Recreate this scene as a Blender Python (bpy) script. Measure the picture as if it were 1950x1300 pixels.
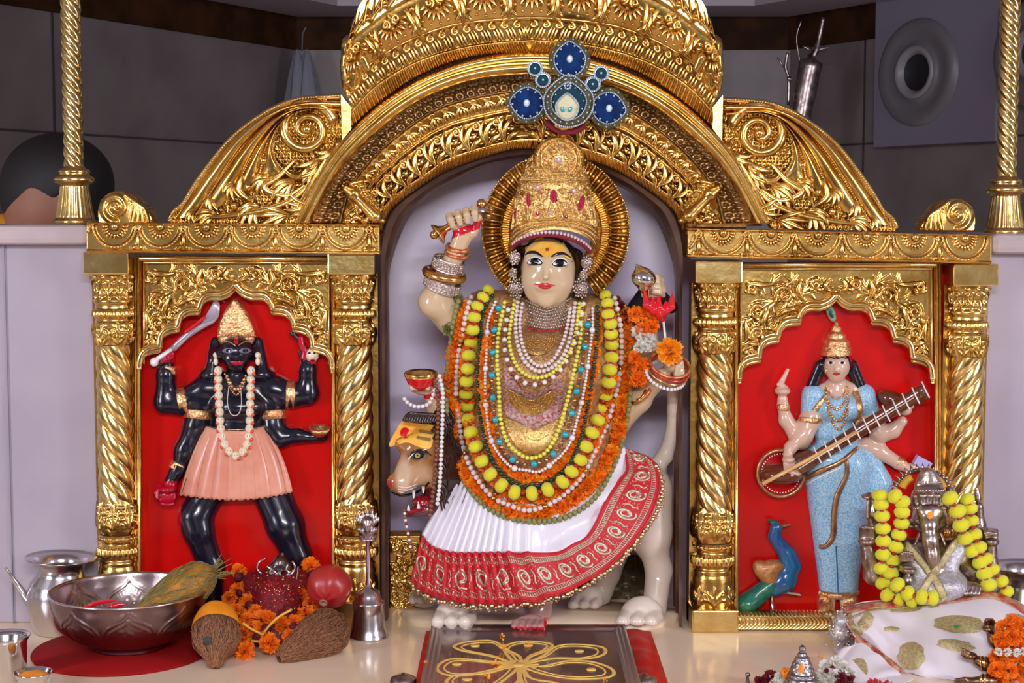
import bpy, math, random
import numpy as np
from mathutils import Vector, Matrix, Euler
from mathutils.bvhtree import BVHTree
random.seed(7); RNG = np.random.default_rng(7)
for o in list(bpy.data.objects): bpy.data.objects.remove(o)
SCN = bpy.context.scene; COL = SCN.collection
PI = math.pi
# ------------------------------------------------------------------ camera
CAM_P = np.array([0.0, -3.0, 0.80]); FPX = 3000.0; PITCH = math.radians(4.6)
cd = bpy.data.cameras.new('camera'); cam = bpy.data.objects.new('camera', cd); COL.objects.link(cam)
cd.sensor_width = 36; cd.lens = FPX/1950*36; cd.clip_start = .05; cd.clip_end = 60
cam.location = CAM_P; cam.rotation_euler = (PI/2-PITCH, 0, 0); SCN.camera = cam
# ------------------------------------------------------------------ exposure, world, lights
SCN.view_settings.view_transform = 'Standard'; SCN.view_settings.look = 'None'
SCN.view_settings.gamma = 1.0; SCN.view_settings.use_curve_mapping = False
SCN.view_settings.exposure = 0.12
w = bpy.data.worlds.new('hall'); SCN.world = w; w.use_nodes = True
nt = w.node_tree; bg = nt.nodes['Background']
tc = nt.nodes.new('ShaderNodeTexCoord'); nz = nt.nodes.new('ShaderNodeTexNoise'); cr = nt.nodes.new('ShaderNodeValToRGB')
nz.inputs['Scale'].default_value = 2.2; nz.inputs['Detail'].default_value = 3
cr.color_ramp.elements[0].position = .44; cr.color_ramp.elements[0].color = (.05, .038, .034, 1)
cr.color_ramp.elements[1].position = .72; cr.color_ramp.elements[1].color = (.95, .86, .90, 1)
nt.links.new(tc.outputs['Generated'], nz.inputs['Vector']); nt.links.new(nz.outputs['Fac'], cr.inputs['Fac'])
nt.links.new(cr.outputs['Color'], bg.inputs['Color']); bg.inputs['Strength'].default_value = 0.85
def area_light(name, loc, target, sx, sy, power, col):
    l = bpy.data.lights.new(name, 'AREA'); l.shape = 'RECTANGLE'; l.size = sx; l.size_y = sy; l.energy = power; l.color = col
    o = bpy.data.objects.new(name, l); COL.objects.link(o); o.location = loc
    o.rotation_euler = (Vector(target)-Vector(loc)).to_track_quat('-Z', 'Y').to_euler(); return o
area_light('ceiling_panel_light', (-1.1, -2.2, 2.5), (-.1, 0, .5), .7, .4, 64, (1, .95, .93))
area_light('ceiling_panel_light', (1.2, -2.0, 2.5), (.1, 0, .5), .7, .4, 64, (1, .95, .93))
area_light('added_front_light', (0.1, -3.6, 1.6), (0, 0, .5), 1.4, .12, 60, (.97, .95, 1))  # added lamp behind the camera, gives the frontal gold something to reflect
area_light('added_overhead_light', (0.0, -1.0, 2.3), (0, -.15, 0), .9, .35, 175, (1, .91, .80))  # added overhead lamp, brightens the marble floor; there is no canopy
area_light('added_side_light', (-2.6, -2.2, .9), (0, 0, .5), .5, 1.0, 34, (.86, .84, 1))  # added side lamps for the gold reflections, no windows stand there
area_light('added_side_light', (2.7, -2.0, .9), (0, 0, .5), .5, 1.0, 34, (.86, .84, 1))  # right-hand twin of the added side lamp
# ------------------------------------------------------------------ pixel <-> place
CP, SP = math.cos(PITCH), math.sin(PITCH)
def PV(px, py, y):
    px, py, y = np.broadcast_arrays(np.asarray(px, float), np.asarray(py, float), np.asarray(y, float))
    u = (650-py)/FPX; dy = CP+u*SP; t = (y-CAM_P[1])/dy
    return np.stack([CAM_P[0]+t*(px-975)/FPX, y, CAM_P[2]+t*(-SP+u*CP)], -1)
def P(px, py, y=0.0): return PV(px, py, y)
def V(px, py, y=0.0): return Vector(P(px, py, y))
def S(y=0.0): return (y+3.0)/FPX
def FL(px, py, z=0.0):          # point on the horizontal plane z seen at a pixel
    u = (650-py)/FPX; d = np.array([(px-975)/FPX, CP+u*SP, -SP+u*CP]); t = (z-CAM_P[2])/d[2]
    return CAM_P+t*d
# ------------------------------------------------------------------ materials
MATS = {}
def mat(name, col=(.8, .8, .8), rough=.5, metal=0.0, bump=0.0, bscale=200.0, var=0.0, vscale=20.0, col2=None, emit=None,
        coat=0.0, sss=0.0, vcol=False, sheen=0.0, trans=0.0, spec=.5, alpha=1.0, dist=.002):
    if name in MATS: return MATS[name]
    m = bpy.data.materials.new(name); m.use_nodes = True; n = m.node_tree; b = n.nodes['Principled BSDF']
    c4 = lambda c: (c[0], c[1], c[2], 1)
    b.inputs['Base Color'].default_value = c4(col); b.inputs['Roughness'].default_value = rough; b.inputs['Metallic'].default_value = metal
    b.inputs['Coat Weight'].default_value = coat; b.inputs['Coat Roughness'].default_value = .08
    b.inputs['Specular IOR Level'].default_value = spec
    if sss: b.inputs['Subsurface Weight'].default_value = sss; b.inputs['Subsurface Scale'].default_value = .01; b.inputs['Subsurface Radius'].default_value = (1, .7, .5)
    if sheen: b.inputs['Sheen Weight'].default_value = sheen
    if trans: b.inputs['Transmission Weight'].default_value = trans
    if alpha < 1: b.inputs['Alpha'].default_value = alpha
    src = None
    co = n.nodes.new('ShaderNodeTexCoord')
    if vcol:
        a = n.nodes.new('ShaderNodeAttribute'); a.attribute_name = 'Col'; src = a.outputs['Color']
    if var or col2:
        t = n.nodes.new('ShaderNodeTexNoise'); t.inputs['Scale'].default_value = vscale; t.inputs['Detail'].default_value = 5
        n.links.new(co.outputs['Object'], t.inputs['Vector'])
        r = n.nodes.new('ShaderNodeValToRGB'); n.links.new(t.outputs['Fac'], r.inputs['Fac'])
        r.color_ramp.elements[0].position = .35; r.color_ramp.elements[1].position = .65
        if vcol:
            r.color_ramp.elements[0].color = (1-var,)*3+(1,); r.color_ramp.elements[1].color = (1, 1, 1, 1)
            mx = n.nodes.new('ShaderNodeMix'); mx.data_type = 'RGBA'; mx.blend_type = 'MULTIPLY'; mx.inputs['Factor'].default_value = 1
            n.links.new(src, mx.inputs[6]); n.links.new(r.outputs['Color'], mx.inputs[7]); src = mx.outputs[2]
        else:
            c2 = col2 or tuple(x*(1-var) for x in col)
            r.color_ramp.elements[0].color = c4(c2); r.color_ramp.elements[1].color = c4(col); src = r.outputs['Color']
    if src: n.links.new(src, b.inputs['Base Color'])
    if bump:
        t = n.nodes.new('ShaderNodeTexNoise'); t.inputs['Scale'].default_value = bscale; t.inputs['Detail'].default_value = 4
        n.links.new(co.outputs['Object'], t.inputs['Vector'])
        bp = n.nodes.new('ShaderNodeBump'); bp.inputs['Strength'].default_value = bump; bp.inputs['Distance'].default_value = dist
        n.links.new(t.outputs['Fac'], bp.inputs['Height']); n.links.new(bp.outputs['Normal'], b.inputs['Normal'])
    if emit: b.inputs['Emission Color'].default_value = c4(emit[0]); b.inputs['Emission Strength'].default_value = emit[1]
    MATS[name] = m; return m
GOLD = mat('gilded_metal', (.86, .57, .18), .25, 1, bump=.25, bscale=90, col2=(.56, .32, .075), vscale=14)
GOLDS = mat('polished_gold', (.95, .71, .29), .22, 1, bump=.25, bscale=60, col2=(.74, .48, .15), vscale=25)
GOLDD = mat('dark_gold', (.46, .30, .13), .34, 1, bump=.4, bscale=120, col2=(.28, .17, .08), vscale=30)  # darker gold; the scalloped cove's shade is put into this colour
GOLDF = mat('filigree_gold', (.88, .62, .26), .32, 1, bump=.6, bscale=420, col2=(.55, .31, .09), vscale=160, dist=.0015)
BROWNG = mat('brown_lacquered_metal', (.36, .22, .15), .42, .5, bump=.3, bscale=60, col2=(.20, .12, .09), vscale=18)
SILV = mat('silver', (.80, .76, .76), .22, 1, bump=.12, bscale=30, col2=(.55, .5, .5), vscale=10)
DSILV = mat('antique_silver', (.50, .43, .40), .30, 1, bump=.3, bscale=90, col2=(.20, .15, .14), vscale=50)
STEEL = mat('steel', (.78, .76, .77), .14, 1)
# ------------------------------------------------------------------ object helpers
def link(o, parent=None):
    COL.objects.link(o)
    if parent is not None: o.parent = parent
    return o
def tag(o, label=None, cat=None, group=None, kind=None):
    if label: o['label'] = label
    if cat: o['category'] = cat
    if group: o['group'] = group
    if kind: o['kind'] = kind
    return o
def thing(name, label, cat, loc=(0, 0, 0), group=None):
    o = bpy.data.objects.new(name, None); o.empty_display_size = .02; link(o); o.location = loc
    return tag(o, label, cat, group)
def mk(name, verts, faces, m, parent=None, smooth=True, cols=None, fmat=None):
    """one mesh object; verts in world space, parent is an unrotated Empty or mesh"""
    verts = np.asarray(verts, float).reshape(-1, 3)
    me = bpy.data.meshes.new(name)
    off = Vector((0, 0, 0))
    q = parent
    while q is not None: off += q.location; q = q.parent
    org = Vector((0, 0, 0))
    if parent is None and len(verts):
        c = verts.mean(0); org = Vector((c[0], c[1], verts[:, 2].min()))
    vv = verts-np.array(off)-np.array(org)
    if isinstance(faces, np.ndarray):
        k = faces.shape[1]; nf = len(faces)
        me.vertices.add(len(vv)); me.vertices.foreach_set('co', vv.ravel())
        me.loops.add(nf*k); me.loops.foreach_set('vertex_index', faces.astype(np.int32).ravel())
        me.polygons.add(nf); me.polygons.foreach_set('loop_start', np.arange(nf, dtype=np.int32)*k)
        me.polygons.foreach_set('loop_total', np.full(nf, k, np.int32)); me.update(calc_edges=True)
    else:
        me.from_pydata(vv.tolist(), [], [tuple(int(i) for i in f) for f in faces]); me.update()
    ms = m if isinstance(m, (list, tuple)) else [m]
    for x in ms: me.materials.append(x)
    if fmat is not None: me.polygons.foreach_set('material_index', np.asarray(fmat, np.int32))
    if smooth: me.polygons.foreach_set('use_smooth', np.ones(len(me.polygons), bool))
    if cols is not None:
        a = me.color_attributes.new('Col', 'FLOAT_COLOR', 'POINT')
        c = np.ones((len(vv), 4)); c[:, :3] = cols; a.data.foreach_set('color', c.ravel())
    me.validate(); me.update()
    o = bpy.data.objects.new(name, me); link(o, parent); o.location = org
    return o
class MB:
    """collects quads/tris into one mesh"""
    def __init__(s): s.v = []; s.f = []; s.n = 0; s.m = []
    def add(s, v, f, mi=0):
        v = np.asarray(v, float).reshape(-1, 3); s.v.append(v)
        for q in f: s.f.append(tuple(int(i)+s.n for i in q)); s.m.append(mi)
        s.n += len(v); return s
    def grid(s, G, closeu=False, closev=False, mi=0):
        G = np.asarray(G, float); a, b = G.shape[:2]; f = []
        for i in range(a if closeu else a-1):
            for j in range(b if closev else b-1):
                i2 = (i+1) % a; j2 = (j+1) % b
                f.append((i*b+j, i*b+j2, i2*b+j2, i2*b+j))
        return s.add(G.reshape(-1, 3), f, mi)
    def box(s, c, h, rot=None, mi=0):
        c = np.asarray(c, float); h = np.asarray(h, float)
        v = np.array([[x, y, z] for x in (-1, 1) for y in (-1, 1) for z in (-1, 1)], float)*h
        if rot is not None: v = v@np.array(rot).T
        return s.add(v+c, [(0, 1, 3, 2), (4, 6, 7, 5), (0, 4, 5, 1), (2, 3, 7, 6), (0, 2, 6, 4), (1, 5, 7, 3)], mi)
    def lathe(s, c, prof, n=32, axis=None, mi=0, sy=1.0):
        """prof: (r, h) pairs; axis: direction of h"""
        th = np.linspace(0, 2*PI, n, endpoint=False); pr = np.asarray(prof, float)
        G = np.zeros((len(pr), n, 3)); G[..., 0] = pr[:, :1]*np.cos(th); G[..., 1] = pr[:, :1]*np.sin(th)*sy; G[..., 2] = pr[:, 1:2]
        if axis is not None:
            M = np.array(Vector((0, 0, 1)).rotation_difference(Vector(axis)).to_matrix()); G = G@M.T
        return s.grid(G+np.asarray(c, float), closev=True, mi=mi)
    def tube(s, pts, r, n=8, cap=True, mi=0, flat=1.0):
        pts = np.asarray(pts, float); k = len(pts); r = np.broadcast_to(np.asarray(r, float), (k,))
        t = np.gradient(pts, axis=0); t /= np.linalg.norm(t, axis=1)[:, None]+1e-12
        up = np.array([0, 1.0, 0]); 
        a = np.cross(t, up); la = np.linalg.norm(a, axis=1)
        a[la < .05] = np.cross(t[la < .05], [1.0, 0, 0]); a /= np.linalg.norm(a, axis=1)[:, None]
        for i in range(1, k):
            if a[i]@a[i-1] < 0: a[i] = -a[i]
        b = np.cross(t, a)
        th = np.linspace(0, 2*PI, n, endpoint=False)
        G = pts[:, None]+r[:, None, None]*(np.cos(th)[None, :, None]*a[:, None]+flat*np.sin(th)[None, :, None]*b[:, None])
        n0 = s.n; s.grid(G, closev=True, mi=mi)
        if cap:
            s.f.append(tuple(n0+i for i in range(n))); s.m.append(mi)
            s.f.append(tuple(n0+(k-1)*n+i for i in reversed(range(n)))); s.m.append(mi)
        return s
    def ball(s, c, r, n=8, mi=0):
        r = np.broadcast_to(np.asarray(r, float), (3,)); th = np.linspace(0, 2*PI, 2*n, endpoint=False); ph = np.linspace(0.02, PI-.02, n+1)
        G = np.stack([np.sin(ph)[:, None]*np.cos(th), np.sin(ph)[:, None]*np.sin(th), np.cos(ph)[:, None]*np.ones_like(th)], -1)*r+np.asarray(c, float)
        return s.grid(G, closev=True, mi=mi)
    def build(s, name, m, parent=None, smooth=True):
        v = np.concatenate(s.v) if s.v else np.zeros((0, 3))
        return mk(name, v, s.f, m, parent, smooth, fmat=s.m if isinstance(m, (list, tuple)) else None)
def catmull(pts, n=8, closed=False):
    p = np.asarray(pts, float); k = len(p); out = []
    rng = range(k if closed else k-1)
    for i in rng:
        if closed: a, b, c, d = p[(i-1) % k], p[i], p[(i+1) % k], p[(i+2) % k]
        else: a, b, c, d = p[max(i-1, 0)], p[i], p[i+1], p[min(i+2, k-1)]
        for j in range(n):
            t = j/n
            out.append(.5*((2*b)+(c-a)*t+(2*a-5*b+4*c-d)*t*t+(3*b-3*c+d-a)*t**3))
    if not closed: out.append(p[-1])
    return np.array(out)
def resample(p, n=None, step=None, closed=False):
    p = np.asarray(p, float)
    if closed: p = np.vstack([p, p[:1]])
    d = np.r_[0, np.cumsum(np.linalg.norm(np.diff(p, axis=0), axis=1))]
    if n is None: n = max(2, int(round(d[-1]/step))+1)
    t = np.linspace(0, d[-1], n, endpoint=not closed)
    return np.stack([np.interp(t, d, p[:, i]) for i in range(p.shape[1])], 1)
def inpoly(X, Y, poly):
    poly = np.asarray(poly, float); r = np.zeros(X.shape, bool)
    x0, y0 = poly[-1]
    for x1, y1 in poly:
        c = ((y1 > Y) != (y0 > Y))
        with np.errstate(divide='ignore', invalid='ignore'):
            xi = (x0-x1)*(Y-y1)/(y0-y1+1e-12)+x1
        r ^= c & (X < xi); x0, y0 = x1, y1
    return r
# ------------------------------------------------------------------ repousse relief
def emboss(X, Y, strokes, H=None):
    """raise rounded strokes (pts, r0, r1, height) and beads on a height map given at pixel positions X, Y"""
    if H is None: H = np.zeros(X.shape)
    xf = X.ravel(); yf = Y.ravel(); hf = H.ravel().copy()
    for pts, r0, r1, hh in strokes:
        pts = np.atleast_2d(np.asarray(pts, float)); rm = max(r0, r1); hh = min(hh, 3.0*rm*(.001 if hh < .2 else 1))
        sel = np.nonzero((xf > pts[:, 0].min()-rm) & (xf < pts[:, 0].max()+rm) & (yf > pts[:, 1].min()-rm) & (yf < pts[:, 1].max()+rm))[0]
        if not len(sel): continue
        xs, ys = xf[sel], yf[sel]; best = np.zeros(len(sel)); k = len(pts)
        if k == 1:
            q = 1-((xs-pts[0, 0])**2+(ys-pts[0, 1])**2)/r0**2; best = hh*np.clip(q, 0, 1)**.75
        else:
            for i in range(k-1):
                a, b = pts[i], pts[i+1]; ra = r0+(r1-r0)*i/(k-1); rb = r0+(r1-r0)*(i+1)/(k-1)
                ab = b-a; L = ab@ab+1e-9
                t = np.clip(((xs-a[0])*ab[0]+(ys-a[1])*ab[1])/L, 0, 1)
                d2 = (xs-a[0]-t*ab[0])**2+(ys-a[1]-t*ab[1])**2; r = ra+(rb-ra)*t
                q = 1-d2/(r*r+1e-9); best = np.maximum(best, hh*(r/rm)**.5*np.clip(q, 0, 1)**.75)
        hf[sel] = np.maximum(hf[sel], best)
    return hf.reshape(X.shape)
def relief(name, X, Y, H, y0, m, parent, mask=None, back=.012, skirt=True):
    """grid of pixel positions raised towards the camera side by H (metres) off depth y0 (scalar or grid)"""
    a, b = X.shape; Y0 = np.broadcast_to(np.asarray(y0, float), X.shape)
    Pt = PV(X, Y, Y0-H).reshape(-1, 3)
    idx = np.arange(a*b).reshape(a, b)
    F = np.stack([idx[:-1, :-1], idx[1:, :-1], idx[1:, 1:], idx[:-1, 1:]], -1).reshape(-1, 4)
    if mask is not None:
        mk_ = mask.ravel(); F = F[mk_[F].all(1)]
    if skirt:
        e = np.concatenate([F[:, [0, 1]], F[:, [1, 2]], F[:, [2, 3]], F[:, [3, 0]]])
        key = np.sort(e, 1); kk = key[:, 0].astype(np.int64)*(a*b)+key[:, 1]
        u, inv, cnt = np.unique(kk, return_inverse=True, return_counts=True)
        be = e[cnt[inv] == 1]
        bv = np.unique(be); mp = {int(v): a*b+i for i, v in enumerate(bv)}
        bp = Pt[bv].copy(); 
        sc = (Y0.ravel()[bv]+back+3.0)/(bp[:, 1]+3.0)
        bp = CAM_P+(bp-CAM_P)*sc[:, None] if False else np.stack([bp[:, 0], Y0.ravel()[bv]+back, bp[:, 2]], 1)
        SK = np.array([[e0[1], e0[0], mp[int(e0[0])], mp[int(e0[1])]] for e0 in be])
        Pt = np.vstack([Pt, bp]); F = np.vstack([F, SK])
    used = np.unique(F); rm = np.full(len(Pt), -1); rm[used] = np.arange(len(used))
    return mk(name, Pt[used], rm[F], m, parent)
def rect_grid(x0, y0, x1, y1, step=1.5):
    nx = max(2, int((x1-x0)/step)+1); ny = max(2, int((y1-y0)/step)+1)
    return np.meshgrid(np.linspace(x0, x1, nx), np.linspace(y0, y1, ny))
def spiral(cx, cy, r, turns=1.5, a0=0.0, d=1, n=28, r_end=.12):
    t = np.linspace(0, 1, n); a = a0+d*turns*2*PI*t; rr = r*(1-(1-r_end)*t)
    return np.stack([cx+rr*np.cos(a), cy+rr*np.sin(a)], 1)
def curl(x0, y0, x1, y1, bend=.3, spin=1, n=18):
    """S-shaped tendril from a to b ending in a small spiral"""
    a = np.array([x0, y0], float); b = np.array([x1, y1], float); v = b-a; nrm = np.array([-v[1], v[0]])
    mid = (a+b)/2+nrm*bend; t = np.linspace(0, 1, 10)[:, None]
    c = (1-t)**2*a+2*t*(1-t)*mid+t*t*b
    L = np.linalg.norm(v)*.22; e = b-mid; e /= np.linalg.norm(e)+1e-9
    cc = b+np.array([-e[1], e[0]])*L*spin; ang = math.atan2(*(b-cc)[::-1])
    return np.vstack([c, spiral(cc[0], cc[1], L, 1.1, ang, spin, n)[1:]])
def leaf(x, y, ang, L, w, n=5, h=.006):
    """acanthus fan: tapered lobes round a rib"""
    out = []
    for k in range(n):
        u = k/(n-1)-.5; a = ang+u*1.5; l = L*(1-abs(u)*.55)
        t = np.linspace(0, 1, 6); bx = x+np.cos(a+u*.8*t)*l*t; by = y+np.sin(a+u*.8*t)*l*t
        out.append((np.stack([bx, by], 1), w, w*.35, h*(1-abs(u)*.4)))
    return out
def leafpatch(mb, spine, w, h, y0, asym=0.0, curl_=0.0, n=16, fx=None, tip=.15):
    """raised acanthus lobe along a px spine, w half width px, h height m"""
    c = resample(catmull(spine, 8), n); g_ = np.gradient(c, axis=0); nr = np.stack([-g_[:, 1], g_[:, 0]], 1); nr /= np.linalg.norm(nr, axis=1)[:, None]+1e-9
    t = np.linspace(0, 1, n); wp = w*(np.sin(PI*np.clip(t*.92+.06, 0, 1))**.6)*(1-.25*t)+.3; vs = np.linspace(-1, 1, 9); rows = []
    for v in vs:
        q = c+nr*(wp*v)[:, None]; q = fx(q) if fx else q
        z = h*(np.sqrt(max(0, 1-v*v))*(1-.22*math.exp(-(v/.16)**2))*np.sin(PI*np.clip(t*.8+.1, 0, 1))**.5+curl_*t**2)
        rows.append(PV(q[:, 0], q[:, 1], y0-z))
    mb.grid(np.array(rows)); return mb
def mirx(strokes, cx): return [(np.atleast_2d(np.asarray(p, float))*[-1, 1]+[2*cx, 0], a, b, h) for p, a, b, h in strokes]
def tubepx(mb, pts, r, y, n=8, mi=0, flat=1.0, cap=True):
    p = np.asarray(pts, float); yy = np.broadcast_to(np.asarray(y, float), (len(p),))
    mb.tube(PV(p[:, 0], p[:, 1], yy), np.asarray(r, float)*S(float(np.mean(yy))), n, cap, mi, flat); return mb
# ------------------------------------------------------------------ smooth-union sculpting
def sculpt(prims, res, pad=.012):
    """prims: dicts k='cap'/'ell'; polygonise their smooth union with surface nets. world metres."""
    lo = np.full(3, 1e9); hi = -lo
    for p in prims:
        if p.get('op') == 'cut': continue
        if p['k'] == 'cap': a = np.minimum(p['a'], p['b'])-max(p['ra'], p['rb']); b = np.maximum(p['a'], p['b'])+max(p['ra'], p['rb'])
        else: R = max(p['r']); a = p['c']-R; b = p['c']+R
        lo = np.minimum(lo, a); hi = np.maximum(hi, b)
    lo -= pad; hi += pad; n = np.ceil((hi-lo)/res).astype(int)+1
    F = np.full(n, 1.0, np.float32)
    ax = [lo[i]+res*np.arange(n[i]) for i in range(3)]
    for p in prims:
        k = p.get('s', .01)
        if p['k'] == 'cap': a = np.minimum(p['a'], p['b'])-max(p['ra'], p['rb']); b = np.maximum(p['a'], p['b'])+max(p['ra'], p['rb'])
        else: R = max(p['r']); a = p['c']-R; b = p['c']+R
        m_ = k+3*res
        i0 = np.maximum(((a-m_-lo)/res).astype(int), 0); i1 = np.minimum(((b+m_-lo)/res).astype(int)+2, n)
        if (i1 <= i0).any(): continue
        X, Y, Z = np.meshgrid(ax[0][i0[0]:i1[0]], ax[1][i0[1]:i1[1]], ax[2][i0[2]:i1[2]], indexing='ij')
        if p['k'] == 'cap':
            pa = p['a']; d = p['b']-pa; L = d@d+1e-12
            t = np.clip(((X-pa[0])*d[0]+(Y-pa[1])*d[1]+(Z-pa[2])*d[2])/L, 0, 1)
            D = np.sqrt((X-pa[0]-t*d[0])**2+(Y-pa[1]-t*d[1])**2+(Z-pa[2]-t*d[2])**2)-(p['ra']+(p['rb']-p['ra'])*t)
        else:
            q = np.stack([X-p['c'][0], Y-p['c'][1], Z-p['c'][2]], -1)
            if p.get('M') is not None: q = q@p['M']
            r = p['r']; k0 = np.sqrt(((q/r)**2).sum(-1)); k1 = np.sqrt(((q/(r*r))**2).sum(-1))+1e-9
            D = k0*(k0-1)/k1
        sub = F[i0[0]:i1[0], i0[1]:i1[1], i0[2]:i1[2]]
        if p.get('op') == 'cut':
            A = -sub; h = np.clip(k-np.abs(A-D), 0, None)/k; sub[...] = -(np.minimum(A, D)-h*h*k/4)
        else:
            h = np.clip(k-np.abs(sub-D), 0, None)/k; sub[...] = np.minimum(sub, D)-h*h*k/4
    return surfnet(F, lo, res)
def surfnet(F, lo, res):
    ins = F < 0
    c = [ins[i:F.shape[0]-1+i, j:F.shape[1]-1+j, k:F.shape[2]-1+k] for i in (0, 1) for j in (0, 1) for k in (0, 1)]
    s = sum(x.astype(np.int8) for x in c); act = (s > 0) & (s < 8)
    I = np.stack(np.nonzero(act), 1); vid = np.full(act.shape, -1, np.int64); vid[act] = np.arange(len(I))
    acc = np.zeros((len(I), 3)); cnt = np.zeros(len(I))
    for axis in range(3):
        o1, o2 = [a for a in range(3) if a != axis]
        for u in (0, 1):
            for v in (0, 1):
                A = I.copy(); A[:, o1] += u; A[:, o2] += v; B = A.copy(); B[:, axis] += 1
                fa = F[A[:, 0], A[:, 1], A[:, 2]]; fb = F[B[:, 0], B[:, 1], B[:, 2]]
                x = (fa < 0) != (fb < 0); t = np.where(x, fa/(fa-fb+1e-12), 0)
                p = A.astype(float); p[:, axis] += t
                acc[x] += p[x]; cnt[x] += 1
    Vt = lo+res*acc/cnt[:, None]
    faces = []
    for axis in range(3):
        o1, o2 = (axis+1) % 3, (axis+2) % 3
        sa = [slice(None)]*3; sb = [slice(None)]*3; sa[axis] = slice(0, -1); sb[axis] = slice(1, None)
        e = ins[tuple(sa)] != ins[tuple(sb)]
        E = np.stack(np.nonzero(e), 1); E = E[(E[:, o1] > 0) & (E[:, o2] > 0) & (E[:, o1] < F.shape[o1]-1) & (E[:, o2] < F.shape[o2]-1)]
        neg = ins[E[:, 0], E[:, 1], E[:, 2]]
        q = []
        for u, v in ((0, 0), (-1, 0), (-1, -1), (0, -1)):
            A = E.copy(); A[:, o1] += u; A[:, o2] += v; q.append(vid[A[:, 0], A[:, 1], A[:, 2]])
        q = np.stack(q, 1); q[neg] = q[neg][:, ::-1]; faces.append(q[:, ::-1])
    Fc = np.concatenate(faces); Fc = Fc[(Fc >= 0).all(1)]
    return Vt, Fc
def cap(a, b, ra, rb=None, s=.01, op=None):       # ends as (px, py, depth), radii in px
    rb = ra if rb is None else rb
    return dict(k='cap', a=P(*a), b=P(*b), ra=ra*S(a[2]), rb=rb*S(b[2]), s=s, op=op)
def ell(c, r, s=.01, op=None, rot=0.0, M=None):
    if rot: M = np.array(Matrix.Rotation(rot, 3, 'Y'))
    return dict(k='ell', c=P(*c), r=np.array(r, float)*S(c[2]), s=s, op=op, M=M)
def chain(pts, s=.008):                            # (px, py, depth, r) ...
    return [cap(p[:3], q[:3], p[3], q[3], s) for p, q in zip(pts[:-1], pts[1:])]
def to_px(Vt):
    d = Vt-CAM_P; f = d[:, 1]*CP-d[:, 2]*SP; u = d[:, 1]*SP+d[:, 2]*CP
    return 975+FPX*d[:, 0]/f, 650-FPX*u/f
def bvh(objs):
    vs, fs, n = [], [], 0
    for o in (objs if isinstance(objs, (list, tuple)) else [objs]):
        off = Vector((0, 0, 0)); q = o
        while q is not None: off += q.location; q = q.parent
        me = o.data; vs += [v.co+off for v in me.vertices]; fs += [tuple(i+n for i in p.vertices) for p in me.polygons]; n = len(vs)
    return BVHTree.FromPolygons(vs, fs)
def drape(B, px, py, lift=0.0, miss=0.0):
    """depth of the first surface seen at a pixel, lifted towards the hall"""
    u = (650-py)/FPX; d = Vector(((px-975)/FPX, CP+u*SP, -SP+u*CP)); h = B.ray_cast(Vector(CAM_P), d)
    y = h[0].y if h[0] is not None else miss
    return y-lift
def dup(root, loc=None, parent=None):
    r = root.copy(); COL.objects.link(r); r.parent = parent
    if loc is not None: r.location = loc
    for ch in list(root.children): dup(ch, None, r)
    return r
# ================================================================== the room
WALLT = mat('grey_stone_tile', (.175, .145, .142), .4, bump=.1, bscale=30, col2=(.13, .105, .105), vscale=5)
WOODB = mat('dark_wood_band', (.050, .018, .006), .7, spec=.08, col2=(.018, .007, .003), vscale=9)
CORN = mat('grey_painted_cornice', (.34, .28, .31), .5)
MARB = mat('white_marble', (.47, .41, .46), .22, col2=(.40, .345, .41), vscale=3.5)
MARF = mat('cream_marble', (.95, .78, .57), .16, col2=(.90, .72, .51), vscale=4)
PI2 = PI/2
def quadwall(name, a, b, z0, z1, m, t=.04):
    """upright wall from plan point a to b"""
    a = np.array([a[0], a[1], 0.]); b = np.array([b[0], b[1], 0.]); d = b-a; L = np.linalg.norm(d); n = np.array([-d[1], d[0], 0])/L*t
    v = [a+[0, 0, z0], b+[0, 0, z0], b+[0, 0, z1], a+[0, 0, z1]]; v += [q+n for q in v]
    o = mk(name, v, [(0, 1, 2, 3), (7, 6, 5, 4), (0, 4, 5, 1), (1, 5, 6, 2), (2, 6, 7, 3), (3, 7, 4, 0)], m, None, False)
    return tag(o, kind='structure')
def xat(px, y): return P(px, 409, y)[0]
LA = (xat(-260, .9), .9); LB = (xat(565, 2.5), 2.5); RB = (xat(1500, 2.5), 2.5); RA = (xat(2050, 1.45), 1.45)
quadwall('wall_left', LA, LB, 0, 1.9, WALLT); quadwall('wall_back', LB, RB, 0, 1.9, WALLT); quadwall('wall_right', RB, RA, 0, 1.9, WALLT)
zb = P(975, 95, 2.5)[2]; zt = P(975, 44, 2.5)[2]
def off(a, b, t):
    d = np.array([b[0]-a[0], b[1]-a[1]]); d /= np.linalg.norm(d); n = np.array([d[1], -d[0]])*t
    return (a[0]+n[0], a[1]+n[1]), (b[0]+n[0], b[1]+n[1])
for i, (a, b) in enumerate(((LA, LB), (LB, RB), (RB, RA))):
    p, q = off(a, b, .015); quadwall('trim_%d' % (i+1), p, q, zb, zt+.2, WOODB, .015)
# joints between the tiles
GR = mat('dark_grout', (.035, .028, .028), .8)
def joint(a, b, f0, f1, z0, z1, nm):
    p, q = off(a, b, .004); p = np.array(p); q = np.array(q)
    A = p+(q-p)*f0; B = p+(q-p)*f1
    return quadwall(nm, A, B, z0, z1, GR, .004)
zj = P(0, 248, 1.35)[2]
joint(LA, LB, 0, 1, zj-.003, zj+.003, 'trim_4'); joint(LA, LB, .36, .364, 0, zb, 'trim_5')
joint(LB, RB, 0, 1, zj-.003, zj+.003, 'trim_6'); joint(RB, RA, 0, 1, zj-.003, zj+.003, 'trim_7'); joint(RB, RA, .30, .304, 0, zb, 'trim_8')
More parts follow.
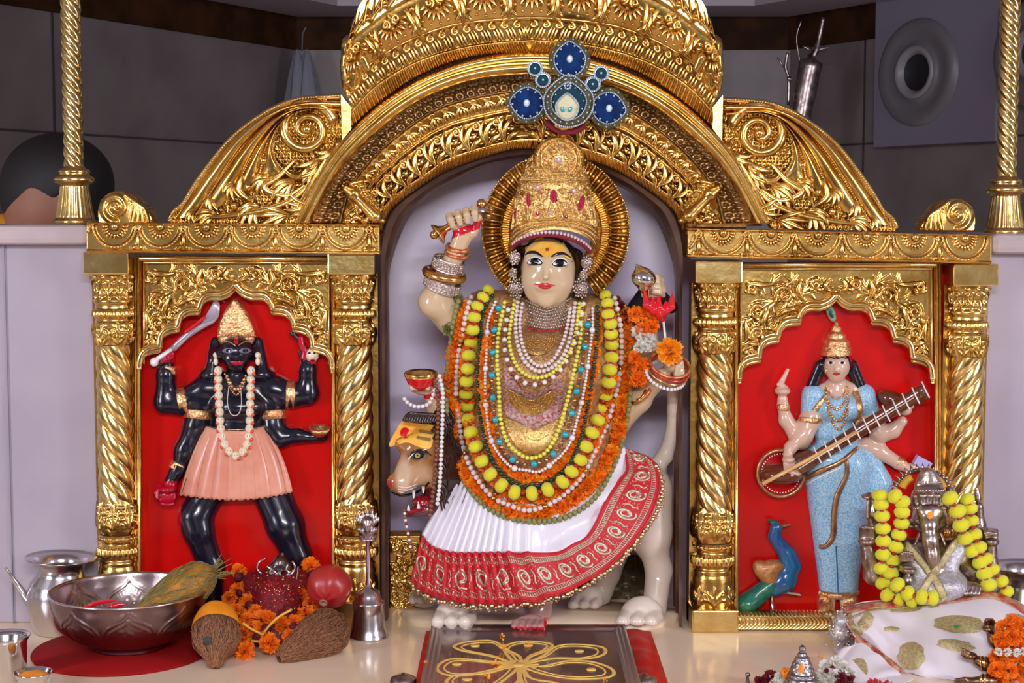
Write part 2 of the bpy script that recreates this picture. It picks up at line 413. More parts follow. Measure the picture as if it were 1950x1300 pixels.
# ceiling with a stepped cornice following the three walls
def cornice(a, b, nm, prof):
    mb = MB()
    for (t, z0, z1) in prof:
        p, q = off(a, b, t); p0 = np.array(a+(0,)); q0 = np.array(b+(0,))
        v = [(*p, z0), (*q, z0), (*q, z1), (*p, z1), (*a, z0), (*b, z0), (*b, z1), (*a, z1)]
        mb.add(v, [(0, 1, 2, 3), (4, 7, 6, 5), (0, 4, 5, 1), (3, 2, 6, 7), (0, 3, 7, 4), (1, 5, 6, 2)])
    return tag(mb.build(nm, CORN, None, False), kind='structure')
PR = [(.30, zt+.02, zt+.05), (.34, zt+.056, zt+.075), (.42, zt+.083, zt+.105), (.50, zt+.115, zt+.4)]
def inner(t):      # corner points of the band offset by t
    def isect(l1, l2):
        (p, q), (r, s) = l1, l2; p, q, r, s = map(np.array, (p, q, r, s)); d1 = q-p; d2 = s-r
        k = ((r-p)[0]*d2[1]-(r-p)[1]*d2[0])/(d1[0]*d2[1]-d1[1]*d2[0]); return tuple(p+d1*k)
    l = [off(LA, LB, t), off(LB, RB, t), off(RB, RA, t)]
    return [l[0][0], isect(l[0], l[1]), isect(l[1], l[2]), l[2][1]]
mb = MB()
for t, z0, z1 in PR:
    A = inner(t); B = [LA, LB, RB, RA]
    for i in range(3):
        v = [(*A[i], z0), (*A[i+1], z0), (*A[i+1], z1), (*A[i], z1), (*B[i], z0), (*B[i+1], z0), (*B[i+1], z1), (*B[i], z1)]
        mb.add(v, [(0, 1, 2, 3), (4, 7, 6, 5), (0, 4, 5, 1), (3, 2, 6, 7)])
tag(mb.build('trim_9', CORN, None, False), kind='structure')
mb = MB(); mb.box((0, .6, zt+.46), (3.2, 3.8, .03)); tag(mb.build('ceiling', CORN, None, False), kind='structure')
# altar top and the marble sides
mb = MB(); mb.box((0, .1, -.05), (2.2, 1.2, .05)); tag(mb.build('floor', MARF, None, False), kind='structure')
def slab(nm, x0, x1, y0, y1, z0, z1, m, bev=.004):
    mb = MB(); mb.box(((x0+x1)/2, (y0+y1)/2, (z0+z1)/2), ((x1-x0)/2, (y1-y0)/2, (z1-z0)/2)); o = mb.build(nm, m, None, False)
    b = o.modifiers.new('b', 'BEVEL'); b.width = bev; b.segments = 2; return o
ztop = P(80, 428, 0.0)[2]; ztr = P(1920, 445, 0.0)[2]
tag(slab('wall_side_left', xat(-200, .04), xat(197, .04), .045, .34, 0, ztop-.038, MARB), kind='structure')
tag(slab('wall_side_right', xat(1862, .04), xat(2150, .04), .045, .34, 0, ztr-.038, MARB), kind='structure')
LEDG = mat('pink_marble_ledge', (.56, .46, .45), .2, col2=(.46, .38, .39), vscale=5)
tag(slab('marble_ledge', xat(-200, .0), xat(167, .0), 0.0, .36, ztop-.038, ztop, LEDG, .012), 'pale marble ledge under the left twisted gold pole, beside the black deity shrine', 'ledge')
tag(slab('marble_ledge', xat(1890, .0), xat(2150, .0), 0.0, .36, ztr-.038, ztr, LEDG, .012), 'pale marble ledge under the right twisted gold pole', 'ledge')
# small groove line at the far left panel
tag(slab('trim_10', xat(3, .04), xat(6, .04), .040, .05, 0.0, ztop-.04, mat('grey_line', (.3, .28, .33), .5), .0005), kind='structure')
# air outlet panel on the right wall
WP = mat('off_white_plastic', (.17, .155, .20), .45); WP2 = mat('grey_plastic_ring', (.12, .11, .12), .4); BLK = mat('black_opening', (.004, .004, .005), .6)
d = np.array([RA[0]-RB[0], RA[1]-RB[1]]); d /= np.linalg.norm(d); nn = np.array([d[1], -d[0]])
def onright(px, py, t=0.0):
    """point on the right wall plane seen at a pixel, t metres in front of it"""
    u = (650-py)/FPX; r = np.array([(px-975)/FPX, CP+u*SP, -SP+u*CP]); p0 = np.array([RB[0]+nn[0]*t, RB[1]+nn[1]*t])
    k = ((p0-CAM_P[:2])@nn)/(r[:2]@nn); return CAM_P+k*r
ap = thing('air_outlet_panel', 'grey-white wall panel with two round black air nozzles behind the right gold pole', 'air outlet', tuple(onright(1800, 270, .0)))
c0 = onright(1663, 280, .05); c1 = onright(1663, 14, .05); 
mb = MB(); X3 = np.array([d[0], d[1], 0]); N3 = np.array([nn[0], nn[1], 0]); Z3 = np.array([0, 0, 1.])
L = .50; zz0, zz1 = c0[2], c1[2]+.1
o3 = np.array([c0[0], c0[1], 0])
v = [o3+X3*a+Z3*z-N3*b for b in (0, .045) for z in (zz0, zz1) for a in (0, L)]
mb.add(v, [(0, 1, 3, 2), (4, 6, 7, 5), (0, 4, 5, 1), (2, 3, 7, 6), (0, 2, 6, 4), (1, 5, 7, 3)]); mb.build('panel', WP, ap, False)
def nozzle(px, py):
    c = onright(px, py, .05); s = np.linalg.norm(c-CAM_P)/FPX
    mb = MB(); mb.lathe(c, [(98*s, 0), (96*s, .008), (86*s, .018), (72*s, .012), (60*s, .004), (52*s, .010), (46*s, .020), (40*s, .014)], 48, N3)
    nz_ = mb.build('nozzle_ring', WP2, ap)
    mb = MB(); mb.lathe(c, [(50*s, .010), (46*s, .022), (42*s, .024), (36*s, .016), (33*s, .004)], 40, N3); mb.build('inner_ring', mat('light_plastic_ring', (.20, .19, .20), .4), nz_)
    mb = MB(); mb.lathe(c+N3*.003, [(0.1*s, 0), (34*s, 0), (35*s, .003)], 32, N3); mb.build('opening', BLK, nz_)
nozzle(1748, 138); nozzle(1975, 100)
# twisted golden poles
def pole(label, px_top, px_bot, ybase):
    y = .10; base = P(px_bot, ybase, y); t = thing('twisted_pole', label, 'pole', tuple(base)); s = S(y)
    cx = xat(px_bot, y); H = 1.45-base[2]; z0 = base[2]+105*s
    nz, nt_ = 420, 40; zz = np.linspace(0, H, nz); th = np.linspace(0, 2*PI, nt_, endpoint=False)
    tw = zz[:, None]*2*PI/(105*s)
    R = 17.5*s*(1+.10*np.abs(np.cos(2.5*(th[None]+tw*.9)))*2-.10)
    G = np.stack([cx+R*np.cos(th), base[1]+R*np.sin(th), np.broadcast_to(z0+zz[:, None], R.shape)], -1)
    MB().grid(G, closev=True).build('shaft', GOLDS, t)
    mb = MB(); k = s
    prof = [(38, 0), (39, 3), (38, 6), (36, 8)]
    for i in range(18): f = i/17; prof.append((36-11*f**.7, 8+64*f))
    prof += [(30, 74), (36, 77), (38, 82), (36, 87), (30, 90), (27, 93), (30, 96), (28, 101), (22, 104), (18, 108)]
    th = np.linspace(0, 2*PI, 96, endpoint=False); pr = np.array(prof, float)*k
    R = pr[:, :1]*(1+np.where((pr[:, 1:2] > 8*k) & (pr[:, 1:2] < 73*k), .06*np.abs(np.sin(12*th[None])), 0)-.0)
    G = np.stack([cx+R*np.cos(th), base[1]+R*np.sin(th), np.broadcast_to(base[2]+pr[:, 1:2], R.shape)], -1)
    mb.grid(G, closev=True); mb.build('pole_base', GOLDS, t)
pole('left twisted gold pole with fluted base, in front of the dark-haired head', 143, 143, 425)
pole('right twisted gold pole with fluted base, in front of the air outlet panel', 1912, 1914, 444)
# person seen from behind, left
SK = mat('brown_skin', (.34, .15, .09), .55, sss=.1); HR = mat('black_hair', (.012, .010, .010), .6, bump=.5, bscale=300); SH = mat('orange_shirt', (.65, .28, .02), .8)  # skin is one even brown tone over the whole figure
yh = .75
pr = [ell((108, 350, yh), (98, 95, 84), .02), ell((95, 395, yh-.01), (86, 85, 70), .02), cap((85, 420, yh), (70, 560, yh), 60, 75, .03), cap((90, 640, yh), (10, 640, yh), 120, 110, .05),
      cap((128, 385, yh-.105), (122, 418, yh-.10), 10, 7, .01), cap((128, 372, yh-.098), (116, 380, yh-.095), 9, 9, .01)]
Vt, Fc = sculpt(pr, .008)
pp = mk('person', Vt, Fc, SK, None); tag(pp, 'person with short black hair and orange shirt, seen from behind past the left pole', 'person')
Vt, Fc = sculpt([ell((110, 350, yh-.01), (106, 88, 96), .02), ell((70, 380, yh-.02), (66, 66, 74), .02), ell((100, 445, yh-.10), (95, 52, 60), .015, 'cut'), ell((135, 405, yh-.11), (30, 34, 40), .01, 'cut')], .008)
mk('hair', Vt, Fc, HR, pp)
Vt, Fc = sculpt([cap((70, 600, yh), (-40, 600, yh), 105, 110, .04), cap((100, 600, yh), (190, 640, yh), 90, 80, .04), cap((30, 470, yh), (-40, 480, yh), 55, 55, .04), ell((10, 455, yh), (70, 40, 48), .02)], .01)
mk('shirt', Vt, Fc, SH, pp)
# folded translucent umbrella hung in the left corner, ribbed silver ornament in the right corner
mb = MB(); c = P(575, 98, 2.36); s = S(2.36); mb.tube([c, c+[0, .02, .06], c+[0, .10, .09]], .003, 6); th = np.linspace(0, 2*PI, 60, endpoint=False)
for dx in (-9, 9):
    pr = [(2, 4), (6, -4), (14, -40), (22, -90), (28, -160), (30, -230)]
    G = [[(c[0]+dx*s+r*s*(1+.18*np.sign(math.sin(6*t)))*math.cos(t), c[1]+r*s*math.sin(t), c[2]+h*s) for t in th] for r, h in pr]
    mb.grid(G, closev=True)
tag(mb.build('hanging_cloth', mat('pale_blue_net', (.16, .17, .20), .6), None), 'pale pleated net hanging in the dark corner left of the arch', 'cloth')
t = thing('silver_staff', 'tarnished silver ceremonial staff hanging in the dark corner right of the arch', 'staff', tuple(P(1530, 190, 2.0)))
mb = MB(); tubepx(mb, catmull([(1568, 34, ), (1556, 90), (1545, 118), (1528, 200), (1515, 300)], 6), [4]*6+[6]*6+[22]*6+[20]*7, 2.0, 14); mb.build('shaft', DSILV, t)
mb = MB(); tubepx(mb, [(1540, 110), (1560, 94), (1580, 90)], [6, 4, 1], 2.0); tubepx(mb, [(1545, 95), (1528, 88)], [5, 1], 2.0); tubepx(mb, catmull([(1526, 40), (1517, 70), (1522, 110), (1530, 140)], 4), 1.5, 2.02, 5)
mb.build('finial', DSILV, t)
mb = MB(); tubepx(mb, catmull([(1500, 100), (1496, 128), (1502, 150), (1501, 200)], 4), [3]*13, 2.0, 6); mb.ball(P(1503, 150, 1.99), 5*S(2)); tubepx(mb, [(1480, 110), (1494, 130)], 2, 2.0, 5)
mb.build('cord', DSILV, t)
# ================================================================== gilded arch
CX = 1013.0
def full(c, n=110):
    c = np.asarray(c, float); l = catmull(c, 6); r = l[::-1]*[-1, 1]+[2*CX, 0]
    return resample(np.vstack([l, r[1:]]), n)
def circ(y1):      # outer line of the smooth moulding
    a = np.linspace(math.acos(-452/474.), PI/2, 20); return [(1013+474*math.cos(q), 572-474*math.sin(q)) for q in a]
cA = circ(0); cA[0] = (558, 425)
cB = [(588, 425), (644, 325), (696, 268), (770, 207), (840, 170), (920, 147), (1013, 139)]
cC = [(650, 425), (672, 352), (730, 283), (810, 222), (870, 195), (960, 177), (1013, 173)]
cD = [(690, 425), (700, 362), (742, 314), (800, 267), (860, 235), (956, 211), (1013, 207)]
cE = [(722, 425), (732, 396), (762, 368), (816, 331), (860, 303), (961, 273), (1013, 268)]
cF = [(727, 445), (745, 402), (790, 364), (860, 322), (961, 289), (1013, 284)]
cA2 = [(668, 213), (720, 160), (800, 115), (900, 87), (1013, 76)]
cA3 = [(660, 165), (700, 125), (770, 80), (860, 47), (960, 35), (1013, 33)]
cA4 = [(652, 128), (660, 84), (700, 50), (770, 0), (860, -35), (960, -50), (1013, -52)]
cA5 = [(676, 60), (684, 10), (720, -30), (780, -70), (860, -95), (960, -105), (1013, -108)]
def band(ca, cb, nu, nv, prof, deco=None, name='band', m=GOLD, y0=0.0, parent=None, back=.03):
    A = full(ca, nu); B = full(cb, nu); v = np.linspace(0, 1, nv)[:, None]
    X = A[:, 0]*(1-v)+B[:, 0]*v; Y = A[:, 1]*(1-v)+B[:, 1]*v
    v2 = np.broadcast_to(v, X.shape); H = np.broadcast_to(prof(v2), X.shape).copy()
    if deco:
        d = np.r_[0, np.cumsum(np.linalg.norm(np.diff((A+B)/2, axis=0), axis=1))]; W = np.linalg.norm(A-B, axis=1).mean()
        U = np.broadcast_to(d-d[-1]/2, X.shape)
        H = H+emboss(U, v2*W, deco(d[-1]/2, W))
    return relief(name, X, Y, H, y0, m, parent, back=back)
def bandmap(ca, cb):
    A = full(ca, 400); B = full(cb, 400); d = np.r_[0, np.cumsum(np.linalg.norm(np.diff((A+B)/2, axis=0), axis=1))]; L = d[-1]/2; W = np.linalg.norm(A-B, axis=1).mean(); d = d-L
    def fx(q):
        q = np.asarray(q, float); u = np.clip(q[:, 0], -L, L); t = q[:, 1]/W; a = np.stack([np.interp(u, d, A[:, 0]), np.interp(u, d, A[:, 1])], 1); b = np.stack([np.interp(u, d, B[:, 0]), np.interp(u, d, B[:, 1])], 1); return a*(1-t)[:, None]+b*t[:, None]
    return fx, L, W
def tubefx(mb, pts, r, y, fx, n=8):
    q = fx(np.asarray(pts, float)); mb.tube(PV(q[:, 0], q[:, 1], np.full(len(q), y)), np.asarray(r)*S(), n)
def ballfx(mb, u, v, r, y, fx):
    q = fx(np.array([[u, v]]))[0]; mb.ball(P(q[0], q[1], y), r*S(), 5)
arch = thing('arch', 'tall carved golden arch framing the garlanded central goddess', 'arch', tuple(P(1013, 440, 0)))
sn = lambda v: np.sin(PI*v)
band(cA, cB, 260, 16, lambda v: .045+.016*sn(np.clip(v*1.9, 0, 1))+.013*sn(np.clip(v*1.9-.9, 0, 1)), None, 'smooth_moulding', GOLDS, -.01, arch)
def d_scallop(L, W):
    out = []; n = int(2*L/22); 
    for i in range(-n//2, n//2+1):
        u = i*22
        out.append((spiral(u, W*.22, 9, .5, PI, 1, 9, 1.0), 2, 2, .009)); out.append(([(u, W*.2)], 5, 5, .004))
        out.append(([(u, W*.50)], 6.5, 6.5, .014)); out.append(([(u+11, W*.42)], 4.5, 4.5, .011)); out.append(([(u, W*.80)], 4.5, 4.5, .012)); out.append(([(u+11, W*.72)], 4.5, 4.5, .009))
    out.append(([(-L, W-2), (L, W-2)], 2, 2, .006)); return out
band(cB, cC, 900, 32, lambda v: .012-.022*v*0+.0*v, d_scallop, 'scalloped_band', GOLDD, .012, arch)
def d_leafrow(L, W, st=20, lean=.35):
    out = []; n = int(L/st)
    for i in range(-n, n+1):
        u = i*st; s = 1 if i >= 0 else -1
        for k, dx in enumerate((-6, -2, 2, 6)):
            out.append(([(u+dx*.5, W*.95), (u+dx+s*lean*W*.3, W*.5), (u+dx*1.2+s*lean*W*.8, W*.1)], 1.5, 2.6, .008-.001*abs(dx)*.4))
        out.append((spiral(u+s*lean*W*.8, W*.2, 6, 1.0, 0, s, 9), 1.8, 1.4, .010))
    return out
band(cC, cD, 500, 16, lambda v: .0+.014*v, None, 'inner_leaf_band', GOLD, .0, arch)
fx, L, W = bandmap(cC, cD); mb = MB(); n_ = int(L/27)
for i in range(-n_, n_+1):
    s = 1 if i >= 0 else -1; u = i*27.0
    for k, (a, b) in enumerate(((-2, 12), (5, 18), (12, 24), (-8, 6))): leafpatch(mb, [(u+s*a, W*.95), (u+s*(a-2), W*.55), (u-s*(b-16), W*.12)], 4.6, .010, -.006-.002*k, fx=fx)
    tubefx(mb, spiral(u+s*2, W*.26, 7, 1.3, 0, s, 14, .2), np.linspace(3, 1.6, 14), -.014, fx)
mb.build('leaf_row', GOLD, arch)
def d_scroll(L, W):
    out = [([(-L, 2.5), (L, 2.5)], 2.5, 2.5, .010), ([(-L, W-2), (L, W-2)], 2, 2, .006)]; st = 46; n = int(L/st)+1
    for i in range(-n, n+1):
        s = 1 if i >= 0 else -1; u = i*st*1.0; f = i % 2
        c = W*.36 if f else W*.64
        out.append((np.vstack([[(u-s*26, W-c)], spiral(u, c, 16, 1.5, PI if s > 0 else 0, s if f else -s)]), 4.0, 2.0, .013))
        out.append(([(u, c)], 4, 4, .011)); out.append(([(u+s*23, W*.5)], 5.5, 5.5, .009))
        out += leaf(u+s*6, W-c+2, (PI/2 if f else -PI/2)+s*.6, 18, 3.4, 5, .009)
        out.append(([(u+s*12, 8), (u+s*22, 16)], 3, 2, .008))
    return out
band(cD, cE, 900, 30, lambda v: .014+.002*sn(v*9), lambda L, W: [([(-L, 2.5), (L, 2.5)], 2.5, 2.5, .006), ([(-L, W-2), (L, W-2)], 2, 2, .005)], 'scroll_band', GOLD, .0, arch)
fx, L, W = bandmap(cD, cE); mb = MB(); n_ = int(L/38)
for i in range(-n_, n_+1):
    s = 1 if i >= 0 else -1; u = i*38.0; y1 = -.016; T_ = lambda *p: [(u+s*a, W*b) for a, b in p]
    leafpatch(mb, T_((22, .96), (16, .62), (4, .36), (-12, .20)), 8, .014, y1, fx=fx, n=20); leafpatch(mb, T_((20, .9), (24, .6), (20, .36), (8, .14)), 6, .012, y1-.003, fx=fx)
    leafpatch(mb, T_((16, .95), (4, .78), (-8, .72), (-16, .58)), 6, .010, y1-.002, fx=fx); leafpatch(mb, T_((10, .55), (0, .58), (-8, .48)), 4.5, .009, y1-.008, fx=fx)
    tubefx(mb, spiral(u-s*10, W*.30, 9, 1.4, -PI/2, -s, 16, .2), np.linspace(3.4, 1.8, 16), y1-.010, fx); ballfx(mb, u-s*10, W*.30, 3.5, y1-.010, fx); ballfx(mb, u+s*14, W*.24, 4.5, y1-.006, fx)
mb.build('scroll_leaves', GOLD, arch)
def d_rope(L, W):
    n = int(L/5); return [([(i*8.0, 0.5), (i*8.0+4*(1 if i > 0 else -1), W*.75)], 3.2, 3.2, .008) for i in range(-n, n+1)]
band(cE, cF, 1100, 12, lambda v: .016-.016*v, d_rope, 'rope_trim', GOLDS, .0, arch)
def d_rope2(L, W):
    n = int(L/9); out = [([(-L, 1.5), (L, 1.5)], 1.6, 1.6, .006)]
    for i in range(-n, n+1): s = 1 if i >= 0 else -1; out += [([(i*9.5, W*.95), (i*9.5+s*7, W*.25)], 3.6, 2.6, .012)]
    return out
band(cA2, cA, 900, 16, lambda v: .050-.01*v, d_rope2, 'bead_band', GOLD, -.012, arch) if False else None
def trimmed(c, ytop):      # bands above the moulding stop at the side blocks
    return [p for p in c if p[0] > 662]
cAt = [(668, 243), (720, 196), (800, 142), (900, 107), (1013, 98)]
band(cA2, cAt, 900, 16, lambda v: .052-.014*v, d_rope2, 'bead_band', GOLD, -.012, arch)
def d_ll(L, W):
    out = [([(-L, 1.5), (L, 1.5)], 2.2, 2.2, .010)]; st = 21; n = int(L/st)
    for i in range(-n, n+1):
        s = 1 if i >= 0 else -1; u = i*st+s*4
        for k in (-1, 0, 1): out.append(([(u+k*4.5-s*14, W), (u+k*5.5-s*9, W*.6), (u+k*6, W*.22)], 1.6, 3.4, .013-.003*abs(k)))
        out.append((spiral(u+s*2, W*.28, 8, 1.2, -PI/2, s, 14), 2.4, 1.6, .015)); out.append(([(u+s*2, W*.28)], 3.5, 3.5, .017))
    return out
band(cA3, cA2, 500, 14, lambda v: .058-.014*v, lambda L, W: [([(-L, 1.5), (L, 1.5)], 2.4, 2.4, .007)], 'leaf_band', GOLD, -.012, arch)
fx, L, W = bandmap(cA3, cA2); mb = MB(); n_ = int(L/24)
for i in range(-n_, n_+1):
    s = 1 if i >= 0 else -1; u = i*24.0
    for k in (-1, 0, 1): leafpatch(mb, [(u+k*6.5-s*14, W*.99), (u+k*6.5-s*8, W*.6), (u+k*6+s*1, W*.22)], 3.6, .009, -.060, fx=fx)
    tubefx(mb, spiral(u+s*3, W*.30, 8, 1.3, -PI/2, s, 16, .2), np.linspace(3.4, 1.8, 16), -.072, fx); ballfx(mb, u+s*3, W*.30, 3.6, -.074, fx)
mb.build('leaf_row', GOLD, arch)
def d_crest(L, W):
    out = []; st = 92.0; n = int(L/st)+1
    for i in range(-n, n+1):
        u = i*st
        out.append((spiral(u, W*.42, 34, .5, 0, 1, 12, 1.0), 5, 5, .014))
        for k in range(-4, 5):
            a = PI/2+k*.30; out.append(([(u+12*math.cos(a), W*.42+12*math.sin(a)), (u+30*math.cos(a), W*.42+30*math.sin(a))], 2.0, 4.2, .016))
        out.append((spiral(u-9, W*.46, 8, 1.2, 0, 1, 14), 2.6, 1.6, .024)); out.append((spiral(u+9, W*.46, 8, 1.2, PI, -1, 14), 2.6, 1.6, .024)); out.append(([(u, W*.30)], 6, 6, .028))
        v = u+st/2
        out += [([(v-10, W*.02), (v, W*.5), (v+14, W*.96)], 9, 4, .016), ([(v-4, W*.02), (v+8, W*.5), (v+24, W*.94)], 3, 2, .026), ([(v+12, W*.02), (v+4, W*.4), (v+2, W*.8)], 6, 3, .022)]
        for k in range(5): out.append(([(u-22+k*11, W*.12)], 4.5, 4.5, .014))
    return out
band(cA4, cA3, 500, 30, lambda v: .060+.030*np.cos(v*PI/2), None, 'shell_crest', GOLD, -.015, arch, .08)
fx, L, W = bandmap(cA4, cA3); mb = MB(); n_ = int(L/92)
for i in range(-n_, n_+1):
    u = i*92.0; y1 = -.092
    for k in range(9): a = PI/2+(k-4)*.33; leafpatch(mb, [(u+9*math.cos(a), W*.30+9*math.sin(a)), (u+24*math.cos(a), W*.30+24*math.sin(a)), (u+(40-abs(k-4))*math.cos(a), W*.30+(40-abs(k-4))*math.sin(a))], 5.8, .013, y1+.004, curl_=.5, fx=fx)
    for s in (-1, 1): tubefx(mb, spiral(u+s*11, W*.32, 9, 1.5, PI/2, s, 18, .2), np.linspace(4, 2, 18), y1-.014, fx); leafpatch(mb, [(u+s*46, W*.98), (u+s*40, W*.60), (u+s*34, W*.25), (u+s*18, W*.04)], 9, .018, y1+.004, fx=fx, n=20); leafpatch(mb, [(u+s*30, W*.94), (u+s*42, W*.80), (u+s*46, W*.55)], 6, .012, y1, fx=fx)
    ballfx(mb, u, W*.20, 7, y1-.012, fx); ballfx(mb, u+46, W*.30, 7, y1-.008, fx)
    leafpatch(mb, [(u+46, W*.96), (u+50, W*.62), (u+44, W*.3)], 7, .014, y1-.006, fx=fx); ballfx(mb, u, W*.52, 4, y1-.016, fx)
    for k in range(7): a = PI/2+(k-3)*.42; ballfx(mb, u+46*math.cos(a)*.95, W*.30+44*math.sin(a), 3.4, y1-.004, fx)
mb.build('shell_leaves', GOLD, arch)
def d_top(L, W):
    out = []
    for i in range(-20, 21): out += leaf(i*40, W*.9, -PI/2, 34, 5, 5, .018); out.append(([(i*40+20, W*.3), (i*40+20, W*.8)], 4, 4, .014))
    return out
band(cA5, cA4, 700, 36, lambda v: .12-.0*v, d_top, 'upper_crest', GOLD, -.015, arch, .1)
# side blocks, leaf drops at the crest ends
mb = MB()
for s_ in (-1, 1):
    X0 = CX+s_*(CX-650); X1 = CX+s_*(CX-670)
    x0, x1 = min(X0, X1), max(X0, X1)
    X, Y = rect_grid(x0, 178, x1, 262, 3); Pt = PV(X, Y, -.055)
for s_, nm in ((1, 'left'), (-1, 'right')):
    fx = (lambda x: x) if s_ == 1 else (lambda x: 2*CX-x)
    a = [V(fx(649), 180, -.06), V(fx(669), 205, -.06), V(fx(669), 245, -.06), V(fx(651), 268, -.06)]
    b = [Vector((q.x, .06, q.z)) for q in a]
    mb = MB(); mb.add(a+b, [(0, 1, 2, 3), (7, 6, 5, 4), (0, 4, 5, 1), (1, 5, 6, 2), (2, 6, 7, 3), (3, 7, 4, 0)]); mb.build('side_block', GOLDS, arch, False)
    pr = [ell((fx(672), 128, -.06), (24, 28, 48), .01), ell((fx(664), 88, -.07), (14, 25, 20), .01), ell((fx(666), 160, -.05), (14, 20, 24), .01), ell((fx(690), 60, -.08), (22, 25, 34), .01)]
    for k in range(5): pr.append(cap((fx(682-k*4), 80+k*4, -.10), (fx(672-k*4), 168-k*5, -.08), 4, 5, .004))
    pr += [cap((fx(690), 110, -.115), (fx(700), 130, -.11), 9, 7, .004)]
    Vt, Fc = sculpt(pr, .0028); mk('leaf_boss', Vt, Fc, GOLD, arch)
# soffit: brown metal reveal from the front edge to the back opening
cG = [(741, 560), (745, 500), (775, 420), (818, 372), (860, 348), (928, 315), (1013, 303)]
cFs = [(727, 560), (727, 470), (748, 404), (790, 366), (860, 324), (961, 291), (1013, 286)]
A = full(cFs, 120); B = full(cG, 120)
A = np.vstack([[727, 1215], [727, 900], A, [2*CX-727, 900], [2*CX-727, 1215]]); B = np.vstack([[744, 1160], [743, 880], B, [2*CX-743, 880], [2*CX-744, 1160]])
g = []
for k, (t, yy) in enumerate(((0, -.002), (.0, .01), (.35, .015), (.4, .06), (.75, .065), (.8, .17), (1, .18), (1.02, .24))):
    q = A*(1-t)+B*t; g.append(PV(q[:, 0], q[:, 1], yy))
# spread depth properly: keep the front ring at y=0 and the back ring at y=.24
mb = MB().grid(np.array(g)); mb.build('brown_reveal', BROWNG, arch)
# spandrel back plate closing the arch behind its bands
poly = np.vstack([full(cA, 80), full(cF, 80)[::-1]])
X, Y = rect_grid(540, 60, 1486, 445, 5)
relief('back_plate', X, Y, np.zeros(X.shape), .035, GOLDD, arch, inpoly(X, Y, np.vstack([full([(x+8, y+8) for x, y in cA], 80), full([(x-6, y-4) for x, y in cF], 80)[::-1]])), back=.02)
# bud brackets at the springing of the arch
for s_ in (1, -1):
    fx = (lambda x: x) if s_ == 1 else (lambda x: 2*CX-x)
    mb = MB()
    pr = [cap((fx(676), 372, -.03), (fx(715), 412, -.035), 9, 13, .004), cap((fx(672), 368, -.03), (fx(660), 360, -.03), 14, 8, .004)]
    for k in range(7): pr.append(cap((fx(668+k*2), 350+k*9, -.02), (fx(690+k*6), 345+k*9, -.03), 5, 4, .003))
    for k in range(5): pr.append(ell((fx(662+k*16), 420-(k % 2)*6, -.03), (9, 9, 7), .003))
    Vt, Fc = sculpt(pr, .0022); mk('bud_bracket', Vt, Fc, GOLD, arch)
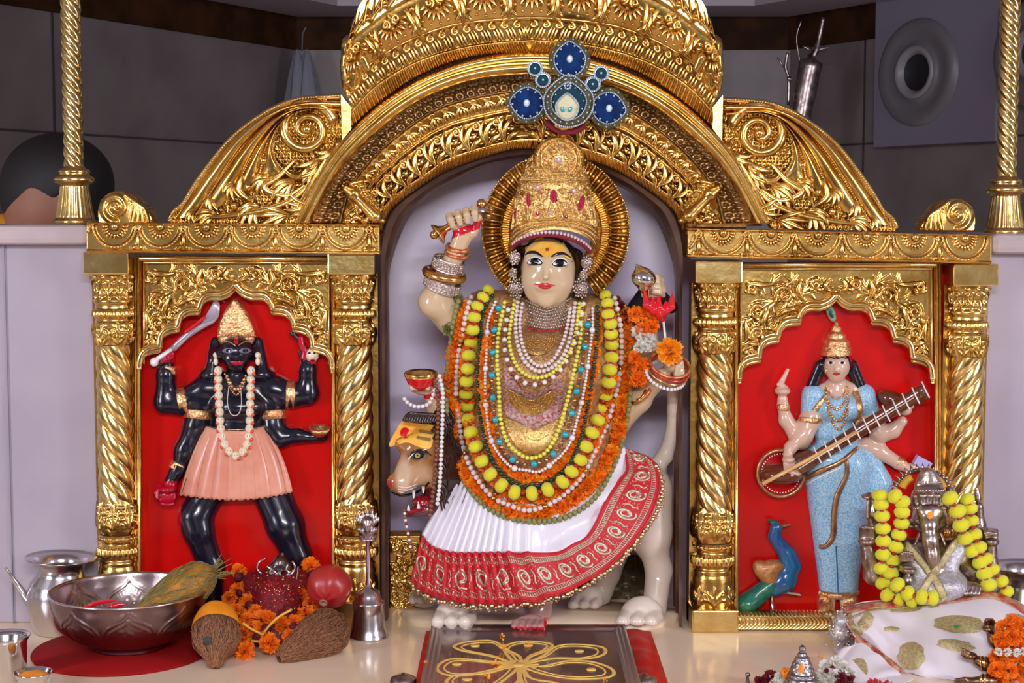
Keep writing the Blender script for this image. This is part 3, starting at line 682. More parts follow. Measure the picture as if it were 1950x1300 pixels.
# ------------------------------------------------------------------ acanthus wings and small scrolls
def wing(label, mir, dy):
    def fx(p):
        p = np.asarray(p, float).copy(); p[..., 1] = np.minimum(p[..., 1], 426)
        if not mir: return p
        return np.stack([2030-p[..., 0], p[..., 1]+dy+np.clip((p[..., 1]-180)/245, 0, 1)*((2030-p[..., 0])-1380)*.022+2], -1)
    top = catmull([(322, 420), (332, 402), (350, 386), (372, 350), (405, 305), (440, 264), (485, 228), (530, 202), (575, 188), (650, 183)], 8)
    arc = [p for p in resample(np.array(cA), 60) if p[1] > 262 and p[0] < 655]
    poly = np.vstack([top, [(652, 262)], np.array(arc)[::-1], [(556, 428), (322, 428)]])
    X, Y = rect_grid(318, 180, 655, 430, 1.3)
    H = .006+.0018*np.sin(X*.5)*np.sin(Y*.46)+.0012*np.sin(X*1.1+Y*.3)
    mask = inpoly(X, Y, poly)
    G = fx(np.stack([X.ravel(), Y.ravel()], 1)); X2 = G[:, 0].reshape(X.shape); Y2 = G[:, 1].reshape(X.shape); Hn = H
    if mir: X2, Y2, Hn, mask = X2[:, ::-1], Y2[:, ::-1], Hn[:, ::-1], mask[:, ::-1]
    mb = MB(); yb0 = -.003
    ribs = [catmull(r, 8) for r in ([(649, 190), (575, 193), (508, 214), (446, 262), (398, 322), (350, 392), (334, 416)], [(648, 206), (575, 203), (520, 224), (466, 274), (425, 330), (392, 380), (372, 412)],
        [(645, 214), (580, 208), (532, 230), (490, 280), (462, 330), (440, 370), (430, 388)], [(600, 205), (560, 215), (530, 236), (506, 280), (496, 325), (492, 345)], [(580, 206), (545, 226), (524, 255), (520, 290), (534, 318), (556, 330)])]
    ribs = [resample(r, 60) for r in ribs]; beads = []
    for k in range(4):
        A_, B2_ = ribs[k], ribs[k+1]; rows = []
        for v in np.linspace(0, 1, 15):
            q = fx(A_*(1-v)+B2_*v); t_ = np.linspace(0, 1, 60); z = .003+(.017*np.sin(PI*v)**.7+.006*(v > .5)*(v-.5))*np.sin(PI*np.clip(t_*.85+.12, 0, 1))**.4+.010*np.clip(1-abs(t_-.35)*2, 0, 1); rows.append(PV(q[:, 0], q[:, 1], yb0-z))
        mb.grid(np.array(rows))
    for k, r in enumerate(ribs): beads += [(q, .015 if k else .010) for q in resample(r[4:], step=4.3)]
    for x0, y0, a0, L_, w_, kk, bd in ((560, 345, 2.7, 66, 9, 5, -.6), (492, 392, 2.9, 56, 8, 5, -.7), (600, 318, 2.5, 46, 8, 4, -.5), (606, 300, 1.9, 62, 8, 4, .4), (548, 408, 3.1, 66, 8, 4, -.2), (590, 388, 2.7, 54, 7, 4, .4), (412, 408, 3.3, 50, 8, 4, -.7), (512, 340, 3.3, 40, 8, 4, -.9), (634, 282, 2.0, 40, 8, 3, .6), (445, 345, 2.3, 40, 7, 4, -.6), (405, 370, 2.2, 36, 7, 3, -.6), (370, 398, 2.5, 30, 6, 3, -.6), (640, 262, .9, 20, 6, 3, .3)):
        for j in range(kk):
            a = a0+(j-(kk-1)/2)*.34; t_ = np.linspace(0, 1, 6); l = L_*(1-.12*abs(j-(kk-1)/2)); leafpatch(mb, np.stack([x0+np.cos(a+bd*t_)*l*t_, y0+np.sin(a+bd*t_)*l*t_], 1), w_, .013+.002*j, -.004-.002*(j % 2), curl_=.5, fx=fx)
    for c in ([(606, 330), (565, 372), (520, 394), (440, 410), (366, 416)], [(560, 306), (530, 336), (502, 356), (545, 372), (580, 352)], [(462, 332), (455, 362), (482, 384)], [(622, 300), (594, 348), (560, 408)], [(540, 322), (560, 336), (590, 330), (606, 312)]):
        leafpatch(mb, c, 9, .016, -.010, fx=fx, n=30)
    sp = spiral(584, 246, 56, 1.85, -.25, -1, 90, .12); q = fx(sp); mb.tube(PV(q[:, 0], q[:, 1], np.full(len(sp), -.012)), np.linspace(12, 4, len(sp))*S(), 12, True, 0, .9)
    for q in resample(spiral(584, 246, 44, 1.0, .3, -1, 40, .5), step=10): beads.append((q, .022))
    q = fx(np.array([[584., 246.]]))[0]; mb.ball(P(q[0], q[1], -.016), 10*S(), 8)
    for q in ((642, 284), (630, 300), (502, 306), (474, 356), (446, 392), (520, 372), (560, 392)): q = fx(np.array([q]))[0]; mb.ball(P(q[0], q[1], -.010), 9*S(), 7)
    root = thing('acanthus_wing', label, 'carved ornament', tuple(P(*fx(np.array([460., 425.])), 0)))
    relief('back_plate', X2, Y2, Hn, .005, GOLD, root, mask, back=.05)
    mb.build('scrollwork', GOLD, root); mb = MB()
    for q, z in beads: q = fx(np.array([q]))[0]; mb.ball(P(q[0], q[1], -.003-z*.7), 2.2*S(), 3)
    mb.build('bead_rows', GOLDS, root)
    mb = MB(); e = fx(resample(top, 90)); tubepx(mb, e, 5, -.012, 8)
    for q in resample(e, step=5.2): mb.ball(P(q[0], q[1]-1, -.022), 2.3*S(), 3)
    mb.build('beaded_edge', GOLDS, root)
    return root
wing('large gilded acanthus scroll wing on the left shoulder of the arch', False, 0)
wing('large gilded acanthus scroll wing on the right shoulder of the arch', True, 5)
def small_scroll(label, cx, cy, mir):
    k = 1
    X, Y = rect_grid(cx-48, cy-36, cx+66, cy+30, 1.2)
    out = catmull([(cx-44, cy+30), (cx-46, cy+6), (cx-38, cy-18), (cx-16, cy-32), (cx+12, cy-30), (cx+36, cy-12), (cx+52, cy+8), (cx+64, cy+30)], 8)
    st = [(spiral(cx-12, cy-2, 28, 1.9, PI/2, 1, 40, .12), 6.5, 3, .006), (spiral(cx-12, cy-2, 21, 1.6, PI/2, 1, 30, .15), 2, 1.4, .002)]
    for j in range(4): st.append((catmull([(cx+6+j*6, cy-26+j*5), (cx+24+j*6, cy-8+j*3), (cx+20+j*10, cy+26)], 6), 5, 4, .005))
    for j in range(16): st.append(([(cx+4+j*3.4, cy-20+j*3)], 2.2, 2.2, .002))
    H = emboss(X, Y, st)+.004+.020*np.sqrt(np.clip(1-((X-cx)/62)**2-((Y-cy-24)/62)**2, 0, 1)); mask = inpoly(X, Y, out)
    if mir: X, Y, H, mask = (2*cx-X)[:, ::-1], Y[:, ::-1], H[:, ::-1], mask[:, ::-1]
    return tag(relief('scroll_ornament', X, Y, H, .0, GOLD, None, mask, back=.04), label, 'carved ornament')
small_scroll('small gilded snail scroll on the left end of the left lintel beside the pole', 232, 396, False)
small_scroll('small gilded snail scroll on the right end of the right lintel beside the pole', 1812, 410, True)
# ------------------------------------------------------------------ lintels
def lintel(label, x0, x1, ya, yb, h, centres, px=None):
    t = thing('lintel', label, 'lintel', tuple(P((x0+x1)/2, (ya+yb)/2+h, 0)))
    X, V_ = np.meshgrid(np.linspace(x0, x1, int((x1-x0)/1.3)), np.linspace(0, h, int(h/1.3)))
    sl = (yb-ya)/(x1-x0)
    st = [([(x0, 2), (x1, 2)], 2.2, 2.2, .004), ([(x0, h-3), (x1, h-3)], 3.5, 3.5, .006)]
    sp_ = (centres[-1]-centres[0])/(len(centres)-1)
    cs = [centres[0]-sp_]+list(centres)+[centres[-1]+sp_]
    H = emboss(X, V_, st)+.001; Y = ya+(X-x0)*sl+V_
    relief('scalloped_front', X, Y, H, -.035, GOLD, t, back=.05)
    fx = lambda q: np.stack([np.asarray(q)[:, 0], ya+(np.asarray(q)[:, 0]-x0)*sl+np.asarray(q)[:, 1]], 1); mb = MB(); b2 = MB(); y1 = -.037
    def clip(p): p = np.asarray(p); return p[(p[:, 0] > x0+2) & (p[:, 0] < x1-2)]
    for c in cs:
        R = sp_*.47
        for k_, r_, z_ in ((1.0, 3.2, .006), (.86, 1.6, .004)):
            a = np.linspace(0.02, PI-.02, 26); p_ = clip(np.stack([c+R*k_*np.cos(a), 4+R*k_*np.sin(a)*1.04], 1))
            if len(p_) > 2: tubefx(mb, p_, np.full(len(p_), r_), y1-z_*.3, fx)
        ok = lambda u: x0+4 < u < x1-4
        for q in np.linspace(.08, PI-.08, 21):
            if ok(c+R*math.cos(q)): ballfx(b2, c+R*math.cos(q), 4+R*1.04*math.sin(q), 2.3, y1-.005, fx)
        if ok(c-12) and ok(c+12):
            ballfx(mb, c, 8, 9, y1+.001, fx)
            for q in np.linspace(.05, PI-.05, 11): leafpatch(mb, [(c+13*math.cos(q), 7+13*math.sin(q)), (c+19*math.cos(q), 7+19*math.sin(q)), (c+25*math.cos(q), 7+25*math.sin(q))], 3.2, .007, y1, fx=fx, n=8)
        m_ = c+sp_/2
        if ok(m_-8) and ok(m_+8):
            tubefx(mb, spiral(m_, 11, 6.5, 1, 0, 1, 18, 1.0), np.full(18, 2.2), y1-.003, fx); ballfx(mb, m_, 11, 2.5, y1-.003, fx)
            leafpatch(mb, [(m_, 22), (m_, 36), (m_, 52)], 6, .009, y1, fx=fx); leafpatch(mb, [(m_-2, 48), (m_-10, 46), (m_-16, 54)], 4, .005, y1, fx=fx, n=8); leafpatch(mb, [(m_+2, 48), (m_+10, 46), (m_+16, 54)], 4, .005, y1, fx=fx, n=8)
    mb.build('half_flowers', GOLD, t); b2.build('bead_rows', GOLDS, t)
    # return faces and top
    a = P(x0, ya, -.035); b = P(x1, yb, -.035); zb_ = P((x0+x1)/2, (ya+yb)/2+h, -.035)[2]
    mb = MB(); mb.add([a, b, (b[0], .09, b[2]), (a[0], .09, a[2])], [(0, 1, 2, 3)]); z0 = P(x0, ya+h, -.035)[2]; z1 = P(x1, yb+h, -.035)[2]
    mb.add([(a[0], -.035, z0), (b[0], -.035, z1), (b[0], .09, z1), (a[0], .09, z0)], [(3, 2, 1, 0)]); mb.add([(a[0], -.035, a[2]), (a[0], .09, a[2]), (a[0], .09, z0), (a[0], -.035, z0)], [(0, 1, 2, 3)])
    mb.add([(b[0], -.035, b[2]), (b[0], .09, b[2]), (b[0], .09, z1), (b[0], -.035, z1)], [(3, 2, 1, 0)]); mb.build('beam_body', GOLD, t, False)
lintel('golden lintel with six hanging half-flowers over the black deity shrine', 165, 722, 423, 427, 58, [218, 305, 393, 481, 570, 659])
lintel('golden lintel with six hanging half-flowers over the blue-robed deity shrine', 1310, 1888, 434, 447, 56, [1377, 1468, 1558, 1650, 1743, 1838])
# ------------------------------------------------------------------ pillars
def pillar(label, cx, dy, tw, w=1.0, dyt=0):
    """cx in px; heights follow the left shrine, dy shifts; tw twist direction"""
    y = .02; ybase = 1193 if not dyt else 1200
    base = P(cx, ybase, y); t = thing('pillar', label, 'pillar', (base[0], y, 0)); s = S(y)
    rows = [(487, 42), (527, 42)]
    def z(py): return P(cx, py+dy, y)[2]
    X0 = base[0]
    # block
    def blk(nm, py0, py1, hw, m, yf=-.03):
        mb = MB(); z0, z1 = (z(py1) if py1 < 1180 else 0.0), z(py0)
        mb.box((X0, (yf+.07)/2, (z0+z1)/2), (hw*s, (.07-yf)/2, (z1-z0)/2)); o = mb.build(nm, m, t, False)
        b = o.modifiers.new('b', 'BEVEL'); b.width = .003; b.segments = 2; return o
    blk('top_block', 487, 529, 43*w, GOLDS); blk('base_block', 1142, 1200, 43*w, GOLDS)
    def turned(nm, pf, deco, m, n=96, power=2.0):
        """pf: list (py, half width px); deco(u, v) -> stroke list in px (u along the girth)"""
        pf = np.array(pf, float); m_ = max(4, int((pf[-1, 0]-pf[0, 0])/1.6)); py = np.linspace(pf[0, 0], pf[-1, 0], m_)
        r = np.interp(py, pf[:, 0], pf[:, 1])*w; th = np.linspace(-PI*.62, PI*.62, n)
        U, PY = np.meshgrid(th*38*w, py); R = np.broadcast_to(r[:, None], U.shape).copy()
        R += emboss(U, PY, deco(U, PY) if deco else [], np.zeros(U.shape))
        X = X0+R*s*np.sin(th); Yw = y-R*s*np.cos(th)*.85; Z = np.array([z(p) for p in py])[:, None]*np.ones_like(th)
        return mk(nm, np.stack([X, Yw, Z], -1).reshape(-1, 3), MB().grid(np.zeros((m_, n, 3))).f, m, t)
    def cap_d(U, PY):
        o = []
        for k in range(-3, 4):
            u = k*20*w; o += leaf(u, 572, -PI/2, 30, 4, 5, 6); o.append(([(u+10*w, 548)], 5, 5, 5)); o.append(([(u+10*w, 536)], 4, 4, 4))
        return o
    turned('capital', [(529, 42), (534, 41), (560, 33), (572, 31), (576, 35), (580, 37), (584, 36), (588, 33), (594, 34)], cap_d, GOLD)
    def ring_d(U, PY):
        o = []
        for k in range(-12, 13): o.append(([(k*9*w, 600), (k*9*w, 608)], 4, 4, 4))
        return o
    turned('beaded_ring', [(594, 33), (598, 36), (606, 38), (612, 36), (616, 33), (619, 35)], ring_d, GOLD)
    def cup_d(U, PY):
        o = []
        for k in range(-2, 3):
            u = k*32*w; o.append((spiral(u-7, 634, 7, 1.3, 0, 1, 16), 2.4, 1.6, 5)); o.append((spiral(u+7, 634, 7, 1.3, PI, -1, 16), 2.4, 1.6, 5)); o += leaf(u, 640, PI/2, 26, 4, 5, 6)
            o.append(([(u+16*w, 624), (u+16*w, 660)], 5, 3, 4))
        return o
    turned('leaf_cup', [(619, 34), (624, 37), (640, 38), (655, 36), (668, 32)], cup_d, GOLD)
    # spiral shaft
    n, m_ = 120, 300; py = np.linspace(664, 962, m_); th = np.linspace(-PI*.62, PI*.62, n)
    T, PY = np.meshgrid(th, py); ph = 5*(T)+tw*(PY)*2*PI*5/185.0
    R = 30*w+4.8*w*np.abs(np.cos(ph/2))**.8
    X = X0+R*s*np.sin(T); Yw = y-R*s*np.cos(T)*.9; Z = np.array([z(p) for p in py])[:, None]*np.ones_like(T)
    mk('spiral_shaft', np.stack([X, Yw, Z], -1).reshape(-1, 3), MB().grid(np.zeros((m_, n, 3))).f, GOLDS, t)
    def foot_d(U, PY):
        o = []
        for k in range(-2, 3):
            u = k*31*w; o += leaf(u, 1012, -PI/2, 52, 4.5, 7, 6)
            for j in range(4): o.append(([(u+12*w, 970+j*11)], 4.5, 4.5, 5)); o.append(([(u-12*w, 970+j*11)], 4.5, 4.5, 5))
            o.append(([(u, 1010), (u, 962)], 3, 2, 8))
        return o
    turned('leaf_collar', [(955, 33), (966, 35), (1000, 36), (1015, 34), (1024, 31)], foot_d, GOLD)
    def r2(U, PY):
        o = []
        for k in range(-12, 13): o.append(([(k*9.5*w, 1050), (k*9.5*w, 1062)], 4.3, 4.3, 5)); o.append(([(k*9.5*w, 1030)], 4.3, 3, 3))
        return o
    turned('base_rings', [(1024, 33), (1030, 37), (1036, 31), (1042, 30), (1048, 36), (1058, 38), (1066, 36), (1070, 32), (1076, 36), (1082, 35), (1088, 37), (1094, 38)], r2, GOLD)
    def l2(U, PY):
        o = []
        for k in range(-2, 3):
            u = k*32*w; o += leaf(u, 1136, -PI/2, 32, 5, 5, 5); o.append((spiral(u-16*w, 1122, 8, 1.3, 0, 1, 14), 2.6, 1.6, 4))
        return o
    turned('base_leaf', [(1094, 36), (1110, 38), (1130, 37), (1142, 36)], l2, GOLD)
    # flat strip behind the column
    mb = MB(); z1 = z(529); mb.box((X0, .055, z1/2), (43*w*s, .022, z1/2)); mb.build('back_strip', GOLD, t, False)
    return t
pillar('outermost spiral gold pillar at the far left, behind the big bowl', 228, -8, -1)
pillar('spiral gold pillar between the black deity panel and the central niche', 679, -8, 1, 1.03)
pillar('spiral gold pillar between the central niche and the blue-robed deity panel', 1356, 8, -1, 1.03)
pillar('outermost spiral gold pillar at the far right, behind the elephant-headed idol', 1829, 14, 1, .98)
# ------------------------------------------------------------------ cusped panels
REDP = mat('glossy_red_paint', (.60, .004, .003), .22, bump=.04, bscale=25, coat=.15, spec=.35)
def cusps(ax, ay):
    o = [(0, 0), (-31, 21), (-71, 49), (-111, 82), (-146, 120), (-184, 162)]; pts = []
    t = np.linspace(0, 1, 9)[:-1]
    for i in range(5):
        a = np.array(o[i], float); b = np.array(o[i+1], float); v = b-a
        n = np.array([v[1], -v[0]]); 
        for q in t:
            bul = (.27*math.sin(PI*q) if i else (-.10*math.sin(PI*q)))
            pts.append(a+v*q-n*bul)
    pts.append(np.array(o[-1], float)); L = np.array(pts); R = (L*[-1, 1])[1:]
    return np.vstack([L[::-1], R])+[ax, ay]
def panel(label, x0, x1, yt, yb_, ax, ay):
    t = thing('cusped_panel', label, 'panel', tuple(P((x0+x1)/2, yb_, .03)))
    c = cusps(ax, ay); cin = c.copy()
    # red backing
    a = P(x0-4, yt, .055); b = P(x1+4, yb_, .055); mb = MB(); mb.box(((a[0]+b[0])/2, .065, (a[2]+max(b[2], 0.002))/2), ((b[0]-a[0])/2, .01, (a[2]-max(b[2], .002))/2)); mb.build('red_backing', REDP, t, False)
    # carved spandrel
    X, Y = rect_grid(x0+4, yt+4, x1-4, ay+168, 1.25)
    cout = (c-[ax, ay+170])*[1.0, 1.0]+[ax, ay+170]
    out = np.vstack([[(x0-9, yt-9)], [(x0-9, ay+162)], c-[0, 6], [(x1+9, ay+162)], [(x1+9, yt-9)]])
    mask = inpoly(X, Y, out)
    st = []
    half = []
    for (x, y, r, d, a0) in ((-98, -10, 19, 1, 2.4), (-38, -28, 12, -1, 0), (-150, 22, 15, -1, -1), (-150, 62, 14, 1, 1.5), (-66, 8, 10, 1, 3), (-120, 44, 11, 1, 0), (-160, -22, 11, 1, 0), (-160, 100, 10, -1, 1)):
        half.append((spiral(ax+x, ay+y, r, 1.6, a0, d, 34), 3.6, 2.0, .0085)); half.append(([(ax+x, ay+y)], 4, 4, .009))
    for (x, y, a, L, w_, n_) in ((-120, 6, 2.6, 30, 4, 5), (-96, 16, .3, 28, 4, 5), (-140, 40, 1.2, 26, 4, 5), (-60, -12, -.6, 26, 4, 5), (-160, 40, 2.2, 20, 4, 5), (-160, 80, 1.6, 26, 4, 5), (-22, -14, -1.6, 20, 3.5, 5), (-78, -26, -2.4, 22, 3.5, 5), (-168, 118, 1.5, 20, 3.5, 4), (-140, -26, 2.4, 20, 3.5, 5), (-120, -30, -.4, 20, 3.5, 4)):
        half += leaf(ax+x, ay+y, a, L*1.15, w_*1.5, n_, .008)
    half += [(catmull([(ax-150, ay+90), (ax-148, ay+55), (ax-128, ay+20), (ax-90, ay-6), (ax-50, ay-10), (ax-10, ay-34)], 6), 3, 2.5, .009)]
    st = half+mirx(half, ax)
    H = emboss(X, Y, st)+.0015
    H = H*.35+.001
    relief('carved_spandrel', X, Y, H, .028, GOLD, t, mask, back=.03)
    ml_ = MB()
    for sg in (1, -1):
        fxm = lambda q, sg=sg: np.stack([ax+sg*(np.asarray(q)[:, 0]-ax), np.asarray(q)[:, 1]], 1)
        for (x, y, r, d_, a0) in ((-98, -6, 19, 1, 2.4), (-38, -26, 11, -1, 0), (-150, 26, 14, -1, -1), (-150, 66, 13, 1, 1.5), (-120, 50, 9, 1, 0), (-160, -20, 10, 1, 0), (-162, 104, 9, -1, 1)):
            tubefx(ml_, [(ax+a, ay+b) for a, b in spiral(x, y, r, 1.5, a0, d_, 30, .15)], np.linspace(4.2, 2, 30), .019, fxm); 
            for j in range(4): a = a0+d_*(j*1.5+.6); leafpatch(ml_, [(ax+x+r*.5*math.cos(a), ay+y+r*.5*math.sin(a)), (ax+x+r*math.cos(a+.3*d_), ay+y+r*math.sin(a+.3*d_)), (ax+x+r*1.5*math.cos(a+.7*d_), ay+y+r*1.5*math.sin(a+.7*d_))], 5.5, .007, .022, fx=fxm, curl_=.3)
        for sp_ in ([(-168, -30), (-140, -26), (-118, -28)], [(-66, -34), (-72, -14), (-60, 4)], [(-128, 20), (-138, 44), (-132, 60)], [(-172, 44), (-168, 66), (-172, 84)], [(-112, 34), (-100, 24), (-78, 20)], [(-14, -36), (-20, -22), (-8, -14)], [(-168, 84), (-150, 86), (-140, 84)]):
            leafpatch(ml_, [(ax+a, ay+b) for a, b in sp_], 7, .008, .022, fx=fxm)
    ml_.build('scroll_leaves', GOLD, t)
    # moulded cusp frame
    mb = MB()
    def offs(c_, d_):
        g = np.gradient(c_, axis=0); n = np.stack([g[:, 1], -g[:, 0]], 1); n /= np.linalg.norm(n, axis=1)[:, None]+1e-9; return c_+n*d_
    c2 = resample(c, 220); 
    tubepx(mb, c2, 4.2, .018, 8); tubepx(mb, c2+[0, -8], 6.5, .014, 8); tubepx(mb, c2+[0, -15], 3, .018, 8); mb.build('cusped_moulding', GOLDS, t)
    # outer frame bars
    mb = MB()
    for (p, q, r) in (((x0-2, yt+1), (x1+2, yt+1), 5), ((x0+6, yt+9), (x1-6, yt+9), 1.8), ((x0+6, yt+9), (x0+6, ay+145), 1.8), ((x1-6, yt+9), (x1-6, ay+145), 1.8)):
        tubepx(mb, [p, q], r, .016, 8)
    mb.build('inner_bead', GOLDS, t)
    for xx in (x0-3, x1+3):
        mb = MB(); tubepx(mb, [(xx, yt), (xx, yb_)], 4.5, .018, 8); tubepx(mb, [(xx+(-6 if xx < ax else 6), yt), (xx+(-6 if xx < ax else 6), yb_)], 4, .025, 8); mb.build('frame_bar', GOLD, t)
    return t
panel('golden cusped frame with red backing behind the black-skinned deity', 268, 632, 491, 1193, 449, 548)
rp = panel('golden cusped frame with red backing behind the blue-robed deity', 1405, 1780, 503, 1200, 1592, 568)
X, Y = rect_grid(1400, 1172, 1660, 1199, 1.4)
H = .004*np.abs(np.sin(((X-1400)+((Y-1185)/7)**2*4)*.42))+.002
relief('sill', X, Y, H, -.015, GOLDS, rp, back=.04)
X, Y = rect_grid(268, 1165, 634, 1192, 2); relief('sill', X, Y, X*0, -.012, GOLDS, bpy.data.objects['cusped_panel'], back=.04)
# niche backdrop: lilac painted marble
BACKD = mat('lilac_painted_marble', (.90, .84, .92), .35, col2=(.66, .57, .90), vscale=2.4, bump=.15, bscale=12)
b_ = P(975, 280, .25); mb = MB()
X, Y = rect_grid(715, 285, 1315, 1170, 12)
Yd = .25+.004*np.sin(X*.03+Y*.01)
o = relief('trim_11', X, Y, Yd*0, Yd, BACKD, None, back=.01, skirt=False); tag(o, kind='structure')
# ================================================================== central statue
SKINM = mat('painted_marble_skin', (.8, .62, .45), .16, vcol=True, sss=.0, coat=.35)
REDL = mat('red_lacquer', (.70, .01, .02), .12, coat=.5); BLKG = mat('black_gloss', (.006, .005, .007), .12, coat=.4); WHT = mat('white_enamel', (.85, .84, .82), .15)
ORNP = mat('turmeric_paste', (.95, .40, .02), .45, col2=(1.0, .62, .12), vscale=35)
GOLDB = mat('bright_gold_paint', (.80, .48, .16), .22, 1, bump=.1, bscale=80)
BROC = mat('gold_brocade', (.74, .48, .22), .42, .65, bump=1.0, bscale=320, col2=(.42, .20, .08), vscale=110, dist=.002)
def patch(name, B, outline, lift, m, parent, rings=5, n=None, thick=0.0, miss=0.0, smooth_c=True):
    """thin painted or appliqued shape laid on a surface; outline in px"""
    c = resample(catmull(outline, 5, True) if smooth_c else np.asarray(outline, float), n or 36, closed=True); cc = c.mean(0)
    V_, F = [], []
    for k in range(rings+1):
        f = 1-k/rings
        for q in c: 
            x, y = cc+(q-cc)*f; d = drape(B, x, y, lift+thick*(1-(f)**3), miss); V_.append(P(x, y, d))
    m_ = len(c)
    for k in range(rings):
        for i in range(m_): j = (i+1) % m_; F.append((k*m_+i, k*m_+j, (k+1)*m_+j, (k+1)*m_+i))
    return mk(name, V_, F, m, parent)
def strokepatch(name, B, pts, r, lift, m, parent, n=6, miss=0.0, flat=.6):
    p = catmull(pts, 6); yy = [drape(B, x, y, lift, miss) for x, y in p]; r = np.interp(np.linspace(0, 1, len(p)), np.linspace(0, 1, len(np.atleast_1d(r))), np.atleast_1d(r))
    mb = MB(); mb.tube(PV(p[:, 0], p[:, 1], np.array(yy)), r*S(-.05), n, flat=flat); return mb.build(name, m, parent)
def hand(cx, cy, y, rod, wrist, size=1.0, nf=4, rr=8, thumb=1, nrm=(0, -1, 0)):
    """fist closed round a rod. rod, wrist: unit px directions (x right, y down); returns prims"""
    u = np.array(rod, float); u /= np.linalg.norm(u); v = -np.array(wrist, float); v /= np.linalg.norm(v)
    pr = [ell((cx-v[0]*6*size, cy-v[1]*6*size, y+.008*size), (17*size, 17*size, 10*size), .006)]
    pr += [cap((cx-v[0]*6*size, cy-v[1]*6*size, y+.008*size), (cx-v[0]*30*size, cy-v[1]*30*size, y+.006*size), 13*size, 11*size, .006)]
    for i in range(nf):
        o = (i-(nf-1)/2)*9.5*size; bx = cx+u[0]*o; by = cy+u[1]*o; ch = []
        for a in (2.5, 1.9, 1.2, .4, -.4, -1.0):      # sweep round the rod from back over the top to the front
            R = (rr+5)*size; ch.append((bx+v[0]*R*math.sin(a)*1.0, by+v[1]*R*math.sin(a), y+math.cos(a)*-R*.001+.0, (5.4-.25*abs(i-1.2))*size))
        pr += chain(ch, .0025)
    b = cx-u[0]*20*size*thumb, cy-u[1]*20*size*thumb
    pr += chain([(cx-v[0]*12*size-u[0]*10*size*thumb, cy-v[1]*12*size-u[1]*10*size*thumb, y-.002, 7*size), (b[0]-v[0]*2*size, b[1]-v[1]*2*size, y-.010*size, 6*size), (cx-u[0]*8*size*thumb+v[0]*2*size, cy-u[1]*8*size*thumb+v[1]*2*size, y-.019*size, 5*size)], .003)
    return pr
goddess = thing('goddess_statue', 'painted marble goddess with four arms in a gold crown and white skirt', 'statue', (P(1030, 1195, -.02)[0], -.02, 0))
SKC = np.array([.66, .49, .30])
pr = [ell((1044, 513, -.02), (52, 64, 56), .01), ell((1042, 543, -.034), (46, 39, 42), .014), ell((1019, 531, -.045), (22, 25, 24), .012), ell((1067, 532, -.045), (22, 25, 24), .012),
      ell((1040, 572, -.058), (15, 10, 13), .010), ell((1041, 484, -.045), (40, 18, 30), .012),
      cap((1042, 497, -.074), (1039.5, 527, -.087), 4.5, 6.2, .008), ell((1032.5, 530, -.079), (5, 4.2, 6), .004), ell((1046.5, 530, -.079), (5, 4.2, 6), .004),
      ell((1018, 500, -.070), (14, 8, 8), .006), ell((1067, 502, -.070), (14, 8, 8), .006), ell((1038, 545, -.072), (16, 8, 8), .008),
      cap((1044, 560, .0), (1044, 625, .01), 33, 40, .015)]
# arms
pr += [cap((930, 610, .03), (865, 603, .01), 44, 36, .015), cap((865, 603, .01), (828, 575, -.015), 34, 30, .012), cap((828, 575, -.015), (866, 486, -.035), 29, 17, .012), cap((866, 486, -.035), (877, 455, -.035), 16, 15, .008)]
pr += [ell((885, 438, -.034), (27, 20, 13), .008, rot=.35), cap((884, 446, -.034), (877, 462, -.035), 18, 15, .01), cap((905, 436, -.040), (912, 414, -.048), 8, 6.5, .005)]
for i in range(4): t_ = i/3; pr += chain([(857+46*t_, 420-15*t_, -.036, 7.4), (856+47*t_, 411-14*t_, -.052, 7.2), (858+46*t_, 418-13*t_, -.064, 6.6), (862+43*t_, 430-13*t_, -.062, 5.6)], .0016)
pr += [cap((1130, 620, .04), (1185, 640, .04), 40, 34, .015), cap((1185, 640, .04), (1228, 660, .03), 32, 26, .012), cap((1228, 660, .03), (1240, 590, .0), 22, 15, .012), cap((1240, 590, 0), (1247, 568, -.005), 14, 13, .008)]
pr += [ell((1252, 552, -.01), (17, 17, 12), .006)]
for i in range(4): pr += chain([(1262-i*1, 562-i*10, -.010, 6), (1256-i*2, 557-i*10, -.026, 5.6), (1245-i*2, 556-i*9.5, -.026, 5.2)], .003)
pr += chain([(1240, 570, -.012, 7), (1228, 562, -.024, 6), (1224, 550, -.026, 5)], .003)
# lower arm on the right, reaching forward to the bangle hand
pr += [cap((1165, 800, .06), (1215, 760, .03), 34, 26, .012), cap((1215, 760, .03), (1262, 715, -.015), 22, 15, .012), ell((1283, 697, -.025), (20, 18, 13), .008)]
for i in range(4): pr += chain([(1285+i*2, 688+i*8, -.028, 6), (1296+i*1, 690+i*8, -.040, 5.6), (1290-i*1, 697+i*7.5, -.046, 5)], .003)
pr += chain([(1270, 690, -.030, 7), (1266, 678, -.042, 6), (1274, 672, -.048, 5)], .003)
# lower hand on the left, above the lion, holding the red bowl
pr += [cap((870, 800, .04), (835, 775, .0), 28, 22, .012), cap((835, 775, .0), (818, 742, -.02), 20, 15, .01), ell((806, 740, -.028), (22, 13, 12), .006)]
for i in range(4): pr += chain([(788+i*10, 742, -.035, 5.6), (785+i*10, 738, -.052, 5.4), (784+i*10, 728, -.056, 5)], .003)
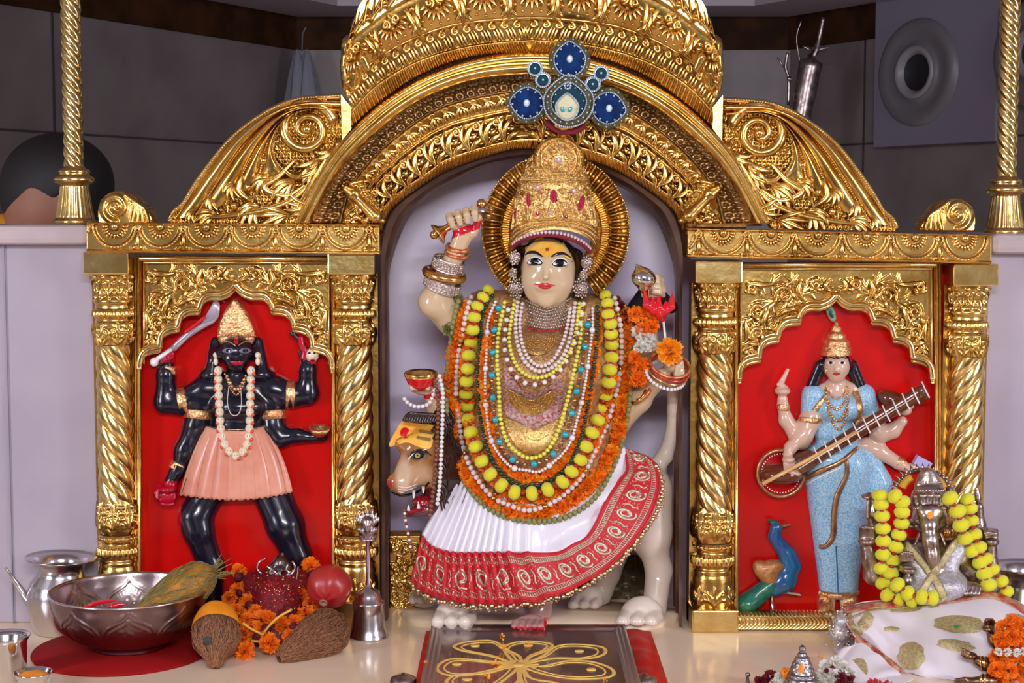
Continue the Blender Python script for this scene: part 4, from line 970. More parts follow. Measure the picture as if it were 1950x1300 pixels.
# neck/legs: foot with five toes
pr += [cap((925, 612, .05), (1140, 622, .05), 30, 30, .02), cap((1030, 620, .05), (1030, 1080, .03), 50, 40, .02), cap((870, 800, .05), (1165, 800, .06), 26, 30, .02), cap((1030, 1080, .0), (1025, 1160, -.005), 34, 26, .015), cap((1024, 1158, -.005), (1010, 1188, -.045), 22, 17, .012), ell((1008, 1190, -.05), (32, 9, 20), .008)]
for i in range(5): pr += chain([(982+i*13, 1186, -.062, 8), (979+i*13, 1193, -.080+.003*abs(i-3), 6.5 if i < 4 else 8)], .003)
Vt, Fc = sculpt(pr, .0020)
Vt[:, 2] = np.maximum(Vt[:, 2], .001)
px, py = to_px(Vt); C = np.tile(SKC, (len(Vt), 1))
R_ = np.array([.60, .008, .02])
def paint(mask, c): C[mask] = c
paint((py > 1148) & (py < 1215), [.46, .25, .22]); paint((py > 1176) & (px > 1036) , R_); paint((py > 1192) & (py < 1215), R_)
dl = (py-437)+(px-862)*.36; paint((dl > 2) & (dl < 17) & (px > 852) & (px < 922) & (Vt[:, 1] < -.038), R_); paint((dl > -4) & (dl < 2) & (px > 852) & (px < 915) & (Vt[:, 1] < -.058), [.85, .45, .42])
paint((px > 1222) & (px < 1300) & (py > 565) & (py < 575), R_)
paint((px > 1255) & (py > 672) & (py < 690) & (Vt[:, 1] > -.03), [.35, .01, .02]); paint((px < 840) & (py > 722) & (py < 760) & (Vt[:, 1] > -.035), R_)
body = mk('body', Vt, Fc, SKINM, goddess, cols=C); BF = bvh(body)
# face paint
for k, (ex, ey, sg) in enumerate(((1018, 499.5, 1), (1066.5, 502, -1))):
    w_ = 15.5
    patch('eye_outline', BF, [(ex-w_, ey+1), (ex-9, ey-7), (ex, ey-9.2), (ex+9, ey-7), (ex+w_, ey+1.5), (ex+7, ey+5.5), (ex-7, ey+5.5)], .0006, BLKG, goddess, 4)
    e = patch('eye', BF, [(ex-w_+2, ey+.5), (ex-8, ey-4.2), (ex, ey-5.4), (ex+8, ey-4.2), (ex+w_-2, ey+.8), (ex+6.5, ey+3.2), (ex-6.5, ey+3.2)], .0011, WHT, goddess, 4, thick=.0012)
    patch('iris', BF, [(ex-.5+8.4*math.cos(a), ey-1.0+5.6*math.sin(a)) for a in np.linspace(0, 2*PI, 10, endpoint=False)], .0026, BLKG, e, 3, thick=.0005)
    strokepatch('upper_lid', BF, [(ex-w_, ey-.5), (ex-9, ey-8), (ex, ey-10.5), (ex+9, ey-8.4), (ex+w_+1, ey)], [.6, 1.4, 1.5, 1.4, .6], .0012, WHT, e)
strokepatch('eyebrow', BF, [(1000, 485), (1009, 480.5), (1021, 481), (1033, 488.5)], [1.0, 3.0, 3.0, 1.2], .0012, BLKG, goddess)
strokepatch('eyebrow', BF, [(1050, 489), (1060, 484), (1073, 483), (1087, 490)], [1.2, 3.0, 3.0, 1.0], .0012, BLKG, goddess)
patch('forehead_mark', BF, [(997, 470), (1004, 459), (1016, 450), (1040, 444), (1068, 449), (1084, 461), (1093, 480), (1094, 497), (1090, 499), (1086, 489), (1074, 481), (1060, 481), (1043, 489), (1034, 487), (1022, 479), (1008, 478), (997, 486)], .0010, ORNP, goddess, 6, 60)
patch('forehead_dot', BF, [(1042+3.2*math.cos(a), 475+4*math.sin(a)) for a in np.linspace(0, 2*PI, 8, endpoint=False)], .0022, mat('copper_dot', (.5, .14, .08), .3, .5), goddess, 3, thick=.001)
LIP = mat('red_lips', (.62, .03, .03), .2, coat=.3)
patch('upper_lip', BF, [(1016, 541), (1026, 540), (1034, 538.3), (1038, 539.6), (1042, 538.6), (1050, 541), (1059, 544), (1048, 545.5), (1038, 545.2), (1026, 543.5)], .0010, LIP, goddess, 4, thick=.0018)
patch('lower_lip', BF, [(1024, 543.8), (1038, 545.6), (1050, 545.8), (1047, 549), (1038, 550.5), (1030, 549)], .0010, LIP, goddess, 4, thick=.0024)
Vt, Fc = sculpt([ell((1044, 500, .006), (61, 62, 52), .01), cap((990, 480, .0), (988, 560, .01), 10, 12, .01), cap((1100, 485, .0), (1102, 560, .01), 10, 12, .01)], .003)
mk('hair', Vt, Fc, BLKG, goddess)
# earrings: silver filigree discs and drops
FIL = mat('silver_filigree', (.82, .72, .66), .28, 1, bump=.6, bscale=700, col2=(.42, .33, .28), vscale=260, dist=.001)
def bead_cluster(pts, r, y, m, nm, par):
    mb = MB()
    for q in pts: mb.ball(P(q[0], q[1], y if len(q) < 3 else q[2]), r*S(y), 3)
    return mb.build(nm, m, par)
for nm, c in (('l', [(980, 490), (977, 520), (982, 548)]), ('r', [(1118, 500), (1112, 522), (1106, 548)])):
    pts = []
    for (x, y), R in zip(c, (13, 9, 18)):
        for k in range(int(R*2.2)):
            a = k*2.4; q = R*math.sqrt(k/(R*2.2)); pts.append((x+q*math.cos(a)*.8, y+q*math.sin(a)*1.15, -.045-.006*(1-q/R)))
    t = thing('earring', 'silver filigree earring by the goddess\'s ' + ('cheek on the side of the raised sword' if nm == 'l' else 'cheek on the side of the conch shell'), 'earring', tuple(P(*c[1], -.03)))
    bead_cluster(pts, 2.6, -.045, FIL, 'filigree', t); mb = MB(); mb.lathe(P(*c[0], -.042), [(.1*S(), -.003), (11*S(), -.002), (12*S(), .002), (4*S(), .008), (.1*S(), .009)], 20, (0, -1, 0)); mb.build('upper_disc', FIL, t); mb = MB(); mb.lathe(P(*c[2], -.042), [(.1*S(), -.003), (14*S(), -.002), (15*S(), .002), (5*S(), .006), (.1*S(), .007)], 20, (0, -1, 0)); mb.build('lower_disc', FIL, t)
# torso cloth
pr = [ell((1025, 700, .03), (150, 150, 85), .05), ell((1022, 830, .035), (140, 140, 92), .05), cap((925, 600, .035), (1155, 608, .035), 50, 48, .03), ell((1020, 900, .03), (150, 110, 90), .03)]
Vt, Fc = sculpt(pr, .004); torso = mk('blouse', Vt, Fc, BROC, goddess); BT = bvh(torso)
px, py = to_px(Vt)
# embroidered crescents on the blouse
def crescent(cx, cy, R, r2, dy, a0=0, a1=PI):
    a = np.linspace(a0, a1, 14); o = [(cx+R*math.cos(q), cy+R*math.sin(q)) for q in a]; i = [(cx+r2*math.cos(q), cy-dy+r2*math.sin(q)*.5) for q in a[::-1]]
    return o+i
for c in (crescent(1022, 640, 36, 34, 4), crescent(1012, 745, 46, 44, 6), crescent(1018, 790, 62, 50, -4), crescent(1020, 822, 48, 40, 6), ):
    patch('embroidered_crescent', BT, c, .004, GOLDF, goddess, 4, 50, thick=.004)
mb = MB()
for cx_, cy_c, R_c in ((1022, 640, 34), (1012, 745, 44), (1020, 822, 46), (1018, 800, 58)):
    for rr_ in np.arange(.25, 1.05, .13):
        for a in np.linspace(.05, PI-.05, int(30*rr_)+5): 
            x, y = cx_+R_c*rr_*math.cos(a), cy_c+R_c*rr_*math.sin(a); mb.ball(P(x, y, drape(BT, x, y, .0075, -.06)), 1.1*S(-.06), 2)
for k in range(500):
    x, y = RNG.uniform(955, 1092), RNG.uniform(635, 868); mb.ball(P(x, y, drape(BT, x, y, .001, -.06)), 1.2*S(-.06), 2)
tag(mb.build('gold_seed_beads', GOLDS, goddess), kind='stuff')
REDB = mat('maroon_sequins', (.35, .03, .05), .3, .3, bump=.8, bscale=500, col2=(.55, .45, .4), vscale=220)
patch('sequin_panel', BT, [(960, 700), (985, 735), (1025, 748), (1070, 720), (1075, 760), (1060, 800), (1000, 812), (962, 790)], .0015, REDB, goddess, 4, 40)
# ------------------------------------------------------------------ skirt
SATIN = mat('white_satin', (.88, .85, .91), .3, sheen=.3, coat=.2, col2=(.80, .77, .86), vscale=8)
REDC = mat('red_border_cloth', (.58, .012, .02), .6, bump=.3, bscale=400); EMB = mat('silver_gold_thread', (.72, .56, .42), .38, .8, bump=.7, bscale=500, dist=.001)
Tc = [(905, 800), (893, 860), (884, 905), (950, 880), (1040, 880), (1120, 860), (1170, 842), (1180, 846), (1184, 850)]
Tp = resample(catmull([(892, 850), (940, 900), (1020, 900), (1110, 880), (1165, 850), (1184, 846)], 8), 200)
Bp = resample(catmull([(803, 1017), (822, 1040), (860, 1052), (903, 1053), (977, 1052), (1055, 1052), (1090, 1036), (1121, 1015), (1155, 950), (1180, 912), (1192, 893), (1188, 853)], 8), 200)
Hp = resample(catmull([(782, 1098), (796, 1117), (830, 1134), (896, 1147), (977, 1148), (1047, 1136), (1110, 1110), (1160, 1077), (1205, 1030), (1240, 980), (1256, 931), (1251, 894), (1236, 872), (1210, 862)], 8), 200)
sp_ = np.linspace(0, 1, 200)
dT = np.interp(sp_, [0, .3, .7, 1], [.0, -.055, -.05, .02]); dB = np.interp(sp_, [0, .15, .35, .55, .75, 1], [-.02, -.075, -.10, -.105, -.07, .015]); dH = np.interp(sp_, [0, .15, .35, .55, .75, 1], [-.02, -.085, -.115, -.115, -.075, .02])
pl = np.zeros(200); ph = np.cumsum(np.interp(sp_, [0, .3, .36, .5, 1], [1.25, 1.15, .45, .16, .09])); pl = np.sin(ph)
plw = np.interp(sp_, [0, .3, .45, .6, 1], [1, 1, .8, .7, .8])
V_ = np.linspace(0, 1, 40)[:, None]
X = Tp[:, 0]*(1-V_)+Bp[:, 0]*V_+pl*plw*V_*1.5; Y = Tp[:, 1]*(1-V_)+Bp[:, 1]*V_; D = dT*(1-V_)+dB*V_+pl*plw*(.0025+.0045*V_)
fold = .006*np.sin(X*.045+Y*.09)*np.interp(sp_, [0, .4, .6, 1], [0, 0, 1, 1])
G = PV(X, Y, D+fold); mb = MB().grid(G); sk = mb.build('skirt', SATIN, goddess); so = sk.modifiers.new('s', 'SOLIDIFY'); so.thickness = .002
V2 = np.linspace(0, 1, 26)[:, None]; step = .003*np.sign(np.sin(ph))*(sp_ < .4)
X = Bp[:, 0]*(1-V2)+Hp[:, 0]*V2+pl*plw*1.5; Y = Bp[:, 1]*(1-V2)+Hp[:, 1]*V2+3*pl*plw*(sp_ < .42); D = dB*(1-V2)+dH*V2+pl*plw*.0065-.002
mb = MB().grid(PV(X, Y, D)); bo = mb.build('skirt_border', REDC, goddess); so = bo.modifiers.new('s', 'SOLIDIFY'); so.thickness = .002
def bord(s, v):      # point on the border (px, py, depth)
    i = s*199; X_ = np.interp(i, np.arange(200), Bp[:, 0])*(1-v)+np.interp(i, np.arange(200), Hp[:, 0])*v+1.5*np.interp(i, np.arange(200), pl*plw)
    Y_ = np.interp(i, np.arange(200), Bp[:, 1])*(1-v)+np.interp(i, np.arange(200), Hp[:, 1])*v+3*np.interp(i, np.arange(200), pl*plw*(sp_ < .42))
    return X_, Y_, np.interp(i, np.arange(200), dB)*(1-v)+np.interp(i, np.arange(200), dH)*v+.0065*np.interp(i, np.arange(200), pl*plw)-.0045
mb = MB()
def btube(pts, r): q = np.array([bord(s, v) for s, v in pts]); mb.tube(PV(q[:, 0], q[:, 1], q[:, 2]), r*S(-.08), 5)
for v in (.10, .22, .80, .90): btube([(s, v) for s in np.linspace(0, 1, 150)], 1.1)
for k in range(150):
    s = (k+.5)/150
    for a, b in ((.11, .21), (.81, .895)): btube([(s-.001, a), (s+.001, b)], 1.5)
L_ = 15
for k in range(L_):      # paisleys
    s0 = (k+.5)/L_; 
    t = np.linspace(0, 1, 20); a = t*2*PI*1.35+1.0; rr = 1-.62*t
    btube([(s0+.022*r_*math.cos(q)*(1 if s0 < .6 else .9), .51+.24*r_*math.sin(q)) for q, r_ in zip(a, rr)], 3.0)
    btube([(s0+.010*math.cos(q), .50+.10*math.sin(q)) for q in np.linspace(0, 6, 9)], 2.6)
    btube([(s0+.028, .36), (s0+.033, .5), (s0+.026, .64), (s0+.030, .7)], 2.0)
for k in range(900):
    s_, v_ = RNG.uniform(0, 1), RNG.uniform(.27, .76); 
    if k % 2: s_ = (round(s_*60)+.5)/60
    x, y, d_ = bord(s_, v_); mb.ball(P(x, y, d_), RNG.uniform(1.0, 1.8)*S(-.08), 2)
mb.build('border_embroidery', EMB, goddess)
mb = MB(); btube([(s, 1.0) for s in np.linspace(0, 1, 150)], 2.0); btube([(s, .0) for s in np.linspace(0, 1, 150)], 1.6); mb.build('border_piping', REDC, goddess)
BELL = mat('tiny_brass_bells', (.72, .52, .30), .3, 1)
def pom_mesh(name, r, m, flat=.86, rough=.04, n=10):
    mb = MB(); mb.ball((0, 0, 0), (r, r, r*flat), n); v = np.concatenate(mb.v); k = 1+RNG.normal(0, rough, len(v)); me = bpy.data.meshes.new(name)
    me.from_pydata((v*k[:, None]).tolist(), [], mb.f); me.materials.append(m); me.polygons.foreach_set('use_smooth', [True]*len(me.polygons)); me.validate(); return me
def put(name, me, parent, loc, rot=(0, 0, 0), sc=1.0):
    o = bpy.data.objects.new(name, me); COL.objects.link(o); o.parent = parent
    base = Vector((0, 0, 0)); q = parent
    while q is not None: base += q.location; q = q.parent
    o.location = Vector(loc)-base; o.rotation_euler = rot; o.scale = (sc,)*3 if not hasattr(sc, '__len__') else sc; return o
bellm = pom_mesh('hem_bell', 1, BELL, 1.15, 0, 6)
for k, s in enumerate(np.linspace(.0, .99, 100)):
    x, y, d = bord(s, 1.0); f = np.interp(s, [0, .5, .8, 1], [0, .3, .9, .6]); put('hem_bell', bellm, goddess, P(x+6*f+RNG.uniform(-2, 2), y+8*(1-f*.6)+RNG.uniform(-2, 3), d+RNG.uniform(-.004, .004)), (0, 0, 0), 4.4*S(-.1))
mb = MB()
for k in range(170):
    s = RNG.uniform(0, .96); x, y, d = bord(s, 1.0); o_ = 5+RNG.uniform(0, 9); nx = np.interp(s, [0, .5, .8, 1], [0, .3, .9, .6]); mb.ball(P(x+o_*nx, y+o_*(1-nx*.5), d+RNG.uniform(0, .006)), 3.2*S(-.1), 3)
tag(mb.build('bell_fringe', BELL, goddess), kind='stuff')
# ------------------------------------------------------------------ crown, halo, plume
crown = thing('crown', 'tall filigree gold crown set with red marquise stones on the central goddess', 'crown', tuple(P(1055, 470, -.02)))
def crown_r(v): return np.interp(v, [285, 300, 320, 345, 380, 420, 455, 472, 488], [30, 42, 54, 63, 70, 75, 79, 82, 83])
cxv = lambda v: 1055+ (v-400)*0*.0
v = np.linspace(292, 486, 150); th = np.linspace(-PI*.56, PI*.56, 200); T, VV = np.meshgrid(th, v)
st = []
U = T*76
for (a, b) in ((470, 5), (456, 3), (444, 2.5), (350, 2.5)): st.append(([(-140, a), (140, a)], b, b, .006))
for k in range(-26, 27): st.append(([(k*5.2, 463)], 2.6, 2.6, .006)); st.append(([(k*5.2, 450)], 2.4, 2.4, .005)); st.append(([(k*6, 342)], 3, 3, .005))
for k in range(230):
    u, q = RNG.uniform(-130, 130), RNG.uniform(300, 442); st.append((spiral(u, q, RNG.uniform(4, 8), 1.3, RNG.uniform(0, 6), RNG.choice([-1, 1]), 10), 1.5, 1.2, .0045))
for k in range(0): st.append(([(RNG.uniform(-130, 130), RNG.uniform(296, 442))], 1.9, 1.9, .003))
for k in range(-4, 5): st.append((catmull([(k*32-14, 440), (k*32-10, 405), (k*32, 372), (k*32+10, 405), (k*32+14, 440)], 6), 2.2, 2.2, .007))
H = emboss(U, VV, st); R = crown_r(VV)+H/.001
arch_ = -46*np.cos(T)*np.clip((VV-400)/84, 0, 1)-4*np.cos(T)
sc = S(-.02); c0 = P(1055, 400, -.02)
Yw = -.015-R*sc*np.cos(T)*.92
G = np.stack([c0[0]+R*sc*np.sin(T), Yw, P(1055, 400, -.02)[2]-(VV+arch_-400)*sc], -1)
cr_ = mk('crown_band', G.reshape(-1, 3), MB().grid(np.zeros((150, 200, 3))).f, GOLDF, crown)
# domed medallion on top
X, Y = rect_grid(1012, 254, 1116, 346, 1.0); d = np.hypot((X-1064)/47, (Y-304)/43)
st = [(spiral(1064, 304, 34, 1, 0, 1, 30, 1.0), 2.5, 2.5, .006), (spiral(1064, 304, 42, 1, 0, 1, 36, 1.0), 2.5, 2.5, .006)]
for k in range(40): a = k*2*PI/40; st.append(([(1064+46*math.cos(a), 304+42*math.sin(a))], 4, 4, .007))
for k in range(120): a = RNG.uniform(0, 6.28); q = RNG.uniform(0, 38); st.append((spiral(1064+q*math.cos(a), 304+q*math.sin(a), RNG.uniform(3, 6), 1.2, a, 1, 9), 1.5, 1.2, .005))
H = emboss(X, Y, st)+.03*np.sqrt(np.clip(1-(d*.96)**2, 0, 1))
relief('crown_medallion', X, Y, H, -.045, GOLDF, crown, d < 1.06, back=.03)
Bc = bvh(list(crown.children))
mb = MB(); gp_ = []
for r_ in range(9):
    for c_ in range(-5, 6):
        x, y = 1055+c_*15.5+(r_ % 2)*7.7, 322+r_*13.5
        for q in spiral(x, y, 6.2, 1.25, RNG.uniform(0, 6), RNG.choice([-1, 1]), 11, .2): gp_.append((q[0], q[1], 1.25))
        gp_.append((x, y, 1.9)); gp_.append((x+7.7, y+2, 1.5))
for k in range(90):
    a = -1.45+2.9*k/89
    for v_, r_ in ((447, 1.7), (458, 2.0), (469, 1.7), (340, 1.6)): gp_.append((1055+(70 if v_ == 340 else 79)*math.sin(a), v_-46*math.cos(a)*np.clip((v_-400)/84, 0, 1)+(2 if v_ == 340 else 0), r_))
for k in range(44): a = k*2*PI/44; gp_.append((1064+50*math.cos(a), 304+46*math.sin(a), 3.4)); gp_.append((1064+38*math.cos(a), 304+35*math.sin(a), 1.8)); gp_.append((1064+44*math.cos(a), 304+40*math.sin(a), 1.6))
for k in range(9):
    a = k*2*PI/9
    for q in spiral(1064+23*math.cos(a), 304+21*math.sin(a), 7.5, 1.3, a, 1, 12, .2): gp_.append((q[0], q[1], 1.3))
for x, y, r_ in gp_:
    dd = drape(Bc, x, y, .0004, 9)
    if dd < 1: mb.ball(P(x, y, dd), r_*S(-.08), 2)
tag(mb.build('filigree_beads', GOLDS, crown), kind='stuff')
RUBY = mat('ruby_glass', (.45, .003, .06), .06, coat=.6); PINK = mat('pink_crystal', (.62, .40, .52), .08, coat=.5); TURQ = mat('turquoise_glass', (.03, .42, .55), .12, coat=.5); CRY = mat('clear_crystal', (.62, .80, .88), .05, coat=.8)
def gem(x, y, rx, ry, m, nm='stone', par=None, B=None, rot=0, lift=.002, d=None):
    dd = drape(B, x, y, lift, -.1) if d is None else d; mb = MB(); s = S(dd)
    n_ = 14; th = np.linspace(0, 2*PI, n_, endpoint=False)
    for_ = [(0.02, -.004), (.5, -.0038), (.85, -.002), (1, .001), (1, .004)]
    G = np.array([[(rx*r*math.cos(t)*abs(math.cos(t))**(.3 if ry > rx*1.6 else 0), ry*r*math.sin(t), h) for t in th] for r, h in for_])
    ca, sa = math.cos(rot), math.sin(rot); c = P(x, y, dd)
    G = np.stack([c[0]+(G[..., 0]*ca-G[..., 1]*sa)*s, c[1]+G[..., 2], c[2]-(G[..., 0]*sa+G[..., 1]*ca)*s], -1)
    return mb.grid(G, closev=True).build(nm, m, par, False)
for x, y, a, b, m, r in ((1054, 373, 7, 13, RUBY, 0), (1006, 381, 4, 15, RUBY, 0), (1107, 388, 6, 17, RUBY, .25), (1024, 407, 4, 4, RUBY, 0), (1078, 413, 4, 4, RUBY, 0), (1049, 405, 5, 5, PINK, 0), (1024, 357, 5, 5, PINK, 0), (1093, 364, 5, 5, PINK, 0), (1064, 305, 6, 6, PINK, 0), (981, 408, 3, 13, RUBY, 0)):
    gem(x, y, a, b, m, 'stone', crown, Bc, r)
mb = MB()
for k in range(26):
    a = -1.15+2.3*k/25; x = 1050+80*math.sin(a); y = 482-44*math.cos(a)+k*.35; mb.ball(P(x, y, -.018-84*sc*math.cos(a)*.95), 3.6*S(-.09), 4)
mb.build('pearl_edging', mat('pink_pearl', (.72, .52, .52), .2, coat=.5), crown)
mb = MB(); a = np.linspace(-1.2, 1.2, 30); mb.tube(PV(1050+80*np.sin(a), 488-45*np.cos(a)+4*(a+1.2), -.015-82*sc*np.cos(a)*.95), 4*S(-.09), 6); mb.build('velvet_lining', mat('maroon_velvet', (.22, .01, .02), .8), crown)
halo = thing('halo', 'fluted round gold halo standing behind the goddess\'s crown', 'halo', tuple(P(1058, 560, .03)))
cxh, cyh = 1058, 440
def ringband(nm, r0, r1, hf, m, n=900, nr=14, a0=-.98, a1=PI+.98, y0=.02):
    a = np.linspace(a0, a1, n); r = np.linspace(r0, r1, nr)[:, None]
    X = cxh+140*r*np.cos(a); Y = cyh-147*r*np.sin(a); 
    return relief(nm, X, Y, hf(a, r)*np.ones_like(X), y0, m, halo, back=.012)
ringband('fluted_rim', .74, 1.0, lambda a, r: .008+.026*np.abs(np.sin(a*30))**.9+.008*np.sin(PI*np.clip((r-.74)/.26, 0, 1)), GOLDS)
ringband('inner_flutes', .62, .74, lambda a, r: .008+.006*np.abs(np.sin(a*36)), GOLD, 700, 8)
ringband('dotted_strip', .50, .62, lambda a, r: .010+.006*np.abs(np.sin(a*40)*np.sin((r-.5)/.12*PI*3)), GOLDF, 900, 16)
mb = MB()
for k in range(130): a = -.96+(PI+1.92)*k/129; mb.ball(P(cxh+140*math.cos(a), cyh-147*math.sin(a), .005), 2.8*S(), 3)
mb.build('beaded_edge', GOLDS, halo)
plume = thing('plume_ornament', 'blue velvet peacock-eye plume edged with crystal beads above the crown', 'ornament', tuple(P(1075, 245, -.10)))
VEL = mat('blue_velvet', (.002, .035, .15), .7, col2=(.001, .012, .07), vscale=60, spec=.15); VELG = mat('teal_velvet', (.001, .04, .065), .6, spec=.2); OLV = mat('olive_sequin_cloth', (.13, .11, .025), .6, bump=.8, bscale=400, col2=(.06, .05, .02), vscale=90); CRB = mat('crystal_beads', (.55, .66, .75), .15, .3, coat=.5)
def teardrop(cx, cy, rx, ry, ang, n=40, pt=.25):
    t = np.linspace(0, 2*PI, n, endpoint=False); x = rx*np.cos(t)*(1-pt*np.clip(-np.sin(t), 0, 1)**2*0-.0); y = ry*np.sin(t); x = x*(1-.45*np.clip(-y/ry, 0, 1)**2*(pt/.25)); c, s = math.cos(ang), math.sin(ang)
    return np.stack([cx+x*c-y*s, cy+x*s+y*c], 1)
def slabpx(nm, out, y, th, m, par, dome=.0, hole=None):
    o = np.asarray(out); c = o.mean(0); V2, F = [], []; n = len(o); R = 5
    for k in range(R+1):
        f = 1-k/R
        for q in o: p_ = c+(q-c)*f; V2.append(P(p_[0], p_[1], y-dome*(1-f*f)))
    for k in range(R):
        for i in range(n): j = (i+1) % n; F.append((k*n+i, k*n+j, (k+1)*n+j, (k+1)*n+i))
    b0 = len(V2)
    for q in o: V2.append(P(q[0], q[1], y+th))
    for i in range(n): j = (i+1) % n; F.append((i, b0+i, b0+j, j))
    F.append(tuple(range(b0, b0+n)))
    return mk(nm, V2, F, m, par)
def beadline(out, r, y, step, m, nm, par, closed=True):
    mb = MB()
    for q in resample(out, step=step, closed=closed): mb.ball(P(q[0], q[1], y), r*S(y), 3)
    return mb.build(nm, m, par)
for (cx, cy, rx, ry, ang, y) in ((1085, 112, 30, 33, 0, -.118), (1003, 196, 30, 32, -PI/2+.1, -.112), (1160, 206, 30, 32, PI/2+.15, -.112)):
    f = slabpx('feather_eye', teardrop(cx, cy, rx+10, ry+9, ang), y, .004, OLV, plume, .001)
    slabpx('blue_velvet', teardrop(cx, cy, rx, ry, ang), y-.004, .003, VEL, f, .002); beadline(teardrop(cx, cy, rx, ry, ang), 1.7, y-.006, 3.6, CRB, 'bead_outline', f)
    mb = MB()
    for q in resample(teardrop(cx, cy, rx-4, ry-4, ang), 11, closed=True): mb.ball(P(q[0], q[1], y-.006), 2.2*S(y), 3)
    for q in resample(teardrop(cx, cy, rx+6, ry+6, ang), 14, closed=True): mb.ball(P(q[0], q[1], y-.004), 1.8*S(y), 3)
    mb.build('scattered_beads', CRB, f); gem(cx, cy, 6, 7.5, CRY, 'centre_stone', f, d=y-.008)
f = slabpx('central_feather_eye', teardrop(1083, 192, 48, 50, 0), -.122, .004, OLV, plume, .001); beadline(teardrop(1083, 192, 48, 50, 0), 2.0, -.125, 4, CRB, 'bead_outline', f)
slabpx('teal_velvet', teardrop(1083, 192, 34, 36, 0), -.127, .003, VELG, f, .001); beadline(teardrop(1083, 192, 34, 36, 0), 1.7, -.129, 3.6, CRB, 'inner_bead_outline', f)
IVO = mat('ivory_beadwork', (.62, .58, .36), .4, .2, bump=.8, bscale=600, dist=.001)
slabpx('ivory_beadwork', teardrop(1080, 203, 23, 27, 0, pt=.35), -.131, .003, IVO, f, .002); beadline(teardrop(1080, 203, 22, 26, 0, pt=.35), 1.8, -.134, 3.6, CRB, 'ivory_outline', f)
gem(1071, 208, 4, 6, TURQ, 'turquoise_stone', f, rot=-.5, d=-.136); gem(1086, 208, 4, 6, TURQ, 'turquoise_stone', f, rot=.5, d=-.136)
mb = MB()
for k in range(9): a = k*2*PI/8; mb.ball(P(1081+(6*math.cos(a) if k < 8 else 0), 163+(6*math.sin(a) if k < 8 else 0), -.131), 2.4*S(-.13), 3)
for q in resample(teardrop(1083, 192, 41, 43, 0), 22, closed=True): mb.ball(P(q[0], q[1], -.126), 2.0*S(-.13), 3)
for q in resample(teardrop(1083, 192, 29, 31, 0), 12, closed=True): mb.ball(P(q[0], q[1], -.130), 1.7*S(-.13), 3)
mb.build('scattered_beads', CRB, f)
for cx, cy in ((1019, 130), (1034, 152), (1129, 160), (1145, 139)):
    o = [(cx+14*math.cos(a), cy+14*math.sin(a)) for a in np.linspace(0, 2*PI, 24, endpoint=False)]; i = [(cx+11*math.cos(a), cy+11*math.sin(a)) for a in np.linspace(0, 2*PI, 24, endpoint=False)]
    f = slabpx('small_feather_eye', o, -.120, .003, CRB, plume, .0); slabpx('teal_velvet', i, -.123, .002, VELG, f, .001); beadline(o, 2.0, -.122, 4, CRB, 'bead_outline', f); gem(cx, cy, 2.4, 2.4, CRY, 'centre_stone', f, d=-.127)
Vt, Fc = sculpt([cap((1075, 225, -.11), (1073, 262, -.06), 5, 6, .004), ell((1074, 240, -.115), (12, 6, 8), .003), ell((1062, 238, -.11), (7, 5, 6), .003), ell((1086, 240, -.11), (7, 5, 6), .003)], .002); mk('plume_stem', Vt, Fc, GOLDS, plume)
mb = MB(); tubepx(mb, catmull([(1040, 232), (1060, 246), (1075, 250), (1095, 248), (1115, 238)], 5), 7, -.09, 8); mb.build('maroon_base', mat('maroon_velvet', (.22, .01, .02), .8), plume)
# ================================================================== garlands and necklaces
BB = bvh([torso, body, sk])
def marigold_mesh(name, R, m, petals=70, seed=1):
    rg = np.random.default_rng(seed); V2, F = [], []
    for k in range(petals):
        f = (k+.5)/petals; ph = math.acos(1-1.75*f); th = k*2.39996+rg.uniform(-.2, .2)
        n = np.array([math.sin(ph)*math.cos(th), math.sin(ph)*math.sin(th), math.cos(ph)]); t = np.cross(n, [0.1, .2, 1.0]); t /= np.linalg.norm(t); b = np.cross(n, t)
        a = rg.uniform(0, 6.28); t2 = t*math.cos(a)+b*math.sin(a); w_ = R*rg.uniform(.26, .40); L = R*rg.uniform(.85, 1.08); n0 = len(V2)
        b2 = np.cross(n, t2)
        for i, (q, ww) in enumerate(((.35, .35), (.75, 1.0), (1.0, .9))):
            for j, s in enumerate((-1, -.33, .33, 1)):
                V2.append(n*L*q*(1-.10*abs(s)*(i == 2)+(.07 if j % 2 else -.04)*(i == 2))+t2*w_*ww*s*.75+b2*w_*.35*(q-.4)+n*.04*R*rg.normal())
        for i in range(2):
            for j in range(3): a_ = n0+i*4+j; F.append((a_, a_+1, a_+5, a_+4))
    me = bpy.data.meshes.new(name); me.from_pydata([tuple(v) for v in V2], [], F); me.materials.append(m); me.polygons.foreach_set('use_smooth', [True]*len(me.polygons)); return me
YEL = mat('yellow_pompom_wool', (.84, .80, .010), .9, bump=.6, bscale=900, sheen=.3, dist=.001); REDBD = mat('red_glass_bead', (.42, .01, .015), .15, coat=.4); GRN = mat('dark_green_glass', (.005, .035, .018), .12, coat=.6)
PEARL = mat('pearl', (.78, .66, .64), .18, coat=.5); WPEARL = mat('white_pearl', (.80, .76, .74), .16, coat=.5); BRB = mat('brown_wood_bead', (.22, .06, .025), .35, coat=.2); YB = mat('yellow_bead', (.80, .76, .08), .3, coat=.3)
TURB = mat('turquoise_pearl', (.02, .42, .55), .14, .2, coat=.5); GBD = mat('gold_bead', (.80, .52, .20), .25, 1); MARI = mat('marigold_petals', (1.0, .27, .004), .65, sss=.1, col2=(.95, .18, .002), vscale=60); MARY = mat('light_marigold_petals', (1.0, .42, .01), .6, sss=.1, col2=(1.0, .30, .005), vscale=60)
